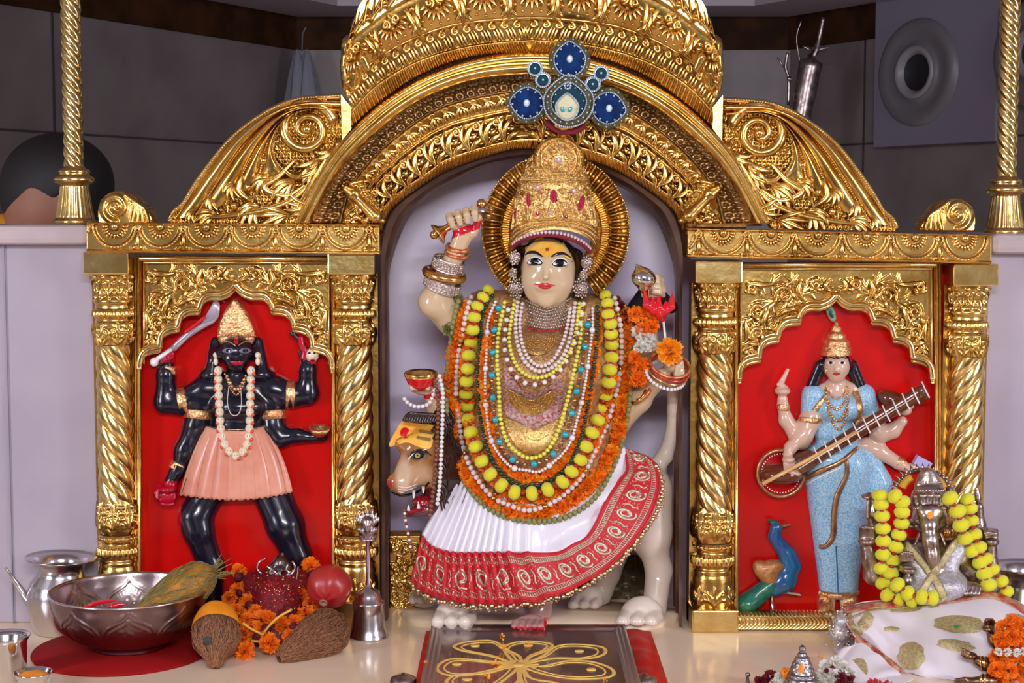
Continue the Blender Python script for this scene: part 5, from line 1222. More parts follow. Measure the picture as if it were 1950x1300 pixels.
WFL = mat('white_petals', (.82, .80, .72), .6, sss=.1); DRED = mat('dark_red_petals', (.17, .003, .010), .7); OLB = mat('olive_leaf', (.30, .30, .10), .5, col2=(.18, .20, .06), vscale=60)
PM = {}
def proto(k):
    if k in PM: return PM[k]
    r, m, fl = {'pearl': (1, PEARL, 1), 'wpearl': (1, WPEARL, 1), 'green': (1, GRN, .9), 'yb': (1, YB, .95), 'brown': (1, BRB, .95), 'turq': (1, TURB, 1), 'gold': (1, GBD, .8), 'red': (1, REDBD, .8), 'olive': (1, OLB, 1.25)}[k]
    PM[k] = pom_mesh(k+'_bead', r, m, fl, 0.0 if k != 'olive' else .05, 6); return PM[k]
MAXN = 100
def strand(label, cat, group, path, pattern, lift, B=None, closed=False, nm='necklace', miss=.02, depth=None, thread=True):
    """pattern: repeating list of (bead kind, radius px)"""
    B = B or BB; c = catmull(path, 10, closed); c = resample(c, step=.5, closed=closed)
    t = thing(nm, label, cat, tuple(P(c[0][0], c[0][1], (depth(0) if depth else drape(B, *c[0], lift, miss)))), group)
    d = 0.; i = 0; k = 0; stuff = MB(); pts = []
    L = .5*len(c)
    while True:
        kd, r = pattern[k % len(pattern)]; d += r
        if d > L-r: break
        x, y = c[min(int(d/.5), len(c)-1)]; yy = depth(d/L) if depth else drape(B, x, y, lift, miss)
        p = P(x, y, yy); pts.append(p); s = r*S(yy)*1.04
        if k < MAXN: put(dict(yb='yellow_bead', wpearl='pearl', turq='turquoise_bead').get(kd, kd if kd == 'pearl' else kd+'_bead'), proto(kd), t, p, (0, 0, 0), s)
        else: stuff.ball(p, s, 4)
        d += r; k += 1
    if stuff.n: tag(stuff.build('more_beads', proto(pattern[0][0]).materials[0], t), kind='stuff')
    if thread:
        q = np.array(pts); MB().tube(q, .0006, 4).build('thread', OLB, t)
    return t
G_ = 'bead necklaces layered on the central goddess'
g = marigold_mesh('marigold', 1, MARI, 80, 3); g2 = marigold_mesh('light_marigold', 1, MARY, 80, 4); wf = marigold_mesh('white_flower', 1, WFL, 50, 5); dr = marigold_mesh('dark_flower', 1, DRED, 50, 6)
def flowers(label, group, path, r, lift, step, B=None, meshes=None, nm='marigold_garland', cat='garland', miss=.02, jit=3, part='marigold', depth=None, closed=False):
    B = B or BB; c = resample(catmull(path, 10, closed), step=step, closed=closed); meshes = meshes or [g, g, g2]
    y0 = drape(B, *c[0], lift, miss) if depth is None else depth; t = thing(nm, label, cat, tuple(P(c[0][0], c[0][1], y0)), group)
    for k, (x, y) in enumerate(c):
        x += RNG.uniform(-jit, jit); y += RNG.uniform(-jit, jit); yy = drape(B, x, y, lift, miss) if depth is None else depth
        put(part, meshes[k % len(meshes)], t, P(x, y, yy), tuple(RNG.uniform(0, 6, 3)), r*S(yy)*RNG.uniform(.85, 1.12))
    return t
flowers('wide outer orange marigold garland hanging round the goddess under the pearl string', None, [(892, 585), (872, 640), (862, 700), (858, 760), (864, 820), (880, 880), (912, 930), (960, 965), (1015, 978), (1070, 962), (1120, 925), (1158, 870), (1180, 800), (1190, 730), (1192, 660), (1186, 600)], 17, .006, 11)
flowers('inner orange marigold garland between the green bead and yellow pompom strings', None, [(938, 590), (928, 650), (922, 720), (928, 800), (945, 860), (975, 898), (1015, 908), (1055, 895), (1090, 855), (1108, 800), (1124, 730), (1135, 660), (1138, 600)], 12, .004, 10)
flowers('middle orange marigold garland showing behind the yellow pompoms', None, [(905, 600), (890, 680), (888, 760), (902, 840), (935, 905), (985, 945), (1030, 945), (1080, 920), (1120, 865), (1145, 800), (1160, 720), (1166, 640), (1160, 590)], 15, .007, 11)
strand('olive leaf-bead string forming the outermost rim of the goddess\'s garlands', 'garland', None, [(878, 560), (866, 600), (856, 670), (850, 750), (856, 830), (872, 890), (905, 945), (950, 978), (1010, 992), (1075, 985), (1130, 950), (1165, 895), (1185, 840), (1198, 770), (1202, 690), (1196, 610), (1184, 570)], [('olive', 5)], .010, nm='leaf_garland')
strand('outer pink-white pearl string just outside the yellow pompom garland', 'necklace', None, [(898, 561), (887, 601), (879, 642), (872, 686), (869, 727), (869, 771), (876, 815), (885, 863), (907, 908), (937, 945), (966, 960), (999, 971), (1029, 967), (1066, 948), (1107, 908), (1136, 852), (1158, 801), (1173, 749), (1182, 697), (1184, 642), (1177, 594), (1169, 561)], [('pearl', 5.2)]*9+[('gold', 5)], .020)
# yellow pompom garland: every pompom a part, red beads between
pc = [(930, 552), (920, 566), (909, 583), (903, 604), (900, 628), (897, 652), (893, 677), (891, 702), (889, 726), (888, 750), (889, 774), (891, 798), (897, 823), (906, 850), (918, 878), (934, 903), (955, 924), (980, 937), (1013, 939), (1043, 932), (1071, 917), (1088, 897), (1105, 875), (1116, 850), (1127, 824), (1138, 800), (1143, 776), (1152, 752), (1159, 728), (1161, 704), (1164, 681), (1165, 657), (1164, 636), (1163, 617), (1158, 598), (1157, 577), (1153, 562)]
yp = pom_mesh('yellow_pompom', 1, YEL, .84, .03, 14)
tg = thing('pompom_garland', 'long garland of large fuzzy yellow pompoms with red beads on the central goddess', 'garland', tuple(P(1013, 939, -.1)))
def angle_of(pcs, i):
    a = np.array(pcs[max(i-1, 0)]); b = np.array(pcs[min(i+1, len(pcs)-1)]); d = b-a; return math.atan2(-d[1], d[0])
def poms(tg, pcs, R, lift, B, miss=0.02, dep=None, redr=4.5):
    for i, (x, y) in enumerate(pcs):
        rr = R*(1.0 if i < len(pcs)*.25 or True else 1); yy = drape(B, x, y, lift, miss) if dep is None else dep(i); a = angle_of(pcs, i)
        put('pompom', yp, tg, P(x, y, yy), (0, -a+PI/2, 0), (rr*S(yy)*1.03, rr*S(yy), rr*S(yy)*.92))
        if i+1 < len(pcs):
            x2, y2 = (x+pcs[i+1][0])/2, (y+pcs[i+1][1])/2; y3 = drape(B, x2, y2, lift, miss) if dep is None else dep(i+.5); put('red_bead', proto('red'), tg, P(x2, y2, y3-.004), (0, 0, 0), redr*S(yy))
pr_ = np.interp(np.arange(len(pc)), [0, 4, 12, 17, 22, 30, 36], [11, 12.5, 13.5, 14, 13.5, 13.5, 11])
for i, (x, y) in enumerate(pc):
    yy = drape(BB, x, y, .024, .02); a = angle_of(pc, i); R = pr_[i]
    put('pompom', yp, tg, P(x, y, yy), (0, -a+PI/2, 0), (R*S(yy)*1.08, R*S(yy)*1.05, R*S(yy)*1.02))
    if i+1 < len(pc):
        x2, y2 = (x+pc[i+1][0])/2, (y+pc[i+1][1])/2; put('red_bead', proto('red'), tg, P(x2, y2, drape(BB, x2, y2, .024, .02)-.004), (0, 0, 0), 5.0*S(yy))
strand('dark green glass bead string inside the yellow pompoms', 'necklace', None, [(940, 560), (920, 594), (914, 649), (909, 705), (911, 760), (918, 815), (935, 871), (962, 908), (999, 925), (1036, 921), (1077, 891), (1103, 843), (1118, 781), (1130, 705), (1137, 642), (1137, 572)], [('green', 4.4)], .018)
strand('long white pearl string with larger pearls beside the turquoise beads', 'necklace', None, [(945, 572), (929, 612), (927, 664), (924, 723), (926, 779), (937, 841), (970, 886), (1003, 895), (1033, 895), (1081, 851), (1101, 791), (1114, 732), (1123, 668), (1129, 616), (1128, 580)], [('wpearl', 3.2)]*9+[('wpearl', 6)], .014)
strand('necklace of alternating turquoise pearls and gold beads', 'necklace', None, [(951, 580), (942, 620), (940, 653), (938, 690), (937, 729), (940, 764), (944, 801), (951, 839), (968, 869), (1003, 884), (1042, 874), (1066, 847), (1083, 810), (1092, 773), (1100, 734), (1108, 694), (1114, 657), (1118, 625), (1124, 590)], [('turq', 6.6), ('gold', 4), ('brown', 3.4), ('gold', 4), ('brown', 3.4)], .014)
strand('outer small yellow bead string reaching the belly', 'necklace', None, [(962, 572), (950, 631), (947, 686), (950, 742), (953, 797), (966, 841), (992, 866), (1014, 872), (1040, 860), (1062, 823), (1081, 760), (1095, 697), (1105, 642), (1107, 580)], [('yb', 4.3)], .012)
strand('necklace of alternating brown and pearl beads', 'necklace', None, [(970, 576), (962, 631), (962, 668), (972, 701), (992, 725), (1022, 732), (1051, 719), (1075, 693), (1095, 649), (1107, 605), (1112, 572)], [('brown', 4.8), ('wpearl', 4.8)], .013)
strand('inner yellow bead string just outside the pearls at the neck', 'necklace', None, [(981, 568), (973, 612), (970, 649), (977, 682), (992, 706), (1018, 719), (1051, 710), (1081, 677), (1097, 631), (1104, 568)], [('yb', 4.0)], .014)
strand('outer of two short white pearl strings at the goddess\'s neck', 'necklace', None, [(988, 563), (982, 612), (984, 646), (994, 679), (1010, 699), (1030, 707), (1058, 695), (1077, 668), (1088, 631), (1096, 568)], [('pearl', 4.2)], .014)
strand('inner of two short white pearl strings at the goddess\'s neck', 'necklace', None, [(996, 575), (990, 612), (993, 648), (1003, 676), (1017, 692), (1032, 697), (1052, 686), (1067, 662), (1078, 631), (1087, 580)], [('pearl', 3.8)], .014)
# choker of beaded rows
ch = thing('choker', 'silver beaded choker with a red bead row round the goddess\'s neck', 'necklace', tuple(P(1042, 625, -.05)))
for k in range(9):
    mb = MB(); y0 = 578+k*5.4; hw = 46+k*.9
    for q in np.linspace(-1, 1, 24)+(k % 2)*.04:
        x = 1041+hw*q; y = y0+9*(1-q*q)-10*abs(q)*(1-k/11); mb.ball(P(x, y, -.045+.052*q*q-.001*k), 2.5*S(-.04), 4)
    mb.build('bead_row', REDBD if k == 8 else FIL, ch)
# ------------------------------------------------------------------ things in the four hands and on the arms
sw = thing('sword', 'gold-hilted sword raised in the goddess\'s fist, bell guard to the left', 'sword', tuple(P(880, 420, -.04)))
mb = MB(); a = P(838, 443, -.044); b = P(915, 392, -.03); ax = a-b; ax /= np.linalg.norm(ax); s = S(-.04)
mb.lathe(P(842, 440, -.044), [(5*s, -70*s), (6.5*s, -60*s), (7*s, -30*s), (7*s, -8*s), (9*s, -4*s), (13*s, 2*s), (20*s, 8*s), (22*s, 11*s), (20*s, 12*s), (6*s, 11*s)], 32, ax)
mb.build('hilt', GOLDB, sw); MB().ball(P(827, 447, -.046), 8.5*s, 8).build('pommel', GOLDB, sw)
mb = MB(); mb.ball(P(917, 388, -.03), 9.5*s, 8); mb.build('quillon_ball', GOLDB, sw)
mb = MB(); mb.box(P(930, 405, -.005), (24*s, .002, 11*s), np.array(Matrix.Rotation(.35, 3, 'Y'))); mb.build('blade', SILV, sw)
def ringtube(nm, cx, cy, d, R, r, tilt, m, par, squash=.35, seg=48, beads=None, ph=0):
    a = np.linspace(0, 2*PI, seg, endpoint=False); e1 = np.array([math.cos(tilt), math.sin(tilt)]); e2 = np.array([-math.sin(tilt), math.cos(tilt)])
    p = np.array([cx, cy])+R*np.cos(a)[:, None]*e1+R*squash*np.sin(a)[:, None]*e2; yy = d-R*.001*math.sqrt(1-squash**2)*np.sin(a)
    W = PV(p[:, 0], p[:, 1], yy); mb = MB()
    if beads:
        for q in W: mb.ball(q, r*S(d), 4)
    else:
        t = np.roll(W, -1, 0)-np.roll(W, 1, 0); t /= np.linalg.norm(t, axis=1)[:, None]; c = W.mean(0); o = W-c; o /= np.linalg.norm(o, axis=1)[:, None]; bn = np.cross(t, o)
        th = np.linspace(0, 2*PI, 8, endpoint=False); G = W[:, None]+r*S(d)*(np.cos(th)[None, :, None]*o[:, None]+np.sin(th)[None, :, None]*bn[:, None]); mb.grid(G, True, True)
    return mb.build(nm, m, par)
REDG = mat('red_gold_bangle', (.62, .10, .03), .2, .6, bump=.5, bscale=300, col2=(.8, .5, .2), vscale=120)
def bangle(label, cx, cy, d, R, r, tilt, m, squash=.35, beads=False, group=None, seg=56):
    o = ringtube('bangle', cx, cy, d, R, r, tilt, m, None, squash, seg, beads); tag(o, label, 'bangle', group); return o
# raised arm
bangle('gold bangle at the raised sword-hand wrist', 872, 472, -.035, 19, 5, .15, REDG); bangle('orange-gold bangle below the wrist one on the raised arm', 870, 483, -.034, 21, 4, .2, REDG)
def cuff(label, cx, cy, d, R, w_, tilt, m, n=260):
    """wide band built of small stones round the arm"""
    t = thing('jewelled_cuff', label, 'bangle', tuple(P(cx, cy, d))); e1 = np.array([math.cos(tilt), math.sin(tilt)]); e2 = np.array([-math.sin(tilt), math.cos(tilt)]); mb = MB(); mb2 = MB()
    rows = max(2, int(w_/4.2)); g_ = []
    for j in range(rows):
        o = (j-(rows-1)/2)*4.2
        for a in np.linspace(0, 2*PI, 34, endpoint=False)+j*.09:
            q = np.array([cx, cy])+R*math.cos(a)*e1+(o+R*.25*math.sin(a))*e2; mb.ball(P(q[0], q[1], d-R*.00092*math.sin(a)), 2.8*S(d), 3)
    a = np.linspace(0, 2*PI, 40)
    for o in (-w_/2-1, w_/2+1):
        q = np.array([cx, cy])+R*1.02*np.cos(a)[:, None]*e1+(o+R*.25*np.sin(a))[:, None]*e2; g_.append(PV(q[:, 0], q[:, 1], d-R*.00092*np.sin(a)))
    mb2.grid(np.array(g_)); mb2.build('band', m, t); mb.build('stones', m, t); return t
cuff('upper silver stone cuff on the raised arm', 853, 503, -.03, 29, 20, .28, FIL); cuff('lower silver stone cuff near the raised elbow', 842, 541, -.024, 34, 18, .38, FIL)
gb = bangle('broad twisted gold bangle between the two silver cuffs of the raised arm', 846, 522, -.028, 35, 8.5, .2, GOLDB, .25)
ar = flowers('leafy green armlet tied round the raised upper arm', None, [(868, 560), (874, 580), (866, 600), (856, 618), (850, 626)], 12, .004, 8, meshes=[marigold_mesh('leaf_bunch', 1, OLB, 40, 9)], nm='leaf_armlet', part='leaf_bunch', cat='garland', depth=-.02)
# conch, lotus, stem, black cloth
Vt, Fc = sculpt([ell((1226, 530, -.038), (24, 25, 20), .008, rot=.3), cap((1222, 520, -.04), (1213, 506, -.04), 14, 4, .006), cap((1228, 548, -.04), (1232, 562, -.036), 12, 5, .006)], .0018); cn = mk('conch_shell', Vt, Fc, STEEL, None); tag(cn, 'silver conch shell held up in the goddess\'s rear hand', 'conch shell')
pr = []
for x, y in ((1227, 552), (1243, 572), (1254, 562), (1268, 574), (1281, 558)): pr += [cap((1259, 597, -.046), ((1259+x)/2+(x-1259)*.35, (597+y)/2+6, -.052), 9, 8, .003), cap(((1259+x)/2+(x-1259)*.35, (597+y)/2+6, -.052), (x, y, -.05), 8, 2.0, .003)]
pr.append(cap((1259, 600, -.04), (1262, 607, -.038), 13, 6, .004))
Vt, Fc = sculpt(pr, .0016); lt = mk('red_lotus', Vt, Fc, REDL, None); tag(lt, 'glossy red lotus below the silver conch shell', 'flower')
mb = MB(); tubepx(mb, [(1263, 606), (1268, 655)], 2.4, -.038); mb.build('stem', WHT, lt)
Vt, Fc = sculpt([cap((1215, 590, .05), (1240, 545, .05), 22, 16, .01), cap((1240, 545, .05), (1278, 585, .05), 14, 12, .01), ell((1245, 580, .05), (38, 24, 10), .01)], .0025); tag(mk('black_cloth', Vt, Fc, mat('black_velvet', (.008, .007, .009), .7), None), 'black velvet cloth piece behind the conch shell hand', 'cloth')
# bangles hanging from the forward hand
bs = 'bangles looped over the goddess\'s flower hand'
bangle('uppermost red and gold bangle hanging from the flower hand', 1276, 694, -.035, 38, 3.0, .30, REDG, .62); bangle('second red bangle hanging from the flower hand', 1276, 701, -.035, 38, 3.0, .36, mat('red_bangle', (.5, .04, .03), .2, .3, coat=.4), .60)
bangle('gold bangle above the pearl one at the flower hand', 1272, 707, -.035, 38, 2.6, .40, GOLDB, .60); bangle('lowest bangle at the flower hand, strung with white pearls', 1267, 715, -.035, 38, 3.8, .42, WPEARL, .62, True, seg=32)
bangle('copper-gold wrist bangle on the flower arm, nearer the hand', 1226, 748, .0, 17, 4, -.9, REDG, .4); bangle('copper-gold wrist bangle on the flower arm, nearer the elbow', 1217, 752, .005, 19, 4, -.9, GOLDB, .4)
def bloom(label, x, y, d, r, me, n=1, nm='marigold', cat='flower', spread=0, group=None):
    mb = []
    o = put(nm, me, None, P(x, y, d), tuple(RNG.uniform(0, 6, 3)), r*S(d)); tag(o, label, cat, group); return o
bloom('yellow-orange marigold lying on the bangle-hung hand', 1276, 668, -.062, 27, g2)
flowers('orange marigold armlet above the white flowers on the goddess\'s side', None, [(1212, 598), (1232, 604), (1240, 622), (1225, 628)], 15, .0, 13, nm='marigold_armlet', depth=-.035, meshes=[g])
flowers('white jasmine armlet between two orange marigold armlets', None, [(1212, 634), (1232, 646), (1240, 660), (1218, 662)], 14, .0, 12, nm='jasmine_armlet', depth=-.038, meshes=[wf], part='jasmine')
flowers('orange marigold armlet below the white flowers, beside the pearl bangle', None, [(1212, 680), (1222, 692), (1216, 712), (1226, 722), (1208, 726)], 15, .0, 13, nm='marigold_armlet', depth=-.036, meshes=[g])
flowers('dark red flower string at the goddess\'s shoulder beside the conch hand', None, [(1176, 572), (1184, 590), (1190, 612)], 9, .012, 9, nm='red_flower_string', meshes=[dr], part='red_flower')
# bowl on the left palm
bw = thing('gold_bowl', 'small gold bowl with red outside held above the lion\'s head', 'bowl', tuple(P(802, 742, -.04))); s = S(-.04)
mb = MB(); mb.lathe(P(802, 742, -.042), [(.1*s, 0), (14*s, 1*s), (25*s, 12*s), (31*s, 26*s)], 36, (0, -.1, 1)); mb.build('outer_bowl', REDL, bw); mb = MB(); mb.lathe(P(802, 742, -.042), [(31*s, 26*s), (32.5*s, 33*s), (31*s, 35*s), (28*s, 30*s), (20*s, 14*s), (.1*s, 8*s)], 36, (0, -.1, 1)); mb.build('gilt_rim', GOLDB, bw)
strand('pearl loop under the red and gold bowl', 'necklace', None, [(768, 756), (778, 768), (794, 774), (812, 771), (822, 760), (832, 728)], [('wpearl', 4)], 0, depth=lambda f: -.055)
strand('long white pearl string hanging beside the lion\'s head', 'necklace', None, [(836, 712), (843, 745), (843, 784), (841, 846), (838, 913), (832, 967)], [('wpearl', 4.2)], 0, depth=lambda f: -.065)
strand('brown seed-bead string hanging beside the lion\'s head', 'necklace', None, [(828, 722), (834, 760), (834, 805), (829, 888), (823, 950), (816, 992)], [('brown', 4.4)], 0, depth=lambda f: -.062)
strand('purple and clear bead string dangling from the lion\'s jaw', 'necklace', None, [(770, 968), (772, 990), (778, 1020), (784, 1056)], [('brown', 3.4), ('wpearl', 3)], 0, depth=lambda f: -.075)
# ================================================================== lion
lion = thing('lion_statue', 'painted marble lion with open red mouth carrying the goddess, tail raised at right', 'statue', (P(1000, 1195, .03)[0], .05, 0))
pr = [ell((818, 852, .0), (48, 58, 44), .02), cap((800, 862, -.025), (765, 916, -.045), 34, 22, .02), ell((752, 918, -.052), (15, 13, 15), .01), cap((790, 900, -.04), (775, 930, -.052), 20, 16, .012),
      ell((820, 900, -.02), (30, 34, 30), .015), cap((826, 966, -.01), (776, 976, -.044), 14, 8.5, .012), cap((828, 930, -.008), (826, 962, -.005), 20, 16, .012),
      ell((770, 845, -.035), (18, 14, 14), .012), ell((803, 858, -.052), (14, 8, 8), .008), cap((850, 890, .03), (900, 960, .08), 60, 70, .03),
      cap((826, 800, .0), (838, 786, .0), 15, 9, .01), dict(k='ell', c=P(794, 946, -.058), r=np.array([.026, .034, .015]), s=.008, op='cut', M=None)]
pr += [cap((900, 960, .09), (1150, 950, .13), 70, 75, .03), cap((1150, 950, .13), (1222, 935, .10), 72, 52, .03),
       cap((1235, 930, .07), (1236, 1010, .07), 46, 44, .02), cap((1236, 1010, .07), (1255, 1085, .08), 36, 24, .02), cap((1255, 1085, .08), (1246, 1160, .05), 25, 24, .012)]
pr += [cap((1240, 900, .09), (1266, 868, .09), 18, 15, .015)]+chain([(1266, 868, .09, 15), (1280, 830, .088, 14), (1285, 780, .08, 13.5), (1281, 735, .065, 13), (1272, 722, .05, 12)], .008)
def paw(x, y, d, k=1.0):
    o = [ell((x, y-20*k, d), (38*k, 22*k, 36*k), .012)]
    for i, dx in enumerate((-26, -2, 22)): o += [cap((x+dx*k, y-18*k, d-.012*k), (x+(dx-6)*k, y-11*k, d-.036*k), 15*k, 12*k, .003)]
    return o
pr += paw(1222, 1196, .015, 1.12)
pr += [cap((905, 1000, .05), (878, 1120, .01), 48, 32, .03), cap((878, 1120, .01), (874, 1170, -.005), 30, 26, .015)]+paw(868, 1196, -.03, 1.08)
pr += [cap((870, 1000, .12), (815, 1080, .12), 30, 22, .02), cap((815, 1080, .12), (812, 1130, .11), 22, 20, .01)]+paw(808, 1150, .11, .7)
pr += [cap((1180, 1000, .17), (1155, 1090, .16), 40, 26, .02), cap((1155, 1090, .16), (1140, 1140, .15), 26, 22, .01)]+paw(1118, 1162, .13, .85)
Vt, Fc = sculpt(pr, .0028); Vt[:, 2] = np.maximum(Vt[:, 2], .016)
px, py = to_px(Vt); C = np.tile([.80, .70, .58], (len(Vt), 1)); hd = (px < 880) & (py < 1010)
def mixc(w_, c):
    w_ = np.clip(w_, 0, 1)[:, None]; C[:] = C*(1-w_)+np.array(c)*w_
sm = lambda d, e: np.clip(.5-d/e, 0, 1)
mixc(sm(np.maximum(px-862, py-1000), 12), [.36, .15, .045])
mixc(sm(np.hypot((px-800)/26, (py-905)/20)-1, .9)*hd, [.52, .32, .17]); mixc(sm(np.hypot((px-768)/14, (py-905)/34)-1, .6)*hd, [.60, .42, .27])
mixc(sm(np.hypot((px-742)/9, (py-921)/8)-1, .5)*hd, [.40, .03, .02])
mixc(sm(np.hypot((px-797)/19, (py-867)/9)-1, .4)*hd, [.05, .03, .02])
mixc(sm(np.hypot((px-822)/46, (py-793)/15)-1, .5)*hd, [.04, .015, .01])
mixc(sm(np.maximum(px-860, 935-py-.25*(px-790))/12, .5)*hd*(py < 985), [.12, .02, .015]); mixc(sm((835-px)/8, 1)*hd, [.05, .02, .012])
mixc(((Vt[:, 1] > .07) & (px < 860)).astype(float), [.7, .6, .5])
lb = mk('body', Vt, Fc, SKINM, lion, cols=C); BL = bvh(lb)
patch('forehead_mark', BL, [(741, 850), (753, 821), (770, 800), (800, 803), (829, 813), (825, 838), (818, 854), (795, 850), (774, 842)], .0015, ORNP, lion, 6, 60)
patch('red_dot', BL, [(771+9*math.cos(a), 824+10.5*math.sin(a)) for a in np.linspace(0, 2*PI, 12, endpoint=False)], .003, REDL, lion, 3)
OCH = mat('ochre_paint', (.30, .17, .05), .6)
for q in ([(798, 817), (824, 821), (823, 827), (797, 823)], [(794, 829), (821, 834), (819, 840), (793, 835)]): patch('tan_stripe', BL, q, .003, OCH, lion, 3, 24, smooth_c=False)
e = patch('eye', BL, [(797+11*math.cos(a), 867+5.5*math.sin(a)) for a in np.linspace(0, 2*PI, 12, endpoint=False)], .002, BLKG, lion, 4, thick=.002); patch('iris', BL, [(795+5*math.cos(a), 867+4.5*math.sin(a)) for a in np.linspace(0, 2*PI, 12, endpoint=False)], .0045, mat('amber_eye', (.5, .36, .1), .1, coat=.5), e, 3); patch('pupil', BL, [(795+1.8*math.cos(a), 867+2*math.sin(a)) for a in np.linspace(0, 2*PI, 8, endpoint=False)], .0052, BLKG, e, 2)
strokepatch('brow_line', BL, [(778, 870), (786, 861), (798, 857), (812, 860), (822, 868)], [1, 2.5, 2.5, 1], .001, BLKG, lion)
for k in range(3): strokepatch('whisker_line', BL, [(758, 926+k*5), (775, 928+k*5), (793, 924+k*5-2)], [.5, 1.0, .5], .0006, WHT, lion)
strokepatch('upper_lip_line', BL, [(745, 936), (762, 943), (785, 940), (805, 930), (817, 918)], [1.5, 2.6, 2.6, 2], .001, BLKG, lion)
Vt, Fc = sculpt([ell((804, 954, -.022), (19, 20, 12), .006), cap((806, 968, -.040), (782, 974, -.052), 7, 5, .005)], .002); mk('tongue', Vt, Fc, mat('dark_red_mouth', (.30, .006, .012), .2, coat=.4), lion)
for x, y, h in ((788, 934, 15), (806, 926, 13), (778, 972, -11), (797, 968, -11)):
    mb = MB(); mb.tube(PV([x, x, x], [y, y+h*.6, y+h], -.066), np.array([3.4, 2.4, .5])*S(), 8); mb.build('fang', WHT, lion)
rg = np.random.default_rng(4)      # mane locks
mb = MB()
for k in range(70):
    x0, y0 = rg.uniform(832, 862), rg.uniform(785, 935); d0 = .018-.0009*(868-x0); L2 = rg.uniform(28, 50)
    pts = catmull([(x0-10, y0-12), (x0+4, y0+L2*.2), (x0+rg.uniform(-4, 10), y0+L2*.6), (x0+rg.uniform(-12, 8), y0+L2)], 4); mb.tube(PV(pts[:, 0], pts[:, 1], np.full(len(pts), d0-.03+rg.uniform(-.008, .008))), np.linspace(5, 1.2, len(pts))*S(), 6)
for k in range(14):
    pts = catmull([(770+k*5, 806-abs(k-7)*.6), (775+k*5, 792), (785+k*5, 786+k*.5), (795+k*5, 796+k)], 4); mb.tube(PV(pts[:, 0], pts[:, 1], np.full(len(pts), -.034+.0*k)), np.linspace(5, 2.5, len(pts))*S(), 6)
tag(mb.build('mane', mat('black_brown_mane', (.03, .010, .006), .25, coat=.3), lion), kind='stuff')
# stone base under both
mb = MB(); th = np.linspace(0, 2*PI, 80, endpoint=False); cx, cy_ = P(1030, 1190, .07)[0], .07
rr = 1+.02*np.sin(5*th)+.015*np.sin(9*th+1)
G = [[(cx+a*q*math.cos(t), cy_+b*q*math.sin(t), z) for t, q in zip(th, rr)] for a, b, z in ((.275, .108, 0), (.278, .11, .008), (.272, .105, .015), (.01, .01, .016))]
mb.grid(G, closev=True); tag(mb.build('stone_base', MARF, None), 'low cream marble base plate under the lion\'s paws', 'base')
# gilded block and small flowers behind the lion
X, Y = rect_grid(742, 1020, 800, 1168, 1.6); st = [(spiral(RNG.uniform(745, 798), RNG.uniform(1022, 1166), RNG.uniform(5, 10), 1.2, RNG.uniform(0, 6), 1, 12), 2.5, 1.5, .006) for k in range(60)]
tag(relief('gilded_block', X, Y, emboss(X, Y, st), .16, GOLD, None, back=.06), 'rough gilded block in the niche behind the lion\'s front paw', 'ornament')
flowers('small orange marigold bunch low in the niche behind the lion\'s hind leg', None, [(1275, 1000), (1274, 1014), (1278, 1026)], 12, 0, 10, depth=.20, nm='marigold_bunch', meshes=[g])
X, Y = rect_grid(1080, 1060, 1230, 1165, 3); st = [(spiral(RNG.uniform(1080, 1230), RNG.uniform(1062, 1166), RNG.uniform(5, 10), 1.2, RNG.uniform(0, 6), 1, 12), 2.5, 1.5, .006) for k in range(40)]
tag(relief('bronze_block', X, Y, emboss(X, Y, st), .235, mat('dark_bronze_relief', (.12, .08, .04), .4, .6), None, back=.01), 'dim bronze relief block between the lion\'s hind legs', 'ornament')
# ================================================================== black deity relief (left panel)
BLKP = mat('black_gloss_paint', (.008, .008, .018), .22, coat=.25); SILK = mat('pink_peach_paint', (.78, .36, .24), .3, coat=.2, col2=(.66, .24, .15), vscale=14)
CRN = mat('painted_gilt', (.90, .60, .30), .24, .9, bump=1.0, bscale=170, col2=(.66, .32, .13), vscale=80, dist=.003); CREAM = mat('cream_paint', (.82, .70, .50), .25, coat=.3); CRIM = mat('crimson_paint', (.50, .004, .03), .15, coat=.5)
D0 = .048
kali = thing('black_deity_relief', 'black-skinned four-armed deity relief in pleated peach skirt on the left red panel', 'relief figure', tuple(P(449, 940, D0)))
d = D0
pr = [ell((451, 668, d-.012), (33, 42, 30), .01), ell((450, 690, d-.025), (18, 20, 18), .01), cap((450, 662, d-.042), (450, 678, d-.046), 3, 5, .005), cap((450, 700, d), (450, 730, d), 17, 24, .012),
      ell((458, 770, d), (62, 56, 30), .02), ell((452, 810, d), (50, 40, 28), .02), cap((392, 740, d), (522, 740, d), 26, 26, .015)]
pr += chain([(392, 742, d, 26), (345, 766, d-.004, 24), (316, 765, d-.006, 22), (316, 712, d-.01, 17), (319, 696, d-.01, 12)], .01)
pr += chain([(522, 742, d, 26), (556, 752, d-.004, 24), (586, 748, d-.006, 21), (586, 704, d-.01, 15), (588, 690, d-.01, 12)], .01)
pr += chain([(388, 770, d, 26), (374, 810, d-.002, 24), (352, 858, d-.004, 20), (340, 893, d-.008, 13), (334, 905, d-.008, 12)], .01)
pr += chain([(516, 770, d, 26), (520, 812, d-.004, 23), (535, 832, d-.008, 19), (568, 829, d-.012, 13), (592, 832, d-.014, 10)], .01)
pr += hand(320, 682, d-.014, (.8, -.6), (-.1, 1), .72, rr=6)
pr += hand(577, 668, d-.014, (.3, -1), (.2, 1), .6, rr=4)
pr += [ell((608, 832, d-.018), (17, 6, 9), .005)]+[cap((608, 832-i, d-.018-i*.003), (625, 826-i, d-.020-i*.003), 4, 3.2, .003) for i in range(4)]
pr += [ell((320, 930, d-.010), (19, 22, 9), .006), cap((334, 900, d-.008), (325, 918, d-.009), 12, 13, .008)]
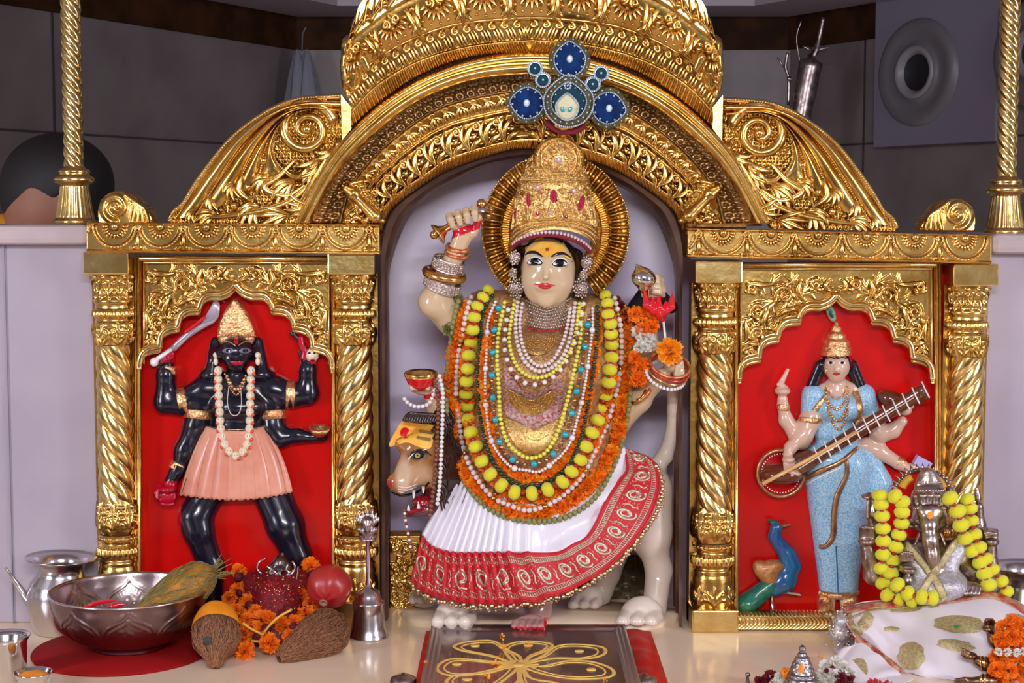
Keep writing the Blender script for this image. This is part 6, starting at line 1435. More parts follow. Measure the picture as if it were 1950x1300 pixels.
for i in range(4): pr += chain([(309+i*8, 942, d-.012, 5), (308+i*7, 955, d-.018, 4.8), (309+i*7, 962-abs(i-1.5)*2, d-.026, 4)], .0025)
pr += chain([(304, 925, d-.012, 5.5), (298, 938, d-.018, 5), (300, 948, d-.022, 4)], .003)
pr += chain([(405, 925, d+.012, 34), (372, 985, d-.002, 32), (378, 1010, d-.006, 29), (402, 1080, d, 25), (404, 1160, d, 20)], .012)+chain([(512, 925, d+.012, 38), (543, 1000, d-.0, 36), (566, 1060, d, 28), (580, 1120, d, 22), (588, 1165, d, 18)], .012)
pr += [cap((404, 1165, d-.01), (385, 1178, d-.03), 16, 12, .01), cap((588, 1170, d-.01), (605, 1178, d-.03), 16, 12, .01)]
Vt, Fc = sculpt(pr, .0022); px, py = to_px(Vt); C = np.tile([.007, .007, .018], (len(Vt), 1)); C[(py > 916) & (px < 345)] = [.42, .002, .02]; C[(py < 690) & (px < 335) & (py > 664) & (Vt[:, 1] < d-.012)] = [.42, .005, .03]
kb = mk('body', Vt, Fc, mat('black_gloss_body', (.01, .01, .02), .22, vcol=True, coat=.25), kali, cols=C); BK = bvh(kb)
for ex, sg in ((435, 1), (467, -1)):
    e = patch('eye', BK, [(ex-12, 668), (ex-5, 663), (ex+5, 663), (ex+12, 668), (ex+4, 672), (ex-4, 672)], .001, mat('dim_white', (.20, .18, .26), .3), kali, 3, thick=.001); patch('iris', BK, [(ex+5*math.cos(a), 667.5+3.8*math.sin(a)) for a in np.linspace(0, 6.28, 9)[:-1]], .0026, BLKG, e, 2)
    strokepatch('brow', BK, [(ex-14*sg*1.0, 655), (ex-2*sg, 650), (ex+14*sg, 658)], [.8, 1.4, .8], .001, CRN, kali)
patch('lips', BK, [(438, 689), (446, 687), (451, 688), (457, 687), (464, 690), (455, 695), (447, 695)], .001, CRIM, kali, 3, thick=.002)
patch('forehead_mark', BK, [(447, 640), (452, 640), (454, 652), (450, 656), (446, 652)], .001, CRIM, kali, 3); gem(434, 681, 3, 3, CRY, 'nose_stone', kali, BK, lift=.001)
Vt, Fc = sculpt([ell((450, 670, d+.012), (50, 58, 18), .006), ell((404, 712, d+.004), (26, 30, 14), .006), ell((498, 712, d+.004), (28, 32, 14), .006), cap((410, 650, d), (404, 700, d-.01), 9, 12, .01), cap((492, 650, d), (500, 705, d-.01), 9, 12, .01)], .003); mk('hair', Vt, Fc, BLKP, kali)
pr = []
for k in range(9): f = k/8; pr.append(ell((450-2*f, 640-66*f, d-.01), (36*(1-f**1.5*.82), 12, 30*(1-f**1.5*.8)), .006))
Vt, Fc = sculpt(pr, .002); mk('crown', Vt, Fc, CRN, kali)
mb = MB()
for k in range(15): a = -1.2+2.4*k/14; mb.ball(P(451+37*math.sin(a), 641-4*math.cos(a), d-.011-.030*math.cos(a)), 3.2*S(), 3)
mb.build('crown_beads', CRN, kali)
for x in (411, 491):
    mb = MB(); mb.ball(P(x, 676, d-.03), 6*S(), 5); mb.ball(P(x, 688, d-.03), (5*S(), 5*S(), 8*S()), 5); mb.build('earring', CREAM, kali)
# pleated skirt
n = 120; u = np.linspace(0, 1, n); T_ = resample(catmull([(394, 812), (420, 818), (450, 820), (480, 818), (504, 812)], 6), n); B_ = resample(catmull([(346, 942), (390, 948), (450, 951), (510, 946), (558, 936)], 6), n); M_ = resample(catmull([(368, 870), (400, 880), (450, 884), (500, 880), (536, 864)], 6), n)
g_ = []
for v in np.linspace(0, 1, 26):
    q = (1-v)**2*T_+2*v*(1-v)*(2*M_-(T_+B_)/2)+v*v*B_; bulge = .036*np.sin(PI*np.clip(u, .02, .98))**.5+.012; ridge = .006*np.abs(np.sin(u*PI*7.5))**.6*v; g_.append(PV(q[:, 0], q[:, 1]+1.5*np.sin(u*150)*(v > .97), d+.006-bulge-ridge))
sq = MB().grid(np.array(g_)).build('pleated_skirt', SILK, kali); so = sq.modifiers.new('s', 'SOLIDIFY'); so.thickness = .006; so.offset = -1
BS = bvh([sq, kb])
for k in range(8):
    f = (k+.5)/7.5*1.0
    if f >= 1: continue
    i = int(min(max((k/7.5), 0), 1)*(n-1)); 
    strokepatch('pleat_line', BS, [tuple(T_[i]*.85+M_[i]*.15), tuple(M_[i]), tuple(B_[i]+[0, -3])], [.5, .8, .9], .0004, mat('dark_line', (.1, .03, .03), .5), sq)
strokepatch('waist_paint', BS, [(398, 822), (425, 830), (452, 832), (480, 829), (502, 822)], [6, 9, 8, 9, 6], .0002, mat('vermilion_paint', (.75, .10, .04), .25, coat=.3), sq, flat=.25)
strokepatch('hem_line', BS, [(354, 921), (400, 925), (450, 926), (505, 923), (552, 914)], [.7, .8, .7], .0004, mat('rose_line', (.5, .12, .12), .5), sq)
strokepatch('belt', BS, [(396, 812), (425, 817), (452, 818), (480, 816), (504, 811)], [1.6, 1.6, 1.6], .001, CRN, sq)
# garland of small heads
hd = thing('head_garland', 'garland of small cream and red painted heads on the black deity', 'garland', tuple(P(450, 868, d-.03)))
hp = resample(catmull([(415, 706), (416, 740), (418, 780), (422, 826), (432, 854), (450, 868), (467, 854), (474, 826), (476, 780), (477, 740), (478, 706)], 8), 23)
hm = pom_mesh('head', 1, CREAM, 1.15, 0, 8)
for k, (x, y) in enumerate(hp):
    yy = drape(BS, x, y, .006, d-.03); h = put('small_head', hm, hd, P(x, y, yy), (0, 0, 0), 8.2*S(yy)); sx = -1 if x < 447 else 1
    r_ = put('red_mark', proto('red'), hd, P(x+sx*5, y+5, yy-.004), (0, 0, 0), 4*S(yy)); r_.data = pom_mesh('red_mark', 1, mat('vermilion_paint', (.75, .10, .04), .25), 1, 0, 5) if k == 0 else rm_
    rm_ = r_.data
    for q in (-2.5, 2.5): put('eye_dot', proto('brown'), hd, P(x+q, y-1.5, yy-.0078), (0, 0, 0), .9*S(yy))
for r_, pts in ((2.2, [(428, 712), (440, 740), (450, 752), (460, 740), (472, 712)]), (1.2, [(436, 735), (433, 765), (438, 785), (447, 791), (456, 785), (460, 765), (458, 738)]), (4, [(432, 716), (442, 735), (450, 742), (458, 735), (468, 716)])):
    p_ = resample(catmull(pts, 8), step=r_*1.9); mb = MB()
    for x, y in p_: mb.ball(P(x, y, drape(BS, x, y, .001, d-.03)), r_*S(), 3)
    mb.build('necklace', CRN if r_ > 2 else WPEARL, kali)
for cx, cy, R, w_, tl in ((318, 705, 18, 8, .05), (587, 694, 15, 7, .1), (338, 889, 16, 8, .5), (568, 828, 15, 7, 1.6), (346, 764, 25, 9, 1.45), (553, 752, 25, 9, 1.6), (377, 789, 27, 9, .1), (518, 789, 26, 9, -.05)):
    e1 = np.array([math.cos(tl), math.sin(tl)]); e2 = np.array([-math.sin(tl), math.cos(tl)]); a = np.linspace(0, 2*PI, 30); rows = []
    for o, k in ((-w_, .96), (-w_*.7, 1.08), (0, 1.02), (w_*.7, 1.08), (w_, .96)):
        q = np.array([cx, cy])+R*k*np.cos(a)[:, None]*e1+(o+0*a)[:, None]*e2; rows.append(PV(q[:, 0], q[:, 1], d-.006-R*k*.001*np.sin(a)))
    MB().grid(np.array(rows)).build('arm_band', CRN, kali)
cs = thing('curved_sword', 'painted steel sword with flared red-edged tip in the black deity\'s raised hand', 'sword', tuple(P(330, 660, d-.02)))
bl = catmull([(322, 664), (345, 640), (372, 622), (394, 606), (403, 590), (407, 573), (418, 578), (417, 600), (408, 614), (390, 624), (362, 642), (334, 668)], 4)
slabpx('blade', bl, d-.022, .008, mat('painted_steel', (.50, .46, .55), .2, .5, coat=.3), cs, .004)
mb = MB(); tubepx(mb, catmull([(352, 632), (372, 618), (392, 602)], 5), 2.8, d-.029); mb.build('red_edge', REDL, cs); mb = MB(); tubepx(mb, [(296, 686), (328, 664)], 5, d-.018); mb.ball(P(294, 689, d-.018), 9*S(), 7); mb.build('hilt', WHT, cs)
Vt, Fc = sculpt([ell((594, 675, d-.02), (14, 18, 14), .004), cap((594, 672, d-.036), (596, 679, d-.036), 2.5, 3, .003)], .0014); sh = mk('severed_head', Vt, Fc, CREAM, None); tag(sh, 'small painted head held by its hair in the black deity\'s right-side hand', 'head carving')
BH = bvh(sh)
for ex in (589, 599): patch('eye', BH, [(ex-3, 672), (ex, 670), (ex+3, 672), (ex, 673.5)], .0006, BLKG, sh, 2, 16)
patch('mouth', BH, [(590, 686), (596, 684), (602, 687), (599, 692), (592, 692)], .001, CRIM, sh, 2, 20)
mb = MB()
for k in range(8): tubepx(mb, catmull([(580+k*2, 668+k*.5), (574, 650+k), (564, 640), (560-k, 628+k), (563+k, 616+k)], 4), np.linspace(5, 2, 17), d-.024-.001*(k % 3), 6)
mb.build('hair', BLKP, sh); mb = MB(); tubepx(mb, catmull([(572, 640), (574, 655), (580, 668), (578, 684)], 4), [6]*13, d-.030, 8); mb.build('red_fingers', CRIM, sh)
cp = thing('skull_bowl', 'shallow gilt bowl in the black deity\'s lowest right-side hand', 'bowl', tuple(P(608, 822, d-.025))); mb = MB(); s = S(); mb.lathe(P(608, 830, d-.025), [(.1*s, 0), (11*s, 1*s), (19*s, 10*s), (21*s, 17*s), (19*s, 17*s), (15*s, 9*s), (.1*s, 5*s)], 26, (.06, -.2, 1)); mb.build('bowl', CRN, cp)
# ================================================================== blue-robed deity relief (right panel)
SKP = mat('painted_skin', (.66, .44, .32), .2, vcol=False, coat=.3); BLU = mat('sky_blue_glitter_sari', (.10, .40, .68), .35, bump=.9, bscale=500, col2=(.55, .72, .80), vscale=380, coat=.4, dist=.0015); BRN = mat('brown_wood_lacquer', (.13, .035, .015), .16, coat=.6); TRIM = mat('bronze_trim', (.55, .30, .13), .28, .7, col2=(.30, .12, .06), vscale=60)
d = .048
sar = thing('blue_deity_relief', 'fair four-armed deity relief in a sky-blue sari on the right red panel', 'relief figure', tuple(P(1600, 1150, d)))
pr = [ell((1593, 697, d-.012), (25, 31, 26), .01), ell((1593, 714, d-.02), (14, 14, 15), .008), cap((1593, 692, d-.038), (1593, 704, d-.042), 2.2, 4, .004), cap((1593, 720, d), (1593, 745, d), 13, 20, .01), ell((1597, 742, d), (45, 14, 18), .01)]
pr += chain([(1546, 790, d, 20), (1524, 838, d-.004, 18), (1497, 800, d-.006, 13), (1491, 774, d-.008, 10), (1490, 760, d-.01, 10)], .008)+[ell((1490, 744, d-.012), (15, 20, 9), .005)]
for i, (a, b) in enumerate(((1500, 704), (1494, 716), (1488, 724), (1482, 732))): pr += chain([(1484+i*4, 738, d-.014, 5), ((1486+a)/2, (738+b)/2-3, d-.018, 4.5), (a, b, d-.016-i*.002, 3.6)], .002)
pr += chain([(1545, 795, d-.005, 20), (1530, 828, d-.012, 17), (1505, 853, d-.022, 11), (1500, 866, d-.030, 9)], .008)+[ell((1502, 875, d-.038), (13, 14, 7), .004)]
for i in range(4): pr += chain([(1495+i*6, 882, d-.042, 4.2), (1496+i*8, 896+i*2, d-.050, 3.8), (1500+i*9, 906-i*2, d-.050, 3)], .002)
pr += chain([(1655, 790, d, 20), (1676, 826, d-.006, 17), (1700, 820, d-.012, 14), (1718, 802, d-.020, 10)], .008)+[ell((1724, 782, d-.026), (12, 15, 9), .004)]
for i in range(4): pr += chain([(1716+i*7, 774, d-.032, 4.2), (1715+i*7, 763, d-.040, 3.8), (1718+i*6, 757, d-.040, 3)], .002)
pr += chain([(1650, 850, d, 18), (1672, 858, d-.004, 16), (1712, 882, d-.010, 11), (1726, 890, d-.012, 9)], .008)+[ell((1740, 890, d-.014), (18, 9, 9), .005)]+[cap((1745, 886+i*3, d-.018), (1762, 884+i*4, d-.022), 4.2, 3.2, .003) for i in range(3)]
for x in (1578, 1612): pr += [cap((1595, 840, d), (x, 1130, d), 14, 12, .008), cap((x, 1130, d), (x, 1160, d-.006), 14, 12, .008)]
pr += [cap((1595, 745, d), (1595, 850, d), 24, 24, .01), cap((1548, 790, d), (1652, 790, d), 14, 14, .01), cap((1595, 850, d), (1650, 850, d), 14, 14, .01)]
Vt, Fc = sculpt(pr, .002); sb = mk('body', Vt, Fc, SKP, sar); BSa = bvh(sb)
for ex in (1582, 1604): e = patch('eye', BSa, [(ex-8, 691), (ex-3, 688), (ex+3, 688), (ex+8, 691), (ex+3, 693.5), (ex-3, 693.5)], .0008, WHT, sar, 3, 24); patch('iris', BSa, [(ex+3.4*math.cos(a), 690.5+2.8*math.sin(a)) for a in np.linspace(0, 6.28, 9)[:-1]], .0016, BLKG, e, 2, 16); strokepatch('brow', BSa, [(ex-10, 684), (ex, 680.5), (ex+10, 684)], [.6, 1.3, .6], .0008, BLKG, sar)
patch('lips', BSa, [(1585, 711), (1593, 709), (1601, 711), (1593, 715)], .0008, LIP, sar, 3, 24, thick=.0012); patch('bindi', BSa, [(1591, 676), (1594, 674), (1597, 676), (1596, 683), (1592, 683)], .0008, CRN, sar, 2, 16)
pr = [ell((1593, 694, d+.002), (32, 36, 22), .01)]
for k in range(6): pr += [ell((1563-k*4, 695+k*10, d-.004+.001*k), (12, 11, 11), .004), ell((1622+k*3.5, 695+k*9, d-.004+.001*k), (12, 11, 11), .004)]
Vt, Fc = sculpt(pr, .0024); mk('hair', Vt, Fc, BLKP, sar)
mb = MB(); prof = [(29, 0), (30, 4), (28, 8), (28, 16), (25, 19), (26, 24), (21, 30), (18, 33), (19, 37), (13, 44), (10, 47), (11, 51), (6, 56), (4, 62), (1, 66)]; s = S(d)
mb.lathe(P(1593, 676, d-.006), [(r*s, h*s) for r, h in prof], 30, (-.03, 0, 1)); mb.build('crown', CRN, sar)
f = slabpx('peacock_feather', teardrop(1582, 594, 8, 20, -.35), d-.012, .003, mat('green_feather', (.10, .28, .16), .4, bump=.5, bscale=200, col2=(.25, .4, .25), vscale=90), sar, .003); slabpx('feather_eye', teardrop(1583, 597, 4, 9, -.35), d-.017, .002, mat('dark_feather_eye', (.01, .05, .08), .3), f, .001)
pr = [ell((1597, 775, d), (50, 42, 30), .015), cap((1548, 752, d), (1544, 792, d), 22, 20, .012), cap((1645, 752, d), (1658, 796, d), 22, 20, .012), ell((1594, 825, d), (44, 32, 25), .015), ell((1590, 870, d), (56, 40, 30), .02)]
pr += [cap((1572, 890, d), (1582, 1120, d), 42, 22, .02), cap((1618, 890, d), (1612, 1120, d), 42, 22, .02), cap((1655, 860, d), (1672, 920, d+.005), 16, 26, .015), cap((1672, 920, d+.005), (1650, 990, d+.005), 22, 12, .015), ell((1658, 1160, d), (28, 12, 10), .01)]
Vt, Fc = sculpt(pr, .0028); sq = mk('sari', Vt, Fc, BLU, sar); B2 = bvh([sq, sb])
strokepatch('waist_trim', B2, [(1534, 912), (1560, 898), (1600, 880), (1634, 852)], [6, 6, 5, 4], .001, TRIM, sq, flat=.5)
strokepatch('pleat_trim', B2, [(1612, 876), (1612, 905), (1594, 945), (1588, 985), (1586, 1022), (1572, 1040), (1560, 1040)], [4, 5, 6, 6, 6, 5, 4], .001, TRIM, sq, flat=.5)
strokepatch('waist_beads', B2, [(1536, 922), (1562, 908), (1602, 890)], [1.5, 1.5, 1.5], .001, WHT, sq); strokepatch('shoulder_trim', B2, [(1630, 742), (1636, 780), (1634, 820)], [7, 8, 7], .001, CRN, sq, flat=.5); strokepatch('gold_sash', B2, [(1552, 782), (1562, 768), (1572, 755)], [6, 6, 5], .001, CRN, sq, flat=.5)
strokepatch('fold_line', B2, [(1592, 1040), (1594, 1080), (1596, 1130)], [1.2, 1.5, 1.2], .0, mat('deep_blue', (.03, .12, .3), .5), sq); mb = MB(); mb.tube(PV(np.linspace(1562, 1632, 16), 1128+6*np.sin(np.linspace(0, PI, 16)), d-.006-.022*np.sin(np.linspace(0, PI, 16))), 6*S(), 8); mb.build('gold_hem', CRN, sar)
for x in (1572, 1618): Vt, Fc = sculpt([cap((x, 1150, d-.006), (x-6 if x < 1590 else x+3, 1166, d-.025), 15, 12, .01), cap((x, 1140, d), (x, 1150, d), 17, 17, .006)], .0026); mk('gilt_foot', Vt, Fc, CRN, sar)
for k, (r_, pts) in enumerate(((2.6, [(1574, 736), (1582, 752), (1594, 760), (1606, 752), (1612, 736)]), (3.2, [(1572, 742), (1578, 766), (1594, 780), (1608, 766), (1616, 742)]), (3.2, [(1574, 760), (1582, 788), (1596, 802), (1608, 788), (1616, 760)]), (2.8, [(1577, 780), (1586, 806), (1597, 818), (1608, 806), (1615, 780)]))):
    p_ = resample(catmull(pts, 8), step=r_*1.8); mb = MB()
    for x, y in p_: mb.ball(P(x, y, drape(B2, x, y, .001, d-.03)), r_*S(), 3)
    mb.build('necklace', CRN, sar)
for x in (1573, 1614): MB().ball(P(x, 706, d-.024), (3.4*S(), 3.4*S(), 6*S()), 5).build('earring', CRN, sar)
for cx, cy, R, w_, tl in ((1492, 776, 12, 6, .1), (1507, 850, 12, 6, .75), (1716, 806, 12, 6, -.7), (1714, 882, 12, 7, 2.0), (1545, 800, 21, 5, .1)):
    e1 = np.array([math.cos(tl), math.sin(tl)]); e2 = np.array([-math.sin(tl), math.cos(tl)]); a = np.linspace(0, 2*PI, 30); rows = []
    for o, k in ((-w_, .96), (-w_*.6, 1.1), (0, 1.02), (w_*.6, 1.1), (w_, .96)):
        q = np.array([cx, cy])+R*k*np.cos(a)[:, None]*e1+(o+0*a)[:, None]*e2; rows.append(PV(q[:, 0], q[:, 1], d-.010-R*k*.001*np.sin(a)))
    MB().grid(np.array(rows)).build('bracelet', CRN, sar)
bk = MB(); bk.box(P(1756, 881, d-.02), (.016, .008, .009), np.array(Matrix.Rotation(.5, 3, 'Y'))); tag(bk.build('small_book', mat('lilac_white_paint', (.45, .42, .7), .3), None, False), 'tiny blue-white book in the blue-robed deity\'s lower hand', 'book')
ve = thing('veena', 'brown long-necked string instrument held across the blue-robed deity', 'string instrument', tuple(P(1600, 850, d-.04)))
Vt, Fc = sculpt([ell((1487, 901, d-.012), (44, 44, 20), .01), cap((1520, 880, d-.02), (1540, 868, d-.03), 20, 12, .015)], .0024); mk('gourd', Vt, Fc, BRN, ve)
a = np.linspace(0, 2*PI, 50); mb = MB(); mb.tube(PV(1487+44*np.cos(a), 901+44*np.sin(a), np.full(50, d-.018)), 4*S(), 8, False); mb.build('gourd_rim', TRIM, ve)
mb = MB()
for q in np.linspace(0, 2*PI, 44): mb.ball(P(1487+37*math.cos(q), 901+37*math.sin(q), d-.025), 1.5*S(), 3)
mb.build('rim_beads', WHT, ve)
Vt, Fc = sculpt([ell((1701, 762, d-.008), (32, 24, 18), .01, rot=.4)], .0026); mk('small_gourd', Vt, Fc, BRN, ve)
mb = MB(); tubepx(mb, [(1520, 893), (1640, 817), (1745, 752), (1762, 746)], [13, 13, 14, 17], d-.052, 12, flat=.6); mb.build('neck', BRN, ve)
mb = MB(); tubepx(mb, [(1452, 921), (1530, 880), (1632, 822)], [4, 4, 3.5], d-.066, 8); mb.build('finger_board', mat('pale_wood', (.70, .40, .14), .3, coat=.3), ve)
mb = MB(); tubepx(mb, [(1520, 893), (1740, 757)], [1.2, 1.2], d-.068, 6); mb.build('string', CREAM, ve)
for k in range(12):
    f = k/11; x, y = 1556+(1762-1556)*f, 866+(742-866)*f; mb = MB(); tubepx(mb, [(x-7, y-16), (x, y), (x+8, y+15)], 1.5, d-.0665, 6); mb.build('fret', WHT, ve)
MB().box(P(1482, 903, d-.034), (.008, .002, .006), np.array(Matrix.Rotation(-.2, 3, 'Y'))).build('bridge', WHT, ve)
# peacock
pk = thing('peacock_relief', 'small painted blue and green peacock relief at the blue-robed deity\'s feet', 'bird', tuple(P(1465, 1165, d-.01)))
BLP = mat('peacock_blue', (.01, .07, .26), .18, coat=.5, col2=(.01, .14, .28), vscale=40); GRP = mat('peacock_green', (.01, .12, .09), .22, coat=.4, bump=.6, bscale=160, col2=(.02, .22, .12), vscale=60)
Vt, Fc = sculpt(chain([(1478, 1005, d-.012, 12), (1474, 1022, d-.010, 10), (1486, 1038, d-.010, 12), (1500, 1056, d-.010, 15), (1506, 1076, d-.010, 18), (1494, 1104, d-.008, 22), (1476, 1118, d-.008, 18)], .01), .002); mk('body', Vt, Fc, BLP, pk)
Vt, Fc = sculpt([ell((1460, 1092, d-.012), (34, 17, 18), .01, rot=.75), ell((1475, 1078, d-.014), (20, 16, 14), .01)], .002); mk('wing', Vt, Fc, mat('russet_wing', (.42, .13, .03), .3, .3, bump=.8, bscale=260, col2=(.55, .30, .10), vscale=120, coat=.3), pk)
Vt, Fc = sculpt([cap((1470, 1112, d-.01), (1420, 1150, d-.01), 17, 20, .01), ell((1424, 1146, d-.01), (22, 26, 14), .01)], .002); mk('tail', Vt, Fc, GRP, pk)
mb = MB(); tubepx(mb, [(1486, 1002), (1505, 999)], [5, 1], d-.014); mb.build('beak', TRIM, pk); mb = MB()
for k in range(5): tubepx(mb, [(1474, 998), (1462+k*4, 988+abs(k-2))], [1.2, 2.6], d-.012, 6)
mb.build('crest', GRP, pk); MB().ball(P(1482, 1003, d-.024), 2*S(), 4).build('eye', WHT, pk)
mb = MB(); tubepx(mb, [(1470, 1122), (1471, 1166)], [4, 3.5], d-.008); mb.build('leg', SILV, pk); mb = MB(); tubepx(mb, catmull([(1478, 1126), (1500, 1128), (1524, 1132)], 4), 3.4, d-.012); mb.build('raised_leg', SILV, pk)
mb = MB(); tubepx(mb, [(1452, 1168), (1471, 1165), (1492, 1169)], 3, d-.010); mb.build('foot', SILV, pk)
# ================================================================== things in front
def floor_pt(px, py, z=0.0): return FL(px, py, z)
# round red mat, big embossed bowl
c = floor_pt(234, 1240); R = .163
FELT = mat('red_felt', (.30, .004, .004), .8, bump=.4, bscale=500, spec=.2)
mb = MB(); mb.lathe((c[0], c[1], 0), [(.001, 0), (R*.99, 0), (R, .003), (R*.99, .006), (.001, .006)], 80); tag(mb.build('round_mat', FELT, None), 'round red felt mat under the large embossed bowl', 'mat')
bc = np.array([floor_pt(254, 1225)[0]+.004, c[1]+.012, .006]); mb = MB()
ob = [(0.001, 0), (.060, 0), (.066, .003), (.068, .010), (.096, .022), (.122, .046), (.136, .076), (.1405, .098), (.143, .105)]; ibp = [(.1435, .107), (.140, .106), (.134, .080), (.118, .048), (.092, .026), (.060, .014), (.001, .013)]
ob = catmull(ob, 4); n = 360; th = np.linspace(0, 2*PI, n, endpoint=False)
U, Vv = np.meshgrid(th*130, np.array([p[1] for p in ob])*1000)
st = []
for k in range(-1, 9):
    c0 = k*102.1+30; o = [(c0-46, 20), (c0-48, 45), (c0-40, 64), (c0-22, 76), (c0-8, 84), (c0, 95)]; l = catmull(o, 5); r_ = l[::-1]*[-1, 1]+[2*c0, 0]
    pth = np.vstack([l, r_]); st += [(pth, 2.2, 2.2, 2.2), ((pth-[c0, 20])*[.86, .86]+[c0, 20], 1.6, 1.6, 1.8)]
    for j in range(26): st.append(([(c0+RNG.uniform(-32, 32), RNG.uniform(22, 66))], 2.4, 2.4, 1.2))
    st += [([(c0, 24), (c0, 60)], 1.5, 1.5, 1.6), (spiral(c0-12, 44, 8, 1.2, 0, 1, 14), 1.5, 1.2, 1.6), (spiral(c0+12, 44, 8, 1.2, PI, -1, 14), 1.5, 1.2, 1.6)]
ob2 = resample(ob, 70); U, Vv = np.meshgrid(th*130, ob2[:, 1]*1000); H = emboss(U, Vv, st)*.001
G = np.stack([bc[0]+(ob2[:, :1]+H)*np.cos(th), bc[1]+(ob2[:, :1]+H)*np.sin(th), np.broadcast_to(bc[2]+ob2[:, 1:2], H.shape)], -1)
bowl = thing('embossed_bowl', 'large dark silver bowl embossed with pointed arches on the red felt mat', 'bowl', tuple(bc))
MB().grid(G, closev=True).build('outer_wall', mat('dark_pewter', (.30, .21, .21), .28, 1, bump=.2, bscale=60, col2=(.20, .13, .14), vscale=12), bowl)
ib = resample(catmull(ibp, 4), 60); U, Vv = np.meshgrid(th*130, ib[:, 1]*1000); H = emboss(U, Vv, st)*.0008
G = np.stack([bc[0]+(ib[:, :1]-H)*np.cos(th), bc[1]+(ib[:, :1]-H)*np.sin(th), np.broadcast_to(bc[2]+ib[:, 1:2], H.shape)], -1); MB().grid(G, closev=True).build('inner_wall', mat('pewter_inside', (.55, .44, .44), .25, 1, bump=.2, bscale=60, col2=(.35, .25, .22), vscale=12), bowl)
mb = MB(); mb.tube([(bc[0]+.1432*math.cos(a), bc[1]+.1432*math.sin(a), bc[2]+.106) for a in np.linspace(0, 2*PI, 90)], .0022, 8, False); mb.build('rim', SILV, bowl)
# coconut smeared with orange, dry grassy husk, in the bowl
def husk(name, label, a, b, prof, m, fibre_m, nfib, flen, seed, spread=.006, mark=None, cat='coconut', cover=(0, 1), tuft=0.0):
    """body of revolution from a to b with fibres laid along it; prof: (t, radius)"""
    a = np.array(a); b = np.array(b); ax = b-a; L = np.linalg.norm(ax); ax /= L; t = thing(name, label, cat, tuple(a))
    pf = catmull(prof, 6); rg = np.random.default_rng(seed)
    M = np.array(Vector((0, 0, 1)).rotation_difference(Vector(ax)).to_matrix()); th = np.linspace(0, 2*PI, 40, endpoint=False)
    R = np.maximum(pf[:, 1:2], .0004)*(1+.03*np.sin(3*th+pf[:, :1]*9)); G = np.stack([R*np.cos(th), R*np.sin(th), np.broadcast_to(pf[:, :1]*L, R.shape)], -1)@M.T+a
    MB().grid(G, closev=True).build('shell', m, t)
    mb = MB()
    for k in range(nfib):
        ph = rg.uniform(0, 2*PI); t0 = rg.uniform(cover[0], cover[1]); t1 = min(t0+rg.uniform(.25, .6)*flen, 1.02+tuft*rg.uniform(0, 1)); n_ = 7
        tt = np.linspace(t0, t1, n_); r_ = np.interp(tt, pf[:, 0], pf[:, 1])+.0006+np.abs(np.sin(np.linspace(0, PI, n_)))*rg.uniform(0, spread); p_ = ph+np.linspace(0, rg.uniform(-.5, .5), n_)
        r_ = np.where(tt > 1, r_+(tt-1)*rg.uniform(0, .12), r_)
        q = np.stack([r_*np.cos(p_), r_*np.sin(p_), tt*L], 1)@M.T+a; q[:, 2] = np.maximum(q[:, 2], .0008); mb.tube(q, np.linspace(.0011, .0006, n_)*rg.uniform(.7, 1.3), 3, False)
    tag(mb.build('husk_fibres', fibre_m, t), kind='stuff'); return t
COIR = mat('coir_fibre', (.40, .17, .07), .7, col2=(.16, .06, .025), vscale=300); COCO = mat('coconut_shell', (.16, .07, .035), .6, bump=.8, bscale=120, col2=(.10, .04, .02), vscale=40); TUR = mat('turmeric_orange', (.90, .34, .006), .6, bump=.4, bscale=300, col2=(.80, .24, .004), vscale=30)
a = P(398, 1090, bc[1]-.0); a[2] = P(398, 1094, bc[1])[2]
pk1 = P(262, 1158, bc[1]-.05); pk2 = P(408, 1090, bc[1]+.03)
hh = husk('husked_coconut', 'orange-smeared coconut with greenish dry fibres lying in the big bowl', pk1, pk2, [(0, .003), (.12, .010), (.35, .024), (.6, .034), (.8, .033), (.93, .022), (1.0, .008)], mat('orange_husk', (.62, .22, .01), .6, bump=1, bscale=140, col2=(.24, .15, .02), vscale=30), mat('green_dry_fibre', (.34, .26, .08), .7, col2=(.20, .17, .05), vscale=50), 420, .4, 5, .004, tuft=.3)
for k, (x0, y0, x1, y1) in enumerate(((160, 1156, 222, 1143), (205, 1160, 240, 1150))):
    mb = MB(); p_ = catmull([(x0, y0), ((x0+x1)/2, (y0+y1)/2-3), (x1, y1)], 5); tubepx(mb, p_, np.interp(np.linspace(0, 1, len(p_)), [0, .3, 1], [2, 5 if k == 0 else 8, 1.5]), bc[1]-.06+k*.006, 8)
    W = mb.build('red_chilli', REDL, None); tag(W, ('long thin red chilli' if k == 0 else 'short thick red chilli')+' lying inside the big embossed bowl', 'chilli')
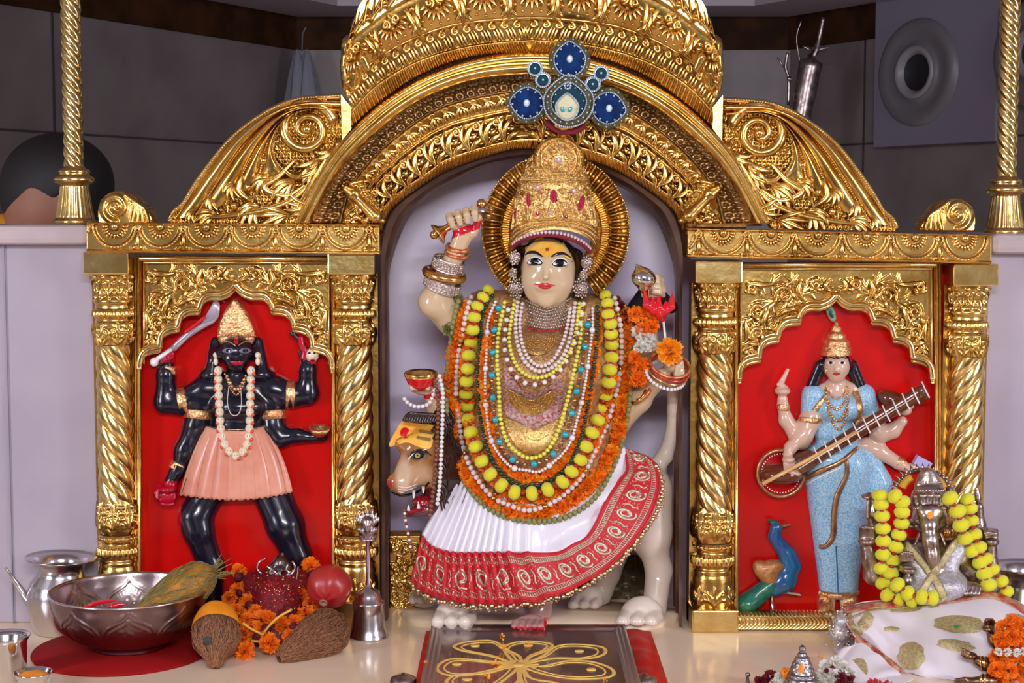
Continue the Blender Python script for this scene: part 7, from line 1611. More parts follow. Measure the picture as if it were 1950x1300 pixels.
# yellow-topped coconut in front
ct = thing('turmeric_coconut', 'brown coconut with bright orange top and pointed fibre tail, beside the big bowl', 'coconut', tuple(floor_pt(412, 1240)))
y_ = -.235
top = P(411, 1190, y_+.03); tail = P(410, 1284, y_-.04); tail[2] = max(tail[2], .008)
axv = tail-top; L = np.linalg.norm(axv); ax = axv/L; M = np.array(Vector((0, 0, 1)).rotation_difference(Vector(ax)).to_matrix()); th = np.linspace(0, 2*PI, 48, endpoint=False)
pf = catmull([(-.50, .001), (-.46, .018), (-.30, .032), (-.05, .040), (.25, .0425), (.5, .036), (.72, .020), (.88, .012), (1.0, .010), (1.02, .001)], 6)
def cocomesh(nm, sel, m, infl=0):
    q = pf[sel]; R = np.maximum(q[:, 1:2]+infl, .0005)*(1+.02*np.sin(4*th)); G = np.stack([R*np.cos(th), R*np.sin(th), np.broadcast_to(q[:, :1]*L, R.shape)], -1)@M.T+top; G[..., 2] = np.maximum(G[..., 2], .001); return MB().grid(G, closev=True).build(nm, m, ct)
cocomesh('shell', pf[:, 0] >= -.02, COCO); cocomesh('orange_top', pf[:, 0] <= .10, TUR, .0012); rg = np.random.default_rng(2); mb = MB()
for k in range(700):
    ph = rg.uniform(0, 2*PI); t0 = rg.uniform(.1, .9); t1 = min(t0+rg.uniform(.15, .5), 1.05); tt = np.linspace(t0, t1, 6)
    r_ = np.interp(tt, pf[:, 0], pf[:, 1])+.0005+np.sin(np.linspace(0, PI, 6))*rg.uniform(0, .003); p_ = ph+np.linspace(0, rg.uniform(-.4, .4), 6)
    if math.sin(ph) < .1 and t0 < .55 and rg.uniform() < .75 and math.cos(ph) < .3: continue
    q = np.stack([r_*np.cos(p_), r_*np.sin(p_), tt*L], 1)@M.T+top; q[:, 2] = np.maximum(q[:, 2], .0008); mb.tube(q, .0009*rg.uniform(.6, 1.2), 3, False)
tag(mb.build('husk_fibres', COIR, ct), kind='stuff'); MB().ball(P(396, 1221, drape(bvh([o for o in ct.children if o.name.startswith('shell')]), 396, 1221, .0, y_-.04)), (.0085, .004, .0095), 8).build('dark_eye', mat('dark_grey_eye', (.03, .03, .035), .6), ct)
# hairy coconut on its side
a = P(655, 1185, -.13); b = P(534, 1256, -.235); a[2] = max(a[2], .034); b[2] = .010
husk('hairy_coconut', 'brown hairy coconut lying on its side against the hand bell', a, b, [(0, .004), (.05, .022), (.2, .036), (.4, .037), (.6, .029), (.8, .018), (.93, .011), (1.0, .004)], COCO, COIR, 2200, .9, 8, .007)
# pomegranate
py_ = -.10; pc_ = P(627, 1116, py_); R = 44*S(py_); PG = mat('pomegranate_skin', (.34, .006, .010), .35, coat=.1, col2=(.42, .03, .02), vscale=9, bump=.1, bscale=60)
pg = thing('pomegranate', 'shiny red pomegranate sitting on the marigolds beside the hand bell', 'pomegranate', tuple(pc_-[0, 0, R]))
mb = MB(); th = np.linspace(0, 2*PI, 40, endpoint=False); ph = np.linspace(.02, PI-.02, 26); ax = Vector((-.12, -.75, -.42)).normalized(); M = np.array(Vector((0, 0, 1)).rotation_difference(ax).to_matrix())
rr = R*(1+.02*np.cos(6*th))[None]*(1+.0*ph[:, None]); G = np.stack([rr*np.sin(ph)[:, None]*np.cos(th), rr*np.sin(ph)[:, None]*np.sin(th), .93*rr*np.cos(ph)[:, None]], -1)@M.T+pc_; mb.grid(G, closev=True); mb.build('fruit', PG, pg)
mb = MB(); mb.lathe(pc_+np.array(ax)*R*.86, [(.001, .002), (.005, .004), (.007, .007), (.008, .010), (.006, .010), (.001, .006)], 14, tuple(ax)); mb.build('calyx', mat('dry_calyx', (.35, .18, .12), .7), pg)
# hand bell with figured handle
bl = thing('hand_bell', 'silver hand bell with tall crested handle beside the hairy coconut', 'bell', tuple(floor_pt(702, 1216))); bp_ = floor_pt(702, 1212); bp_[2] = 0; s = S(bp_[1])
mb = MB(); mb.lathe(bp_, [(.5*s, 2), (36*s, 2*s)] and [(34*s, 0), (39*s, 0), (39*s, 3*s), (36*s, 8*s), (33*s, 20*s), (30*s, 45*s), (29*s, 62*s), (31*s, 66*s), (31*s, 69*s), (27*s, 71*s), (24*s, 82*s), (18*s, 92*s), (9*s, 97*s), (6*s, 102*s), (5*s, 104*s)], 48); mb.build('bell_body', SILV, bl)
mb = MB(); mb.lathe(bp_, [(5*s, 100*s), (6*s, 106*s), (4.2*s, 112*s), (5*s, 150*s), (4.2*s, 185*s), (6*s, 188*s), (16*s, 191*s), (16*s, 194*s), (.1*s, 195*s)], 20); mb.build('handle', mat('worn_silver', (.6, .48, .52), .3, 1), bl)
hy = bp_[1]; hx, hz = bp_[0], bp_[2]; top_ = lambda dx, dz, dy=0: np.array([hx+dx*s, hy+dy*s, hz+dz*s])
pr = []
def capw(a, b, ra, rb, s_=.003): return dict(k='cap', a=a, b=b, ra=ra*s, rb=rb*s, s=s_)
for k in range(7): a = -1.2+2.4*k/6; pr += [capw(top_(0, 215), top_(20*math.sin(a), 222+18*math.cos(a)), 6, 4), capw(top_(20*math.sin(a), 222+18*math.cos(a)), top_(23*math.sin(a), 226+22*math.cos(a)), 3.6, 2.2, .002)]
pr += [capw(top_(0, 196), top_(0, 225), 9, 13), capw(top_(-8, 205, -4), top_(-16, 212, -6), 6, 5), capw(top_(8, 205, -4), top_(16, 212, -6), 6, 5), capw(top_(0, 212, -8), top_(0, 220, -10), 6, 5), capw(top_(-12, 198), top_(-14, 208), 5, 4), capw(top_(12, 198), top_(14, 208), 5, 4)]
Vt, Fc = sculpt(pr, .0011); mk('crest', Vt, Fc, DSILV, bl)
# lota pot and tumbler at left
pot = thing('water_pot', 'round-bellied steel pot with flared rim at the far left wall', 'pot', tuple(floor_pt(112, 1200))); pp_ = floor_pt(112, 1203); pp_[2] = 0; s = S(pp_[1])
mb = MB(); mb.lathe(pp_, [(.1*s, 0), (44*s, 0), (46*s, 4*s), (56*s, 30*s), (62*s, 60*s), (62*s, 78*s), (56*s, 98*s), (46*s, 112*s), (43*s, 124*s), (47*s, 136*s), (62*s, 143*s), (68*s, 146*s), (67*s, 148*s), (46*s, 141*s), (40*s, 126*s), (43*s, 112*s), (53*s, 97*s), (58*s, 70*s), (50*s, 30*s), (.1*s, 5*s)], 64, (.05, 0, 1)); mb.build('pot_body', SILV, pot)
mb = MB(); mb.tube([P(10, 1080, pp_[1]-.01), P(38, 1120, pp_[1]-.01), P(70, 1165, pp_[1]-.01)], np.array([2.5, 6, 12])*s, 12); mb.build('spoon_handle', SILV, pot)
gl = thing('steel_tumbler', 'plain steel tumbler cut by the left frame edge', 'tumbler', tuple(floor_pt(14, 1290))); gp = floor_pt(12, 1290); gp[2] = 0; s = S(gp[1])
mb = MB(); mb.lathe(gp, [(.1*s, 0), (36*s, 0), (38*s, 2*s), (41*s, 72*s), (48*s, 84*s), (47*s, 85*s), (39*s, 73*s), (35*s, 5*s), (.1*s, 4*s)], 56); mb.build('tumbler_body', STEEL, gl)
kb_ = thing('turmeric_cup', 'small steel cup of orange turmeric paste beside the tumbler', 'cup', tuple(floor_pt(64, 1310))); kp = floor_pt(64, 1308); kp[2] = 0; s = S(kp[1])
mb = MB(); mb.lathe(kp, [(.1*s, 0), (18*s, 0), (30*s, 16*s), (36*s, 28*s), (37*s, 31*s), (35*s, 30*s), (30*s, 20*s), (.1*s, 16*s)], 40); mb.build('cup', STEEL, kb_); Vt, Fc = sculpt([dict(k='ell', c=kp+np.array([dx*s, dy*s, 23*s]), r=np.array([a*s, b*s, 7*s]), s=.004) for dx, dy, a, b in ((0, 0, 30, 26), (-12, 4, 12, 10), (12, -3, 13, 12), (2, 12, 10, 10))], .0016); mk('paste', Vt, Fc, TUR, kb_)
# marigolds with maroon hearts heaped round a small silver idol
gm = marigold_mesh('fluffy_marigold', 1, MARI, 110, 12)
hp_ = thing('marigold_heap', 'heaped garland of orange marigolds with maroon hearts in front of the left panel', 'garland', tuple(floor_pt(520, 1200)), None)
FLW = [(455, 1086, .02, 15), (452, 1125, -.01, 17), (470, 1118, -.02, 18), (436, 1140, -.01, 15), (472, 1148, -.06, 20), (592, 1078, .0, 19), (560, 1062, .03, 13), (545, 1076, .03, 12), (500, 1180, -.12, 22), (520, 1152, -.08, 14), (548, 1158, -.08, 20), (575, 1135, -.05, 18), (590, 1150, -.06, 16), (585, 1170, -.10, 20), (512, 1175, -.12, 14), (540, 1190, -.13, 18), (470, 1180, -.13, 16), (465, 1205, -.15, 20), (466, 1240, -.20, 21), (513, 1224, -.19, 21), (552, 1210, -.17, 16), (486, 1165, -.1, 16), (600, 1120, -.03, 17), (604, 1190, -.12, 15), (560, 1185, -.13, 16), (492, 1205, -.16, 15), (450, 1160, -.08, 14), (575, 1200, -.15, 14), (536, 1170, -.10, 15), (612, 1160, -.07, 15)]
for x, y, d, r in FLW:
    p = P(x, y, d); 
    put('marigold', gm, hp_, p, tuple(RNG.uniform(0, 6, 3)), r*S(d))
mh = pom_mesh('maroon_heart', 1, mat('maroon_petals', (.11, .002, .010), .8), 1, .08, 7)
for x, y, d, r in ((475, 1152, -.085, 9), (548, 1160, -.105, 10), (536, 1168, -.11, 8), (455, 1098, .0, 9), (596, 1094, -.02, 10), (505, 1198, -.155, 11), (560, 1195, -.16, 10), (582, 1160, -.10, 7), (490, 1212, -.17, 9), (458, 1128, -.03, 8), (566, 1140, -.07, 7), (600, 1130, -.05, 8), (520, 1160, -.10, 6), (494, 1142, -.07, 8)): put('maroon_heart', mh, hp_, P(x, y, d), tuple(RNG.uniform(0, 6, 3)), r*S(d))
STM = mat('yellow_stem', (.80, .42, .05), .5); mb = MB(); tubepx(mb, catmull([(500, 1208), (512, 1192), (530, 1175), (556, 1160)], 4), 2.6, -.175, 8); mb.build('stem', STM, hp_); mb = MB(); tubepx(mb, catmull([(462, 1186), (476, 1196), (490, 1203), (500, 1208)], 4), 2.6, -.175, 8); mb.build('stem', STM, hp_); mb = MB(); tubepx(mb, [(478, 1220), (508, 1222)], 2.6, -.18, 8); mb.build('stem', STM, hp_)
idol = thing('small_silver_idol', 'small dark silver idol with curled crescents half buried in red beaded cloth and marigolds', 'idol', tuple(P(530, 1150, -.04)))
pr = [ell((532, 1085, -.02), (26, 20, 20), .006), ell((534, 1070, -.02), (14, 16, 14), .006), cap((534, 1062, -.02), (538, 1054, -.02), 6, 3, .004), ell((533, 1086, -.036), (9, 9, 9), .004), cap((532, 1090, -.044), (536, 1102, -.048), 4, 2.5, .003)]
Vt, Fc = sculpt(pr, .0016); mk('head', Vt, Fc, mat('dark_silver', (.20, .17, .16), .25, 1, bump=.5, bscale=200), idol); mb = MB()
for pts in ([(506, 1063), (494, 1070), (490, 1084), (498, 1092)], [(556, 1068), (562, 1080), (556, 1092), (546, 1094)], [(508, 1078), (516, 1084), (514, 1092), (524, 1090)], [(550, 1074), (545, 1084), (552, 1090)], [(520, 1086), (530, 1094), (540, 1104)], [(568, 1078), (566, 1096), (564, 1104)]): tubepx(mb, catmull(pts, 5), 2.4, -.045, 8)
mb.build('silver_scrolls', STEEL, idol)
MBC = mat('red_beaded_cloth', (.26, .004, .012), .5, bump=1, bscale=260, col2=(.12, .002, .008), vscale=90); Vt, Fc = sculpt([ell((528, 1122, -.02), (62, 36, 36), .02), ell((490, 1110, -.01), (30, 34, 26), .01), ell((568, 1108, -.01), (28, 34, 26), .01), cap((530, 1150, -.05), (530, 1210, -.08), 50, 60, .03)], .004)
Vt[:, 2] = np.maximum(Vt[:, 2], .002); cl = mk('beaded_cloth', Vt, Fc, MBC, idol); Bq = bvh(cl); mb = MB(); mb2 = MB()
for k in range(220):
    x, y = RNG.normal(528, 34), RNG.normal(1118, 22); dd = drape(Bq, x, y, .001, 9)
    if dd < 1: (mb if k % 3 else mb2).ball(P(x, y, dd), RNG.uniform(1.4, 2.8)*S(), 3)
tag(mb.build('red_sequins', REDBD, idol), kind='stuff'); tag(mb2.build('silver_sequins', GBD, idol), kind='stuff')
for x, y, r in ((504, 1140, 9), (545, 1146, 8)): MB().ball(P(x, y, -.075), r*S(), 7).build('silver_ball', DSILV, idol)
# framed kolam panel on red cloth
def fl_quad(pts, z): return [FL(x, y, z) for x, y in pts]
RCL = mat('red_satin', (.60, .006, .005), .45, bump=.2, bscale=60, spec=.3)
tl, tr_ = FL(818, 1199, .012), FL(1192, 1199, .012); xl, xr = tl[0], tr_[0]; y1_, y0_ = tl[1]-.002, tl[1]-.46
mb = MB(); n = 40; gx = np.linspace(xl-.008, xr+.050, n); gy = np.linspace(y1_+.03, y0_, n); X, Y = np.meshgrid(gx, gy); Z = .005+.0025*np.sin(X*60+Y*40)*np.sin(Y*55)+.006*np.exp(-((X-xr-.02)/.012)**2)*(1+.4*np.sin(Y*50)); Z = np.maximum(Z-.004*(X > xr+.045), .0015)
mb.grid(np.stack([X, Y, Z], -1)); cl_ = mb.build('red_cloth', RCL, None); so = cl_.modifiers.new('s', 'SOLIDIFY'); so.thickness = .0012; so.offset = 1; tag(cl_, 'bright red satin cloth under the framed yellow drawing', 'cloth')
kf = thing('framed_drawing', 'silver-edged brown framed panel with looping yellow floral drawing, front centre', 'picture', (0.5*(xl+xr), (y0_+y1_)/2, .009)); xl2, xr2 = xl+.004, xr-.002
BWD = mat('brown_lacquer_panel', (.10, .05, .035), .16, coat=.5, col2=(.20, .11, .09), vscale=9); FRM = mat('grained_silver_frame', (.42, .36, .32), .35, .8, bump=.4, bscale=90)
mb = MB(); mb.box(((xl2+xr2)/2, (y0_+y1_)/2, .014), ((xr2-xl2)/2, (y1_-y0_)/2, .004)); mb.build('board', BWD, kf, False)
for k, (p, q) in enumerate((((xl2, y1_), (xr2, y1_)), ((xl2, y1_), (xl2, y0_)), ((xr2, y1_), (xr2, y0_)))):
    mb = MB(); d_ = np.array(q)-p; L2 = np.linalg.norm(d_); d_ /= L2; nrm = np.array([d_[1], -d_[0]]) if k != 1 else np.array([-d_[1], d_[0]])
    if k == 0: nrm = np.array([0, -1.0])
    rows = []
    for o, z in ((0, .010), (0, .022), (.004, .0245), (.008, .021), (.012, .0235), (.016, .0205), (.020, .0225), (.024, .018), (.024, .012)): rows.append([(p[0]+nrm[0]*o, p[1]+nrm[1]*o, z), (q[0]+nrm[0]*o, q[1]+nrm[1]*o, z)])
    mb.grid(np.array(rows)); mb.build('frame_bar', FRM if k else SILV, kf, False)
YPT = mat('yellow_rice_paint', (.90, .60, .14), .6); zt_ = .0188; mb = MB()
def flatline(mb, q, w_):
    g_ = np.gradient(q, axis=0); nr = np.stack([-g_[:, 1], g_[:, 0], g_[:, 0]*0], 1); nr /= np.linalg.norm(nr, axis=1)[:, None]+1e-12
    w_ = np.broadcast_to(np.asarray(w_, float), (len(q),))[:, None]
    mb.grid(np.array([q+nr*w_*v+np.array([0, 0, h]) for v, h in ((-1, -.0004), (-.8, .0005), (0, .0008), (.8, .0005), (1, -.0004))]))
def loop(pts, w_=.0034, closed=True):
    p_ = catmull(pts, 10, closed); 
    if closed: p_ = np.vstack([p_, p_[:2]])
    flatline(mb, np.array([FL(x, y, zt_) for x, y in p_]), w_)
ctr = (988, 1266)
for pts in ([(ctr), (940, 1250), (880, 1238), (866, 1228), (900, 1220), (940, 1220), (965, 1236), (990, 1250)], [(ctr), (960, 1236), (975, 1224), (1010, 1220), (1050, 1226), (1040, 1238), (1010, 1250)], [(ctr), (1030, 1250), (1060, 1230), (1100, 1226), (1148, 1232), (1148, 1246), (1110, 1254), (1050, 1254)],
            [(ctr), (1030, 1268), (1080, 1258), (1130, 1260), (1166, 1274), (1160, 1288), (1100, 1292), (1040, 1284)], [(ctr), (930, 1258), (860, 1254), (832, 1270), (850, 1284), (900, 1284), (950, 1274)], [(ctr), (930, 1280), (870, 1284), (850, 1300), (880, 1316), (940, 1306)], [(ctr), (1010, 1290), (1060, 1300), (1100, 1320), (1050, 1326), (1000, 1306)], [(ctr), (990, 1290), (970, 1310), (940, 1326), (950, 1340), (990, 1320)]):
    loop(pts); c_ = np.mean(np.array(pts), 0); loop([tuple(c_+(np.array(p)-c_)*.80) for p in pts], .0018)
mb.build('looping_lines', YPT, kf); mb = MB()
for x, y in ((905, 1229), (1006, 1228), (1103, 1239), (870, 1264), (1126, 1274), (890, 1293)): q = FL(x, y, zt_); MB().lathe(q, [(.0005, .001), (.008, .001), (.0085, -.0005)], 16).build('dot', YPT, kf)
for k in range(10): a = k*PI/5+.2; q0 = FL(*ctr, zt_); e = np.array([.035*math.cos(a), .028*math.sin(a), 0]); flatline(mb, np.array([q0+e*.2, q0+e*.6, q0+e]), [.0055, .005, .0035])
mb.lathe(FL(*ctr, zt_), [(.0005, .0015), (.011, .0015), (.012, -.0005)], 20); mb.build('centre_star', YPT, kf)
pet = marigold_mesh('orange_petal', 1, MARY, 9, 21)
for k, (x, y, z, r) in enumerate(((955, 1212, .026, 8), (960, 1234, .022, 9), (1004, 1226, .022, 7), (945, 1266, .022, 12), (812, 1262, .026, 7), (950, 1248, .022, 5), (1152, 1296, .022, 6), (1527, 1280, .003, 10), (1531, 1259, .003, 6), (1562, 1250, .003, 8), (925, 1292, .022, 13))):
    q = FL(x, y, z); o = put('flower_petal', pet, None, q, tuple(RNG.uniform(0, 6, 3)), (r*S(q[1]),)*3); LB = ('loose orange petal on the frame\'s back edge above the drawing', 'loose orange petal just left of the drawing\'s centre, upper one', 'loose orange petal in the upper middle loop of the drawing', 'largest orange petal left of the drawing\'s centre', 'loose orange petal on the left frame bar', 'tiny orange petal between the two left of the drawing\'s centre', 'small orange petal at the lower right of the drawing', 'orange petal on the marble left of the silver finial', 'curled orange petal on the marble above the silver finial\'s left', 'orange petal on the marble near the white cloth', 'orange petal at the lower left of the drawing'); tag(o, LB[k], 'petal', 'loose marigold petals')

for x_, lb in ((768, 'small round steel lamp lid at the lower edge left of the framed drawing'), (1226, 'small round steel lamp lid at the lower edge right of the framed drawing')):
    q = FL(x_, 1308, 0); s = S(q[1]); mb = MB(); mb.lathe((q[0], q[1], .013), [(.1*s, 14*s), (3*s, 14*s), (4*s, 11*s), (14*s, 9*s), (24*s, 4*s), (26*s, -.003)], 32); tag(mb.build('lamp_lid', DSILV, None), lb, 'lid')
# ================================================================== silver elephant-headed idol
GN = mat('warm_silver', (.62, .52, .47), .28, 1, bump=.35, bscale=160, col2=(.26, .18, .15), vscale=45); gd = -.13
gan = thing('elephant_headed_idol', 'dark silver elephant-headed idol draped with yellow pompoms beside the blue-robed deity', 'idol', (P(1780, 1236, gd)[0], gd, 0))
pr = [ell((1770, 985, gd-.012), (33, 34, 34), .015), ell((1770, 1085, gd), (58, 62, 46), .02), ell((1775, 1150, gd), (84, 48, 52), .03), cap((1720, 1050, gd), (1825, 1050, gd), 26, 26, .02), ell((1778, 1212, gd), (96, 32, 60), .02),
      ell((1757, 973, gd-.038), (13, 14, 12), .01), ell((1784, 973, gd-.038), (13, 14, 12), .01)]
pr += chain([(1771, 975, gd-.040, 16), (1770, 1000, gd-.052, 14), (1772, 1030, gd-.062, 12.5), (1776, 1056, gd-.066, 11), (1779, 1082, gd-.064, 8)], .012)
for k in range(16): y = 992+k*5.4; pr.append(ell((1770+(y-1000)*.1, y, gd-.052-min(k, 8)*.0016), (14.6-k*.38, 1.6, 12.5-k*.2), .001))
for sx in (-1, 1): pr += [ell((1771+sx*42, 996, gd+.004), (23, 36, 8), .008, rot=-sx*.2), cap((1771+sx*20, 1016, gd-.04), (1771+sx*28, 1036, gd-.05), 4, 2.5, .004), ell((1771+sx*22, 992, gd-.030), (9, 5, 6), .004)]
pr += chain([(1722, 1050, gd, 22), (1690, 1100, gd-.004, 19), (1662, 1095, gd-.01, 16), (1655, 1062, gd-.016, 14), (1652, 1044, gd-.018, 13)], .01)+[ell((1650, 1030, gd-.020), (16, 18, 9), .005)]
for i in range(4): pr += chain([(1641+i*7, 1022, gd-.022, 5), (1640+i*7, 1008+abs(i-1), gd-.028, 4.6), (1643+i*6, 1003+abs(i-1), gd-.036, 4)], .0025)
pr += chain([(1824, 1050, gd, 22), (1852, 1095, gd-.002, 19), (1884, 1075, gd-.006, 16), (1885, 1045, gd-.010, 14)], .01)+[ell((1886, 1030, gd-.012), (17, 18, 10), .005)]
for i in range(4): pr += chain([(1876+i*7, 1020, gd-.014, 5), (1875+i*7, 1009+abs(i-1), gd-.022, 4.8), (1877+i*6, 1014+abs(i-1), gd-.034, 4.2)], .0025)
pr += chain([(1715, 1040, gd+.005, 18), (1668, 1010, gd+.005, 15), (1664, 975, gd, 12), (1663, 955, gd, 11)], .01)+chain([(1830, 1040, gd+.005, 18), (1862, 1000, gd+.005, 14), (1862, 965, gd, 11)], .01)
pr += [cap((1655, 940, gd-.01), (1652, 985, gd-.01), 4, 4, .003), ell((1650, 945, gd-.012), (10, 15, 5), .004), cap((1862, 950, gd-.01), (1860, 930, gd-.01), 7, 4, .004)]
pr += [ell((1728, 1082, gd-.055), (17, 26, 9), .006), cap((1728, 1105, gd-.05), (1700, 1130, gd-.03), 12, 16, .01)]+[cap((1716+i*7, 1066, gd-.058), (1716+i*7, 1050+abs(i-1.5)*3, gd-.062), 4.5, 3.6, .002) for i in range(4)]
pr += [ell((1845, 1118, gd-.055), (24, 12, 12), .006)]+[cap((1834+i*8, 1118, gd-.062), (1831+i*8, 1130, gd-.070), 5, 4, .002) for i in range(5)]
Vt, Fc = sculpt(pr, .0019); Vt[:, 2] = np.maximum(Vt[:, 2], .001); gb_ = mk('body', Vt, Fc, GN, gan); BG = bvh(gb_)
pr = [ell((1770, 950, gd-.012), (36, 28, 32), .006), ell((1768, 925, gd-.008), (27, 14, 24), .004), ell((1767, 910, gd-.006), (20, 12, 19), .004), ell((1766, 898, gd-.004), (10, 9, 9), .004)]
for k in range(5): a = -.9+.45*k; pr += [ell((1770+34*math.sin(a), 948-6*math.cos(a), gd-.014-.032*math.cos(a)), (9, 14-abs(k-2)*2, 6), .002)]
for k in range(13): a = -1.3+2.6*k/12; pr += [ell((1770+37*math.sin(a), 966, gd-.012-.034*math.cos(a)), (4, 4, 4), .001)]
Vt, Fc = sculpt(pr, .0014); cwn = mk('crown', Vt, Fc, GN, gan); BCW = bvh(cwn); mb = MB()
for x in (1748, 1759, 1770, 1781, 1792): leafpatch(mb, [(x, 966), (x+(x-1770)*.1, 952), (x, 936-abs(x-1770)*-.2)], 6, .004, drape(BCW, x, 952, -.001, gd-.04), fx=None)
for y_, k_ in ((968, 13), (934, 11), (918, 9)):
    for j in range(k_):
        a = -1.1+2.2*j/(k_-1); R_c = np.interp(y_, [918, 934, 968], [24, 30, 36]); x = 1770+R_c*math.sin(a)*.95; mb.ball(P(x, y_, drape(BCW, x, y_, .0005, gd-.03)), 2.6*S(gd), 4)
mb.build('crown_leaves', SILV, cwn)
mb = MB(); a = np.linspace(-.15, PI+.15, 40); mb.tube(PV(1757+52*np.cos(a), 940-46*np.sin(a), np.full(40, gd+.012)), 4*S(gd), 8)
for q in np.linspace(-.1, PI+.1, 19): tubepx(mb, [(1757+52*math.cos(q), 940-46*math.sin(q)), (1757+65*math.cos(q), 940-58*math.sin(q))], [4.5, .8], gd+.010, 8)
mb.build('spiked_halo', GN, gan); YW = mat('ochre_ribbon', (.62, .33, .02), .6, bump=.8, bscale=200)
for q0, q1 in ((.35, 1.05), (PI-1.05, PI-.35)):
    mb = MB(); a = np.linspace(q0, q1, 14); mb.tube(PV(1757+42*np.cos(a), 940-36*np.sin(a), np.full(14, gd+.004)), (8+1.2*np.cos(np.arange(14)*PI))*S(gd), 8); mb.build('ribbon', YW, gan)
patch('forehead_dot', BG, [(1771+6*math.cos(a), 981+7*math.sin(a)) for a in np.linspace(0, 2*PI, 10, endpoint=False)], .002, TUR, gan, 3, thick=.001)
SBR = mat('silver_brocade', (.68, .66, .68), .35, .5, bump=1.0, bscale=220, col2=(.42, .40, .44), vscale=140); LACE = mat('gold_lace', (.72, .60, .32), .4, .6, bump=1.0, bscale=500, col2=(.45, .38, .18), vscale=200, dist=.0015)
Vt, Fc = sculpt([ell((1760, 1120, gd-.028), (46, 56, 32), .02), ell((1800, 1110, gd-.028), (42, 60, 30), .02), cap((1735, 1050, gd-.034), (1765, 1110, gd-.045), 15, 18, .015), cap((1822, 1048, gd-.030), (1790, 1110, gd-.045), 17, 18, .015), ell((1778, 1160, gd-.02), (60, 30, 42), .02)], .003); sc_ = mk('silver_cloth', Vt, Fc, SBR, gan); B3 = bvh([sc_, gb_])
strokepatch('lace_edge', B3, [(1724, 1034), (1740, 1052), (1762, 1078), (1784, 1108), (1798, 1140)], 8, .003, LACE, sc_, flat=.35); strokepatch('lace_edge', B3, [(1824, 1028), (1808, 1050), (1790, 1076), (1770, 1104), (1750, 1138)], 8, .004, LACE, sc_, flat=.35)
B4 = bvh([sc_, gb_])
def pomstrand(label, pts, R, lift):
    t = thing('pompom_garland', label, 'garland', tuple(P(*pts[0], gd-.04)), 'yellow pompom garlands on the silver idol'); last = None
    for i, (x, y) in enumerate(pts):
        yy = max(min(drape(B4, x, y, lift, gd-.03), gd-.03), gd-.085); a = angle_of(pts, i); put('pompom', yp, t, P(x, y, yy), (0, -a+PI/2, 0), (R*S(yy)*1.03, R*S(yy), R*S(yy)*.95))
        if last: put('red_bead', proto('red'), t, P((x+last[0])/2, (y+last[1])/2, (yy+last[2])/2-.005), (0, 0, 0), 5*S(yy))
        last = (x, y, yy)
pomstrand('outer left yellow pompom strand over the silver idol\'s raised arm', [(1676, 943), (1678, 960), (1680, 982), (1681, 1006), (1682, 1030), (1682, 1056), (1679, 1082), (1682, 1110), (1690, 1132), (1712, 1140), (1736, 1142)], 15, .006)
pomstrand('inner left yellow pompom strand beside the silver idol\'s ear', [(1704, 944), (1719, 956), (1718, 975), (1717, 996), (1712, 1018), (1706, 1041), (1700, 1066), (1697, 1091), (1709, 1113), (1729, 1129), (1755, 1136), (1776, 1138)], 15, .018)
pomstrand('inner right yellow pompom strand beside the silver idol\'s ear', [(1809, 948), (1824, 973), (1830, 1000), (1838, 1025), (1851, 1048), (1867, 1070), (1875, 1092), (1882, 1114)], 16, .016)
pomstrand('outer right yellow pompom strand over the silver idol\'s right arm', [(1842, 950), (1848, 968), (1850, 991), (1856, 1017), (1866, 1042), (1878, 1064), (1890, 1085), (1907, 1107), (1917, 1127)], 14, .006)
# steel pot at the right edge
q = np.array(floor_pt(1950, 1215)); q[2] = 0; s = S(q[1]); pt_ = thing('steel_pot', 'wide-rimmed steel pot cut by the right frame edge', 'pot', tuple(q))
mb = MB(); mb.lathe(q, [(.1*s, 0), (44*s, 0), (58*s, 20*s), (62*s, 50*s), (58*s, 80*s), (46*s, 104*s), (44*s, 118*s), (50*s, 130*s), (60*s, 136*s), (66*s, 140*s), (65*s, 143*s), (50*s, 136*s), (43*s, 122*s), (42*s, 104*s), (54*s, 80*s), (.1*s, 20*s)], 64); mb.build('pot_body', SILV, pt_)
# ------------------------------------------------------------------ white embroidered cloth
WC = mat('white_silk', (.78, .72, .74), .55, sheen=.3, bump=.15, bscale=180, col2=(.72, .65, .68), vscale=10); RB = mat('red_gold_border', (.50, .02, .02), .5, .1, bump=.8, bscale=300, col2=(.60, .40, .22), vscale=70)
BK_ = [(1600, 1162, -.15), (1640, 1146, -.155), (1700, 1141, -.16), (1800, 1136, -.165), (1880, 1124, -.17), (1930, 1140, -.18), (1975, 1162, -.18), (2060, 1190, -.18)]
MDa = [(1606, 1172, -.185), (1650, 1166, -.20), (1720, 1176, -.215), (1800, 1170, -.23), (1880, 1168, -.24), (1940, 1180, -.25), (1990, 1200, -.25), (2060, 1220, -.25)]
MDb = [(1616, 1195, -.205), (1660, 1205, -.235), (1720, 1228, -.27), (1800, 1226, -.29), (1880, 1232, -.31), (1940, 1240, -.32), (1990, 1250, -.32), (2060, 1260, -.32)]
FR = [(1628, 1214, -.22), (1672, 1243, -.255), (1722, 1282, -.29), (1770, 1318, -.33), (1850, 1340, -.37), (1930, 1350, -.39), (1990, 1360, -.4), (2060, 1370, -.4)]
rows = [resample(catmull(r, 8), 110) for r in (BK_, MDa, MDb, FR)]
cols_ = np.array([catmull([r[i] for r in rows], 14) for i in range(110)]).transpose(1, 0, 2)
uu = np.linspace(0, 1, 110)[None]; vv = np.linspace(0, 1, cols_.shape[0])[:, None]
fold = .008*np.sin(uu*14+vv*8)*vv+.004*np.sin(uu*31-vv*14)+.010*np.exp(-((uu-.62-.2*vv)/.03)**2)*vv
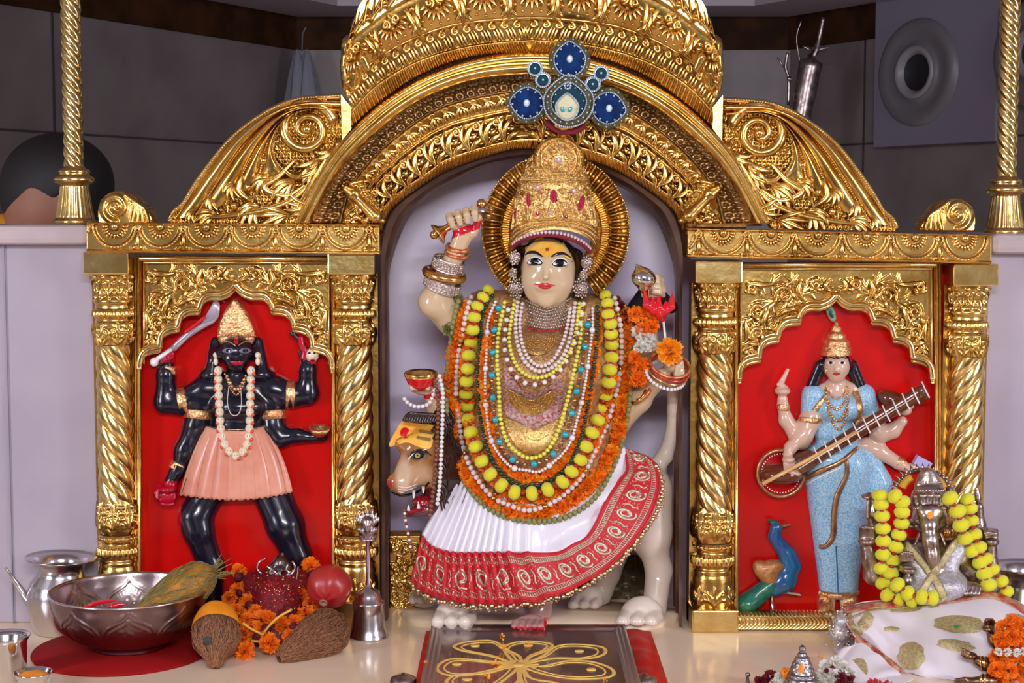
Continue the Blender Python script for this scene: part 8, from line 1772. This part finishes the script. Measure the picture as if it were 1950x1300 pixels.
G = PV(cols_[..., 0], cols_[..., 1]+3*np.sin(uu*24+vv*4)*vv, cols_[..., 2]+fold)
back = G[:1].copy(); back[..., 1] += .012; back[..., 2] = .001; front = G[-1:].copy(); front[..., 2] = np.minimum(front[..., 2], .001); front[..., 1] -= .0
G = np.concatenate([back, G, front]); G[..., 2] = np.maximum(G[..., 2], .001)
wc = MB().grid(G).build('embroidered_cloth', WC, None); so = wc.modifiers.new('s', 'SOLIDIFY'); so.thickness = .0015; so.offset = 1
tag(wc, 'large white silk cloth with gold motifs and red border, front right', 'cloth'); BW = bvh(wc)
def ribbon(nm, pts, w_, B, m, par, lift=.002, miss=-.25, n=70, wav=0):
    c_ = resample(catmull(pts, 8), n); g_ = np.gradient(c_, axis=0); nr = np.stack([-g_[:, 1], g_[:, 0]], 1); nr /= np.linalg.norm(nr, axis=1)[:, None]; rows = []
    for o in (-1, -.5, 0, .5, 1):
        q = c_+nr*o*w_/2; rows.append([P(x, y, drape(B, x, y, lift+.0006*(i % 3)*wav, miss)) for i, (x, y) in enumerate(q)])
    r_ = MB().grid(np.array(rows)).build(nm, m, par); s_ = r_.modifiers.new('s', 'SOLIDIFY'); s_.thickness = .001; return r_
ribbon('border', [(1606, 1164), (1650, 1154), (1720, 1148), (1800, 1143), (1880, 1132), (1925, 1146), (1960, 1168)], 13, BW, RB, wc, miss=-.16); ribbon('border', [(1607, 1166), (1612, 1188), (1626, 1210), (1655, 1232), (1690, 1258), (1728, 1290), (1750, 1305)], 13, BW, RB, wc, miss=-.22)
ribbon('gold_piping', [(1620, 1176), (1660, 1162), (1720, 1156), (1790, 1152)], 4, BW, LACE, wc, miss=-.16); ribbon('gold_piping', [(1617, 1170), (1624, 1190), (1640, 1208)], 9, BW, LACE, wc, miss=-.2)
def motif(x, y, a, b, rot, nm='gold_motif'):
    o = [(x+(a*(1+.08*math.cos(7*t)))*math.cos(t)*math.cos(rot)-b*(1+.08*math.cos(7*t))*math.sin(t)*math.sin(rot), y+a*math.cos(t)*math.sin(rot)+b*math.sin(t)*math.cos(rot)) for t in np.linspace(0, 2*PI, 40, endpoint=False)]
    patch(nm, BW, o, .002, LACE, wc, 4, 60, thick=.001, miss=-.25)
for a in ((1828, 1188, 50, 17, .06), (1698, 1197, 15, 5, 0), (1820, 1228, 36, 11, .15), (1735, 1248, 26, 27, .3), (1648, 1184, 12, 20, .6), (1935, 1176, 20, 8, .2), (1725, 1160, 30, 5, -.08)): motif(*a)
patch('green_stone', BW, [(1822+5*math.cos(a), 1192+3*math.sin(a)) for a in np.linspace(0, 2*PI, 8, endpoint=False)], .005, mat('green_foil', (.02, .4, .12), .2, .5), wc, 2)
# second fold of white cloth in front left, with lace tassel
FB = [(1586, 1262, -.30), (1600, 1240, -.28), (1640, 1226, -.26), (1690, 1262, -.29), (1740, 1310, -.34)]; FM = [(1572, 1282, -.33), (1600, 1262, -.315), (1640, 1256, -.31), (1680, 1290, -.33), (1720, 1320, -.36)]; FF = [(1566, 1310, -.36), (1600, 1310, -.37), (1640, 1318, -.38), (1680, 1330, -.38), (1710, 1340, -.39)]
rows = [resample(catmull(r, 8), 60) for r in (FB, FM, FF)]; cc_ = np.array([catmull([r[i] for r in rows], 12) for i in range(60)]).transpose(1, 0, 2); uu = np.linspace(0, 1, 60)[None]; vv = np.linspace(0, 1, cc_.shape[0])[:, None]
G = PV(cc_[..., 0], cc_[..., 1]+2*np.sin(uu*30+vv*5), cc_[..., 2]+.004*np.sin(uu*22+vv*6)); bk2 = G[:1].copy(); bk2[..., 2] = .001; bk2[..., 1] += .01; G = np.concatenate([bk2, G]); G[..., 2] = np.maximum(G[..., 2], .001)
w2 = MB().grid(G).build('folded_cloth', WC, None); so = w2.modifiers.new('s', 'SOLIDIFY'); so.thickness = .0012; tag(w2, 'smaller white cloth fold with gold sprig in front of the large white cloth', 'cloth'); BW2 = bvh(w2)
patch('gold_motif', BW2, [(1622, 1252), (1640, 1250), (1652, 1268), (1650, 1284), (1636, 1270)], .002, LACE, w2, 3, 40, miss=-.32)
ls = thing('lace_tassel', 'crumpled silver and gold lace tassel at the left corner of the white cloth', 'lace', tuple(P(1598, 1230, -.2))); rg = np.random.default_rng(8); mb = MB(); mb2 = MB()
for k in range(130):
    x, y = 1600+rg.normal(0, 15), 1196+rg.normal(0, 20); p_ = P(x, y, -.19+rg.normal(0, .008)); p_[2] = max(p_[2], .006); (mb if k % 2 else mb2).ball(p_, rg.uniform(2, 4.2)*S(-.2), 3)
Vt, Fc = sculpt([ell((1600, 1180, -.185), (16, 22, 14), .01), ell((1598, 1205, -.19), (22, 16, 16), .01), cap((1600, 1210, -.18), (1605, 1250, -.17), 14, 18, .01)], .003); Vt[:, 2] = np.maximum(Vt[:, 2], .001); mk('lace_knot', Vt, Fc, SBR, ls)
tag(mb.build('gold_lace_beads', LACE, ls), kind='stuff'); tag(mb2.build('silver_lace_beads', FIL, ls), kind='stuff')
# bronze figure with marigolds, cut by the right edge
BRZ = mat('dark_brass', (.34, .20, .10), .3, 1, bump=.2, bscale=60, col2=(.16, .09, .06), vscale=25); d = -.33
bz = thing('brass_idol', 'dark brass many-armed idol mostly covered by orange marigolds at the right edge', 'idol', tuple(P(1960, 1330, d)))
pr = chain([(1960, 1290, d+.02, 26), (1905, 1262, d, 15), (1876, 1264, d-.01, 12), (1862, 1258, d-.01, 10)], .008)+[ell((1848, 1248, d-.012), (13, 13, 8), .004)]+[cap((1846-i*3, 1243+i*4, d-.014), (1834-i*1, 1236+i*5, d-.02), 4, 3, .002) for i in range(3)]
pr += chain([(1960, 1260, d+.03, 24), (1912, 1242, d+.02, 15), (1894, 1220, d+.01, 11), (1888, 1206, d+.01, 10)], .008)+[ell((1882, 1196, d+.008), (12, 15, 8), .004)]+[cap((1876+i*6, 1188, d+.004), (1878+i*4, 1180, d-.004), 4, 3.2, .002) for i in range(4)]
pr += chain([(1970, 1310, d, 24), (1915, 1296, d-.02, 14), (1880, 1296, d-.03, 11), (1850, 1298, d-.03, 9)], .008)+[ell((1838, 1296, d-.03), (14, 9, 8), .004)]+[cap((1838, 1292+i*4, d-.034), (1820, 1294+i*4, d-.036), 4, 3, .002) for i in range(3)]
pr += [ell((1975, 1270, d+.03), (45, 90, 40), .02)]
Vt, Fc = sculpt(pr, .002); Vt[:, 2] = np.maximum(Vt[:, 2], .001); mk('body', Vt, Fc, BRZ, bz)
for cx, cy, dd, tl in ((1872, 1263, d-.01, 1.4), (1880, 1264, d-.008, 1.4), (1872, 1297, d-.03, 1.5), (1880, 1297, d-.03, 1.5)): ringtube('bangle', cx, cy, dd, 13, 2.4, tl, GOLDB, bz, .35)
ml = marigold_mesh('lush_marigold', 1, MARI, 130, 31)
for nm, lab, pts in (('marigold_garland', 'orange marigold garland at the right edge, upper clump', [(1912, 1196), (1930, 1186), (1950, 1196), (1906, 1216), (1930, 1214), (1956, 1218), (1912, 1230), (1940, 1232)]), ('marigold_garland', 'orange marigold garland at the right edge, lower clump', [(1900, 1252), (1925, 1248), (1950, 1254), (1898, 1274), (1922, 1276), (1948, 1278), (1906, 1294), (1936, 1298), (1960, 1300)])):
    t = thing(nm, lab, 'garland', tuple(P(pts[0][0], pts[0][1]+20, d-.03)))
    for x, y in pts: put('marigold', ml, t, P(x, y, d-.035+RNG.uniform(-.008, .008)), tuple(RNG.uniform(0, 6, 3)), 17*S(d))
t = thing('jasmine_string', 'white petals between the two orange marigold clumps at the right edge', 'garland', tuple(P(1915, 1240, d-.05)))
for x, y in ((1902, 1240), (1918, 1241), (1936, 1242), (1950, 1240)): put('jasmine', wf, t, P(x, y, d-.050), tuple(RNG.uniform(0, 6, 3)), 9*S(d))
# silver crown of a small idol rising at the lower edge
fd = -.42; fi = thing('silver_finial', 'small silver conical crown of an idol rising at the lower edge', 'idol', (P(1527, 1300, fd)[0], fd, 0)); s = S(fd); X0 = P(1527, 1300, fd)[0]; zt2 = P(1527, 1228, fd)[2]
mb = MB(); pf = np.array([(2, 0), (6, 3), (7, 8), (5, 13), (8, 15), (10, 20), (14, 24), (14, 28), (18, 36), (22, 48), (24, 54), (27, 56), (27, 61), (31, 64), (32, 70), (28, 72), (26, 80), (25, 92), (20, 102), (.2, 104)], float)
n = 120; th = np.linspace(0, 2*PI, n, endpoint=False); hh_ = np.linspace(0, 104, 130); R = np.interp(hh_, pf[:, 1], pf[:, 0])[:, None]*np.ones(n); U, VV = np.meshgrid(th*24, hh_); st = []
for k in range(12):
    u = k*12.6; st += [(spiral(u, 46, 4, 1.1, k, 1, 10), 1.2, 1, 1.6), (spiral(u+6, 36, 3.5, 1.1, k, -1, 10), 1.2, 1, 1.6), ([(u, 58)], 2, 2, 1.6), ([(u+6, 58)], 2, 2, 1.6), ([(u, 66), (u+6, 68)], 1.6, 1.6, 1.4), ([(u, 26), (u+3, 30)], 1.6, 1.2, 1.3)]
R = R+emboss(U, VV, st); Z = np.maximum(zt2-hh_*s, .0005)[:, None]*np.ones(n); G = np.stack([X0+R*s*np.cos(th), fd+R*s*np.sin(th), Z], -1); cb = MB().grid(G, closev=True).build('crown', mat('etched_silver', (.52, .50, .52), .3, 1, bump=.3, bscale=200, col2=(.22, .2, .2), vscale=120), fi)
patch('turmeric_dot', bvh(cb), [(1526, 1262), (1531, 1270), (1530, 1279), (1525, 1281), (1520, 1277), (1521, 1269)], .002, TUR, fi, 3, 20, thick=.001, miss=fd-.03)
mm = marigold_mesh('maroon_flower', 1, DRED, 70, 41); wm = marigold_mesh('white_rose', 1, WFL, 70, 42)
def clump(label, pts, me, part, d):
    t = thing('flower_string', label, 'flowers', tuple(P(pts[0][0], pts[0][1], d)))
    for x, y, r in pts: put(part, me, t, P(x, y, d+RNG.uniform(-.01, .01)), tuple(RNG.uniform(0, 6, 3)), r*S(d))
clump('dark maroon flowers at the lower edge left of the silver finial', [(1448, 1296, 13), (1466, 1288, 15), (1452, 1306, 14), (1474, 1304, 12)], mm, 'maroon_flower', -.38); clump('white petals at the lower edge touching the silver finial\'s left', [(1486, 1290, 13), (1476, 1302, 12), (1492, 1304, 11)], wm, 'white_flower', -.385)
clump('orange petal flowers touching the silver finial\'s left side', [(1496, 1278, 9), (1500, 1290, 9)], g2, 'marigold', -.40); clump('white flower string on the right of the silver finial', [(1572, 1266, 13), (1590, 1262, 14), (1608, 1270, 13), (1566, 1284, 14), (1586, 1284, 15), (1580, 1300, 14), (1622, 1282, 10)], wm, 'white_flower', -.37)
clump('maroon flowers among white petals right of the silver finial', [(1600, 1292, 15), (1618, 1298, 15), (1586, 1272, 6), (1574, 1276, 5)], mm, 'maroon_flower', -.378); clump('large red rose cut by the lower frame edge under the white cloth', [(1668, 1314, 24), (1690, 1316, 22)], marigold_mesh('red_rose', 1, mat('rose_petals', (.55, .015, .02), .5, sheen=.3), 60, 43), 'rose', -.39)
mb = MB(); tubepx(mb, [(1423, 1282), (1425, 1320)], [2, 6], -.37, 10); mb.ball(P(1424, 1284, -.37), 5*S(-.37), 6); tag(mb.build('silver_spike', DSILV, None), 'thin silver spike at the lower edge left of the maroon flowers', 'ornament')
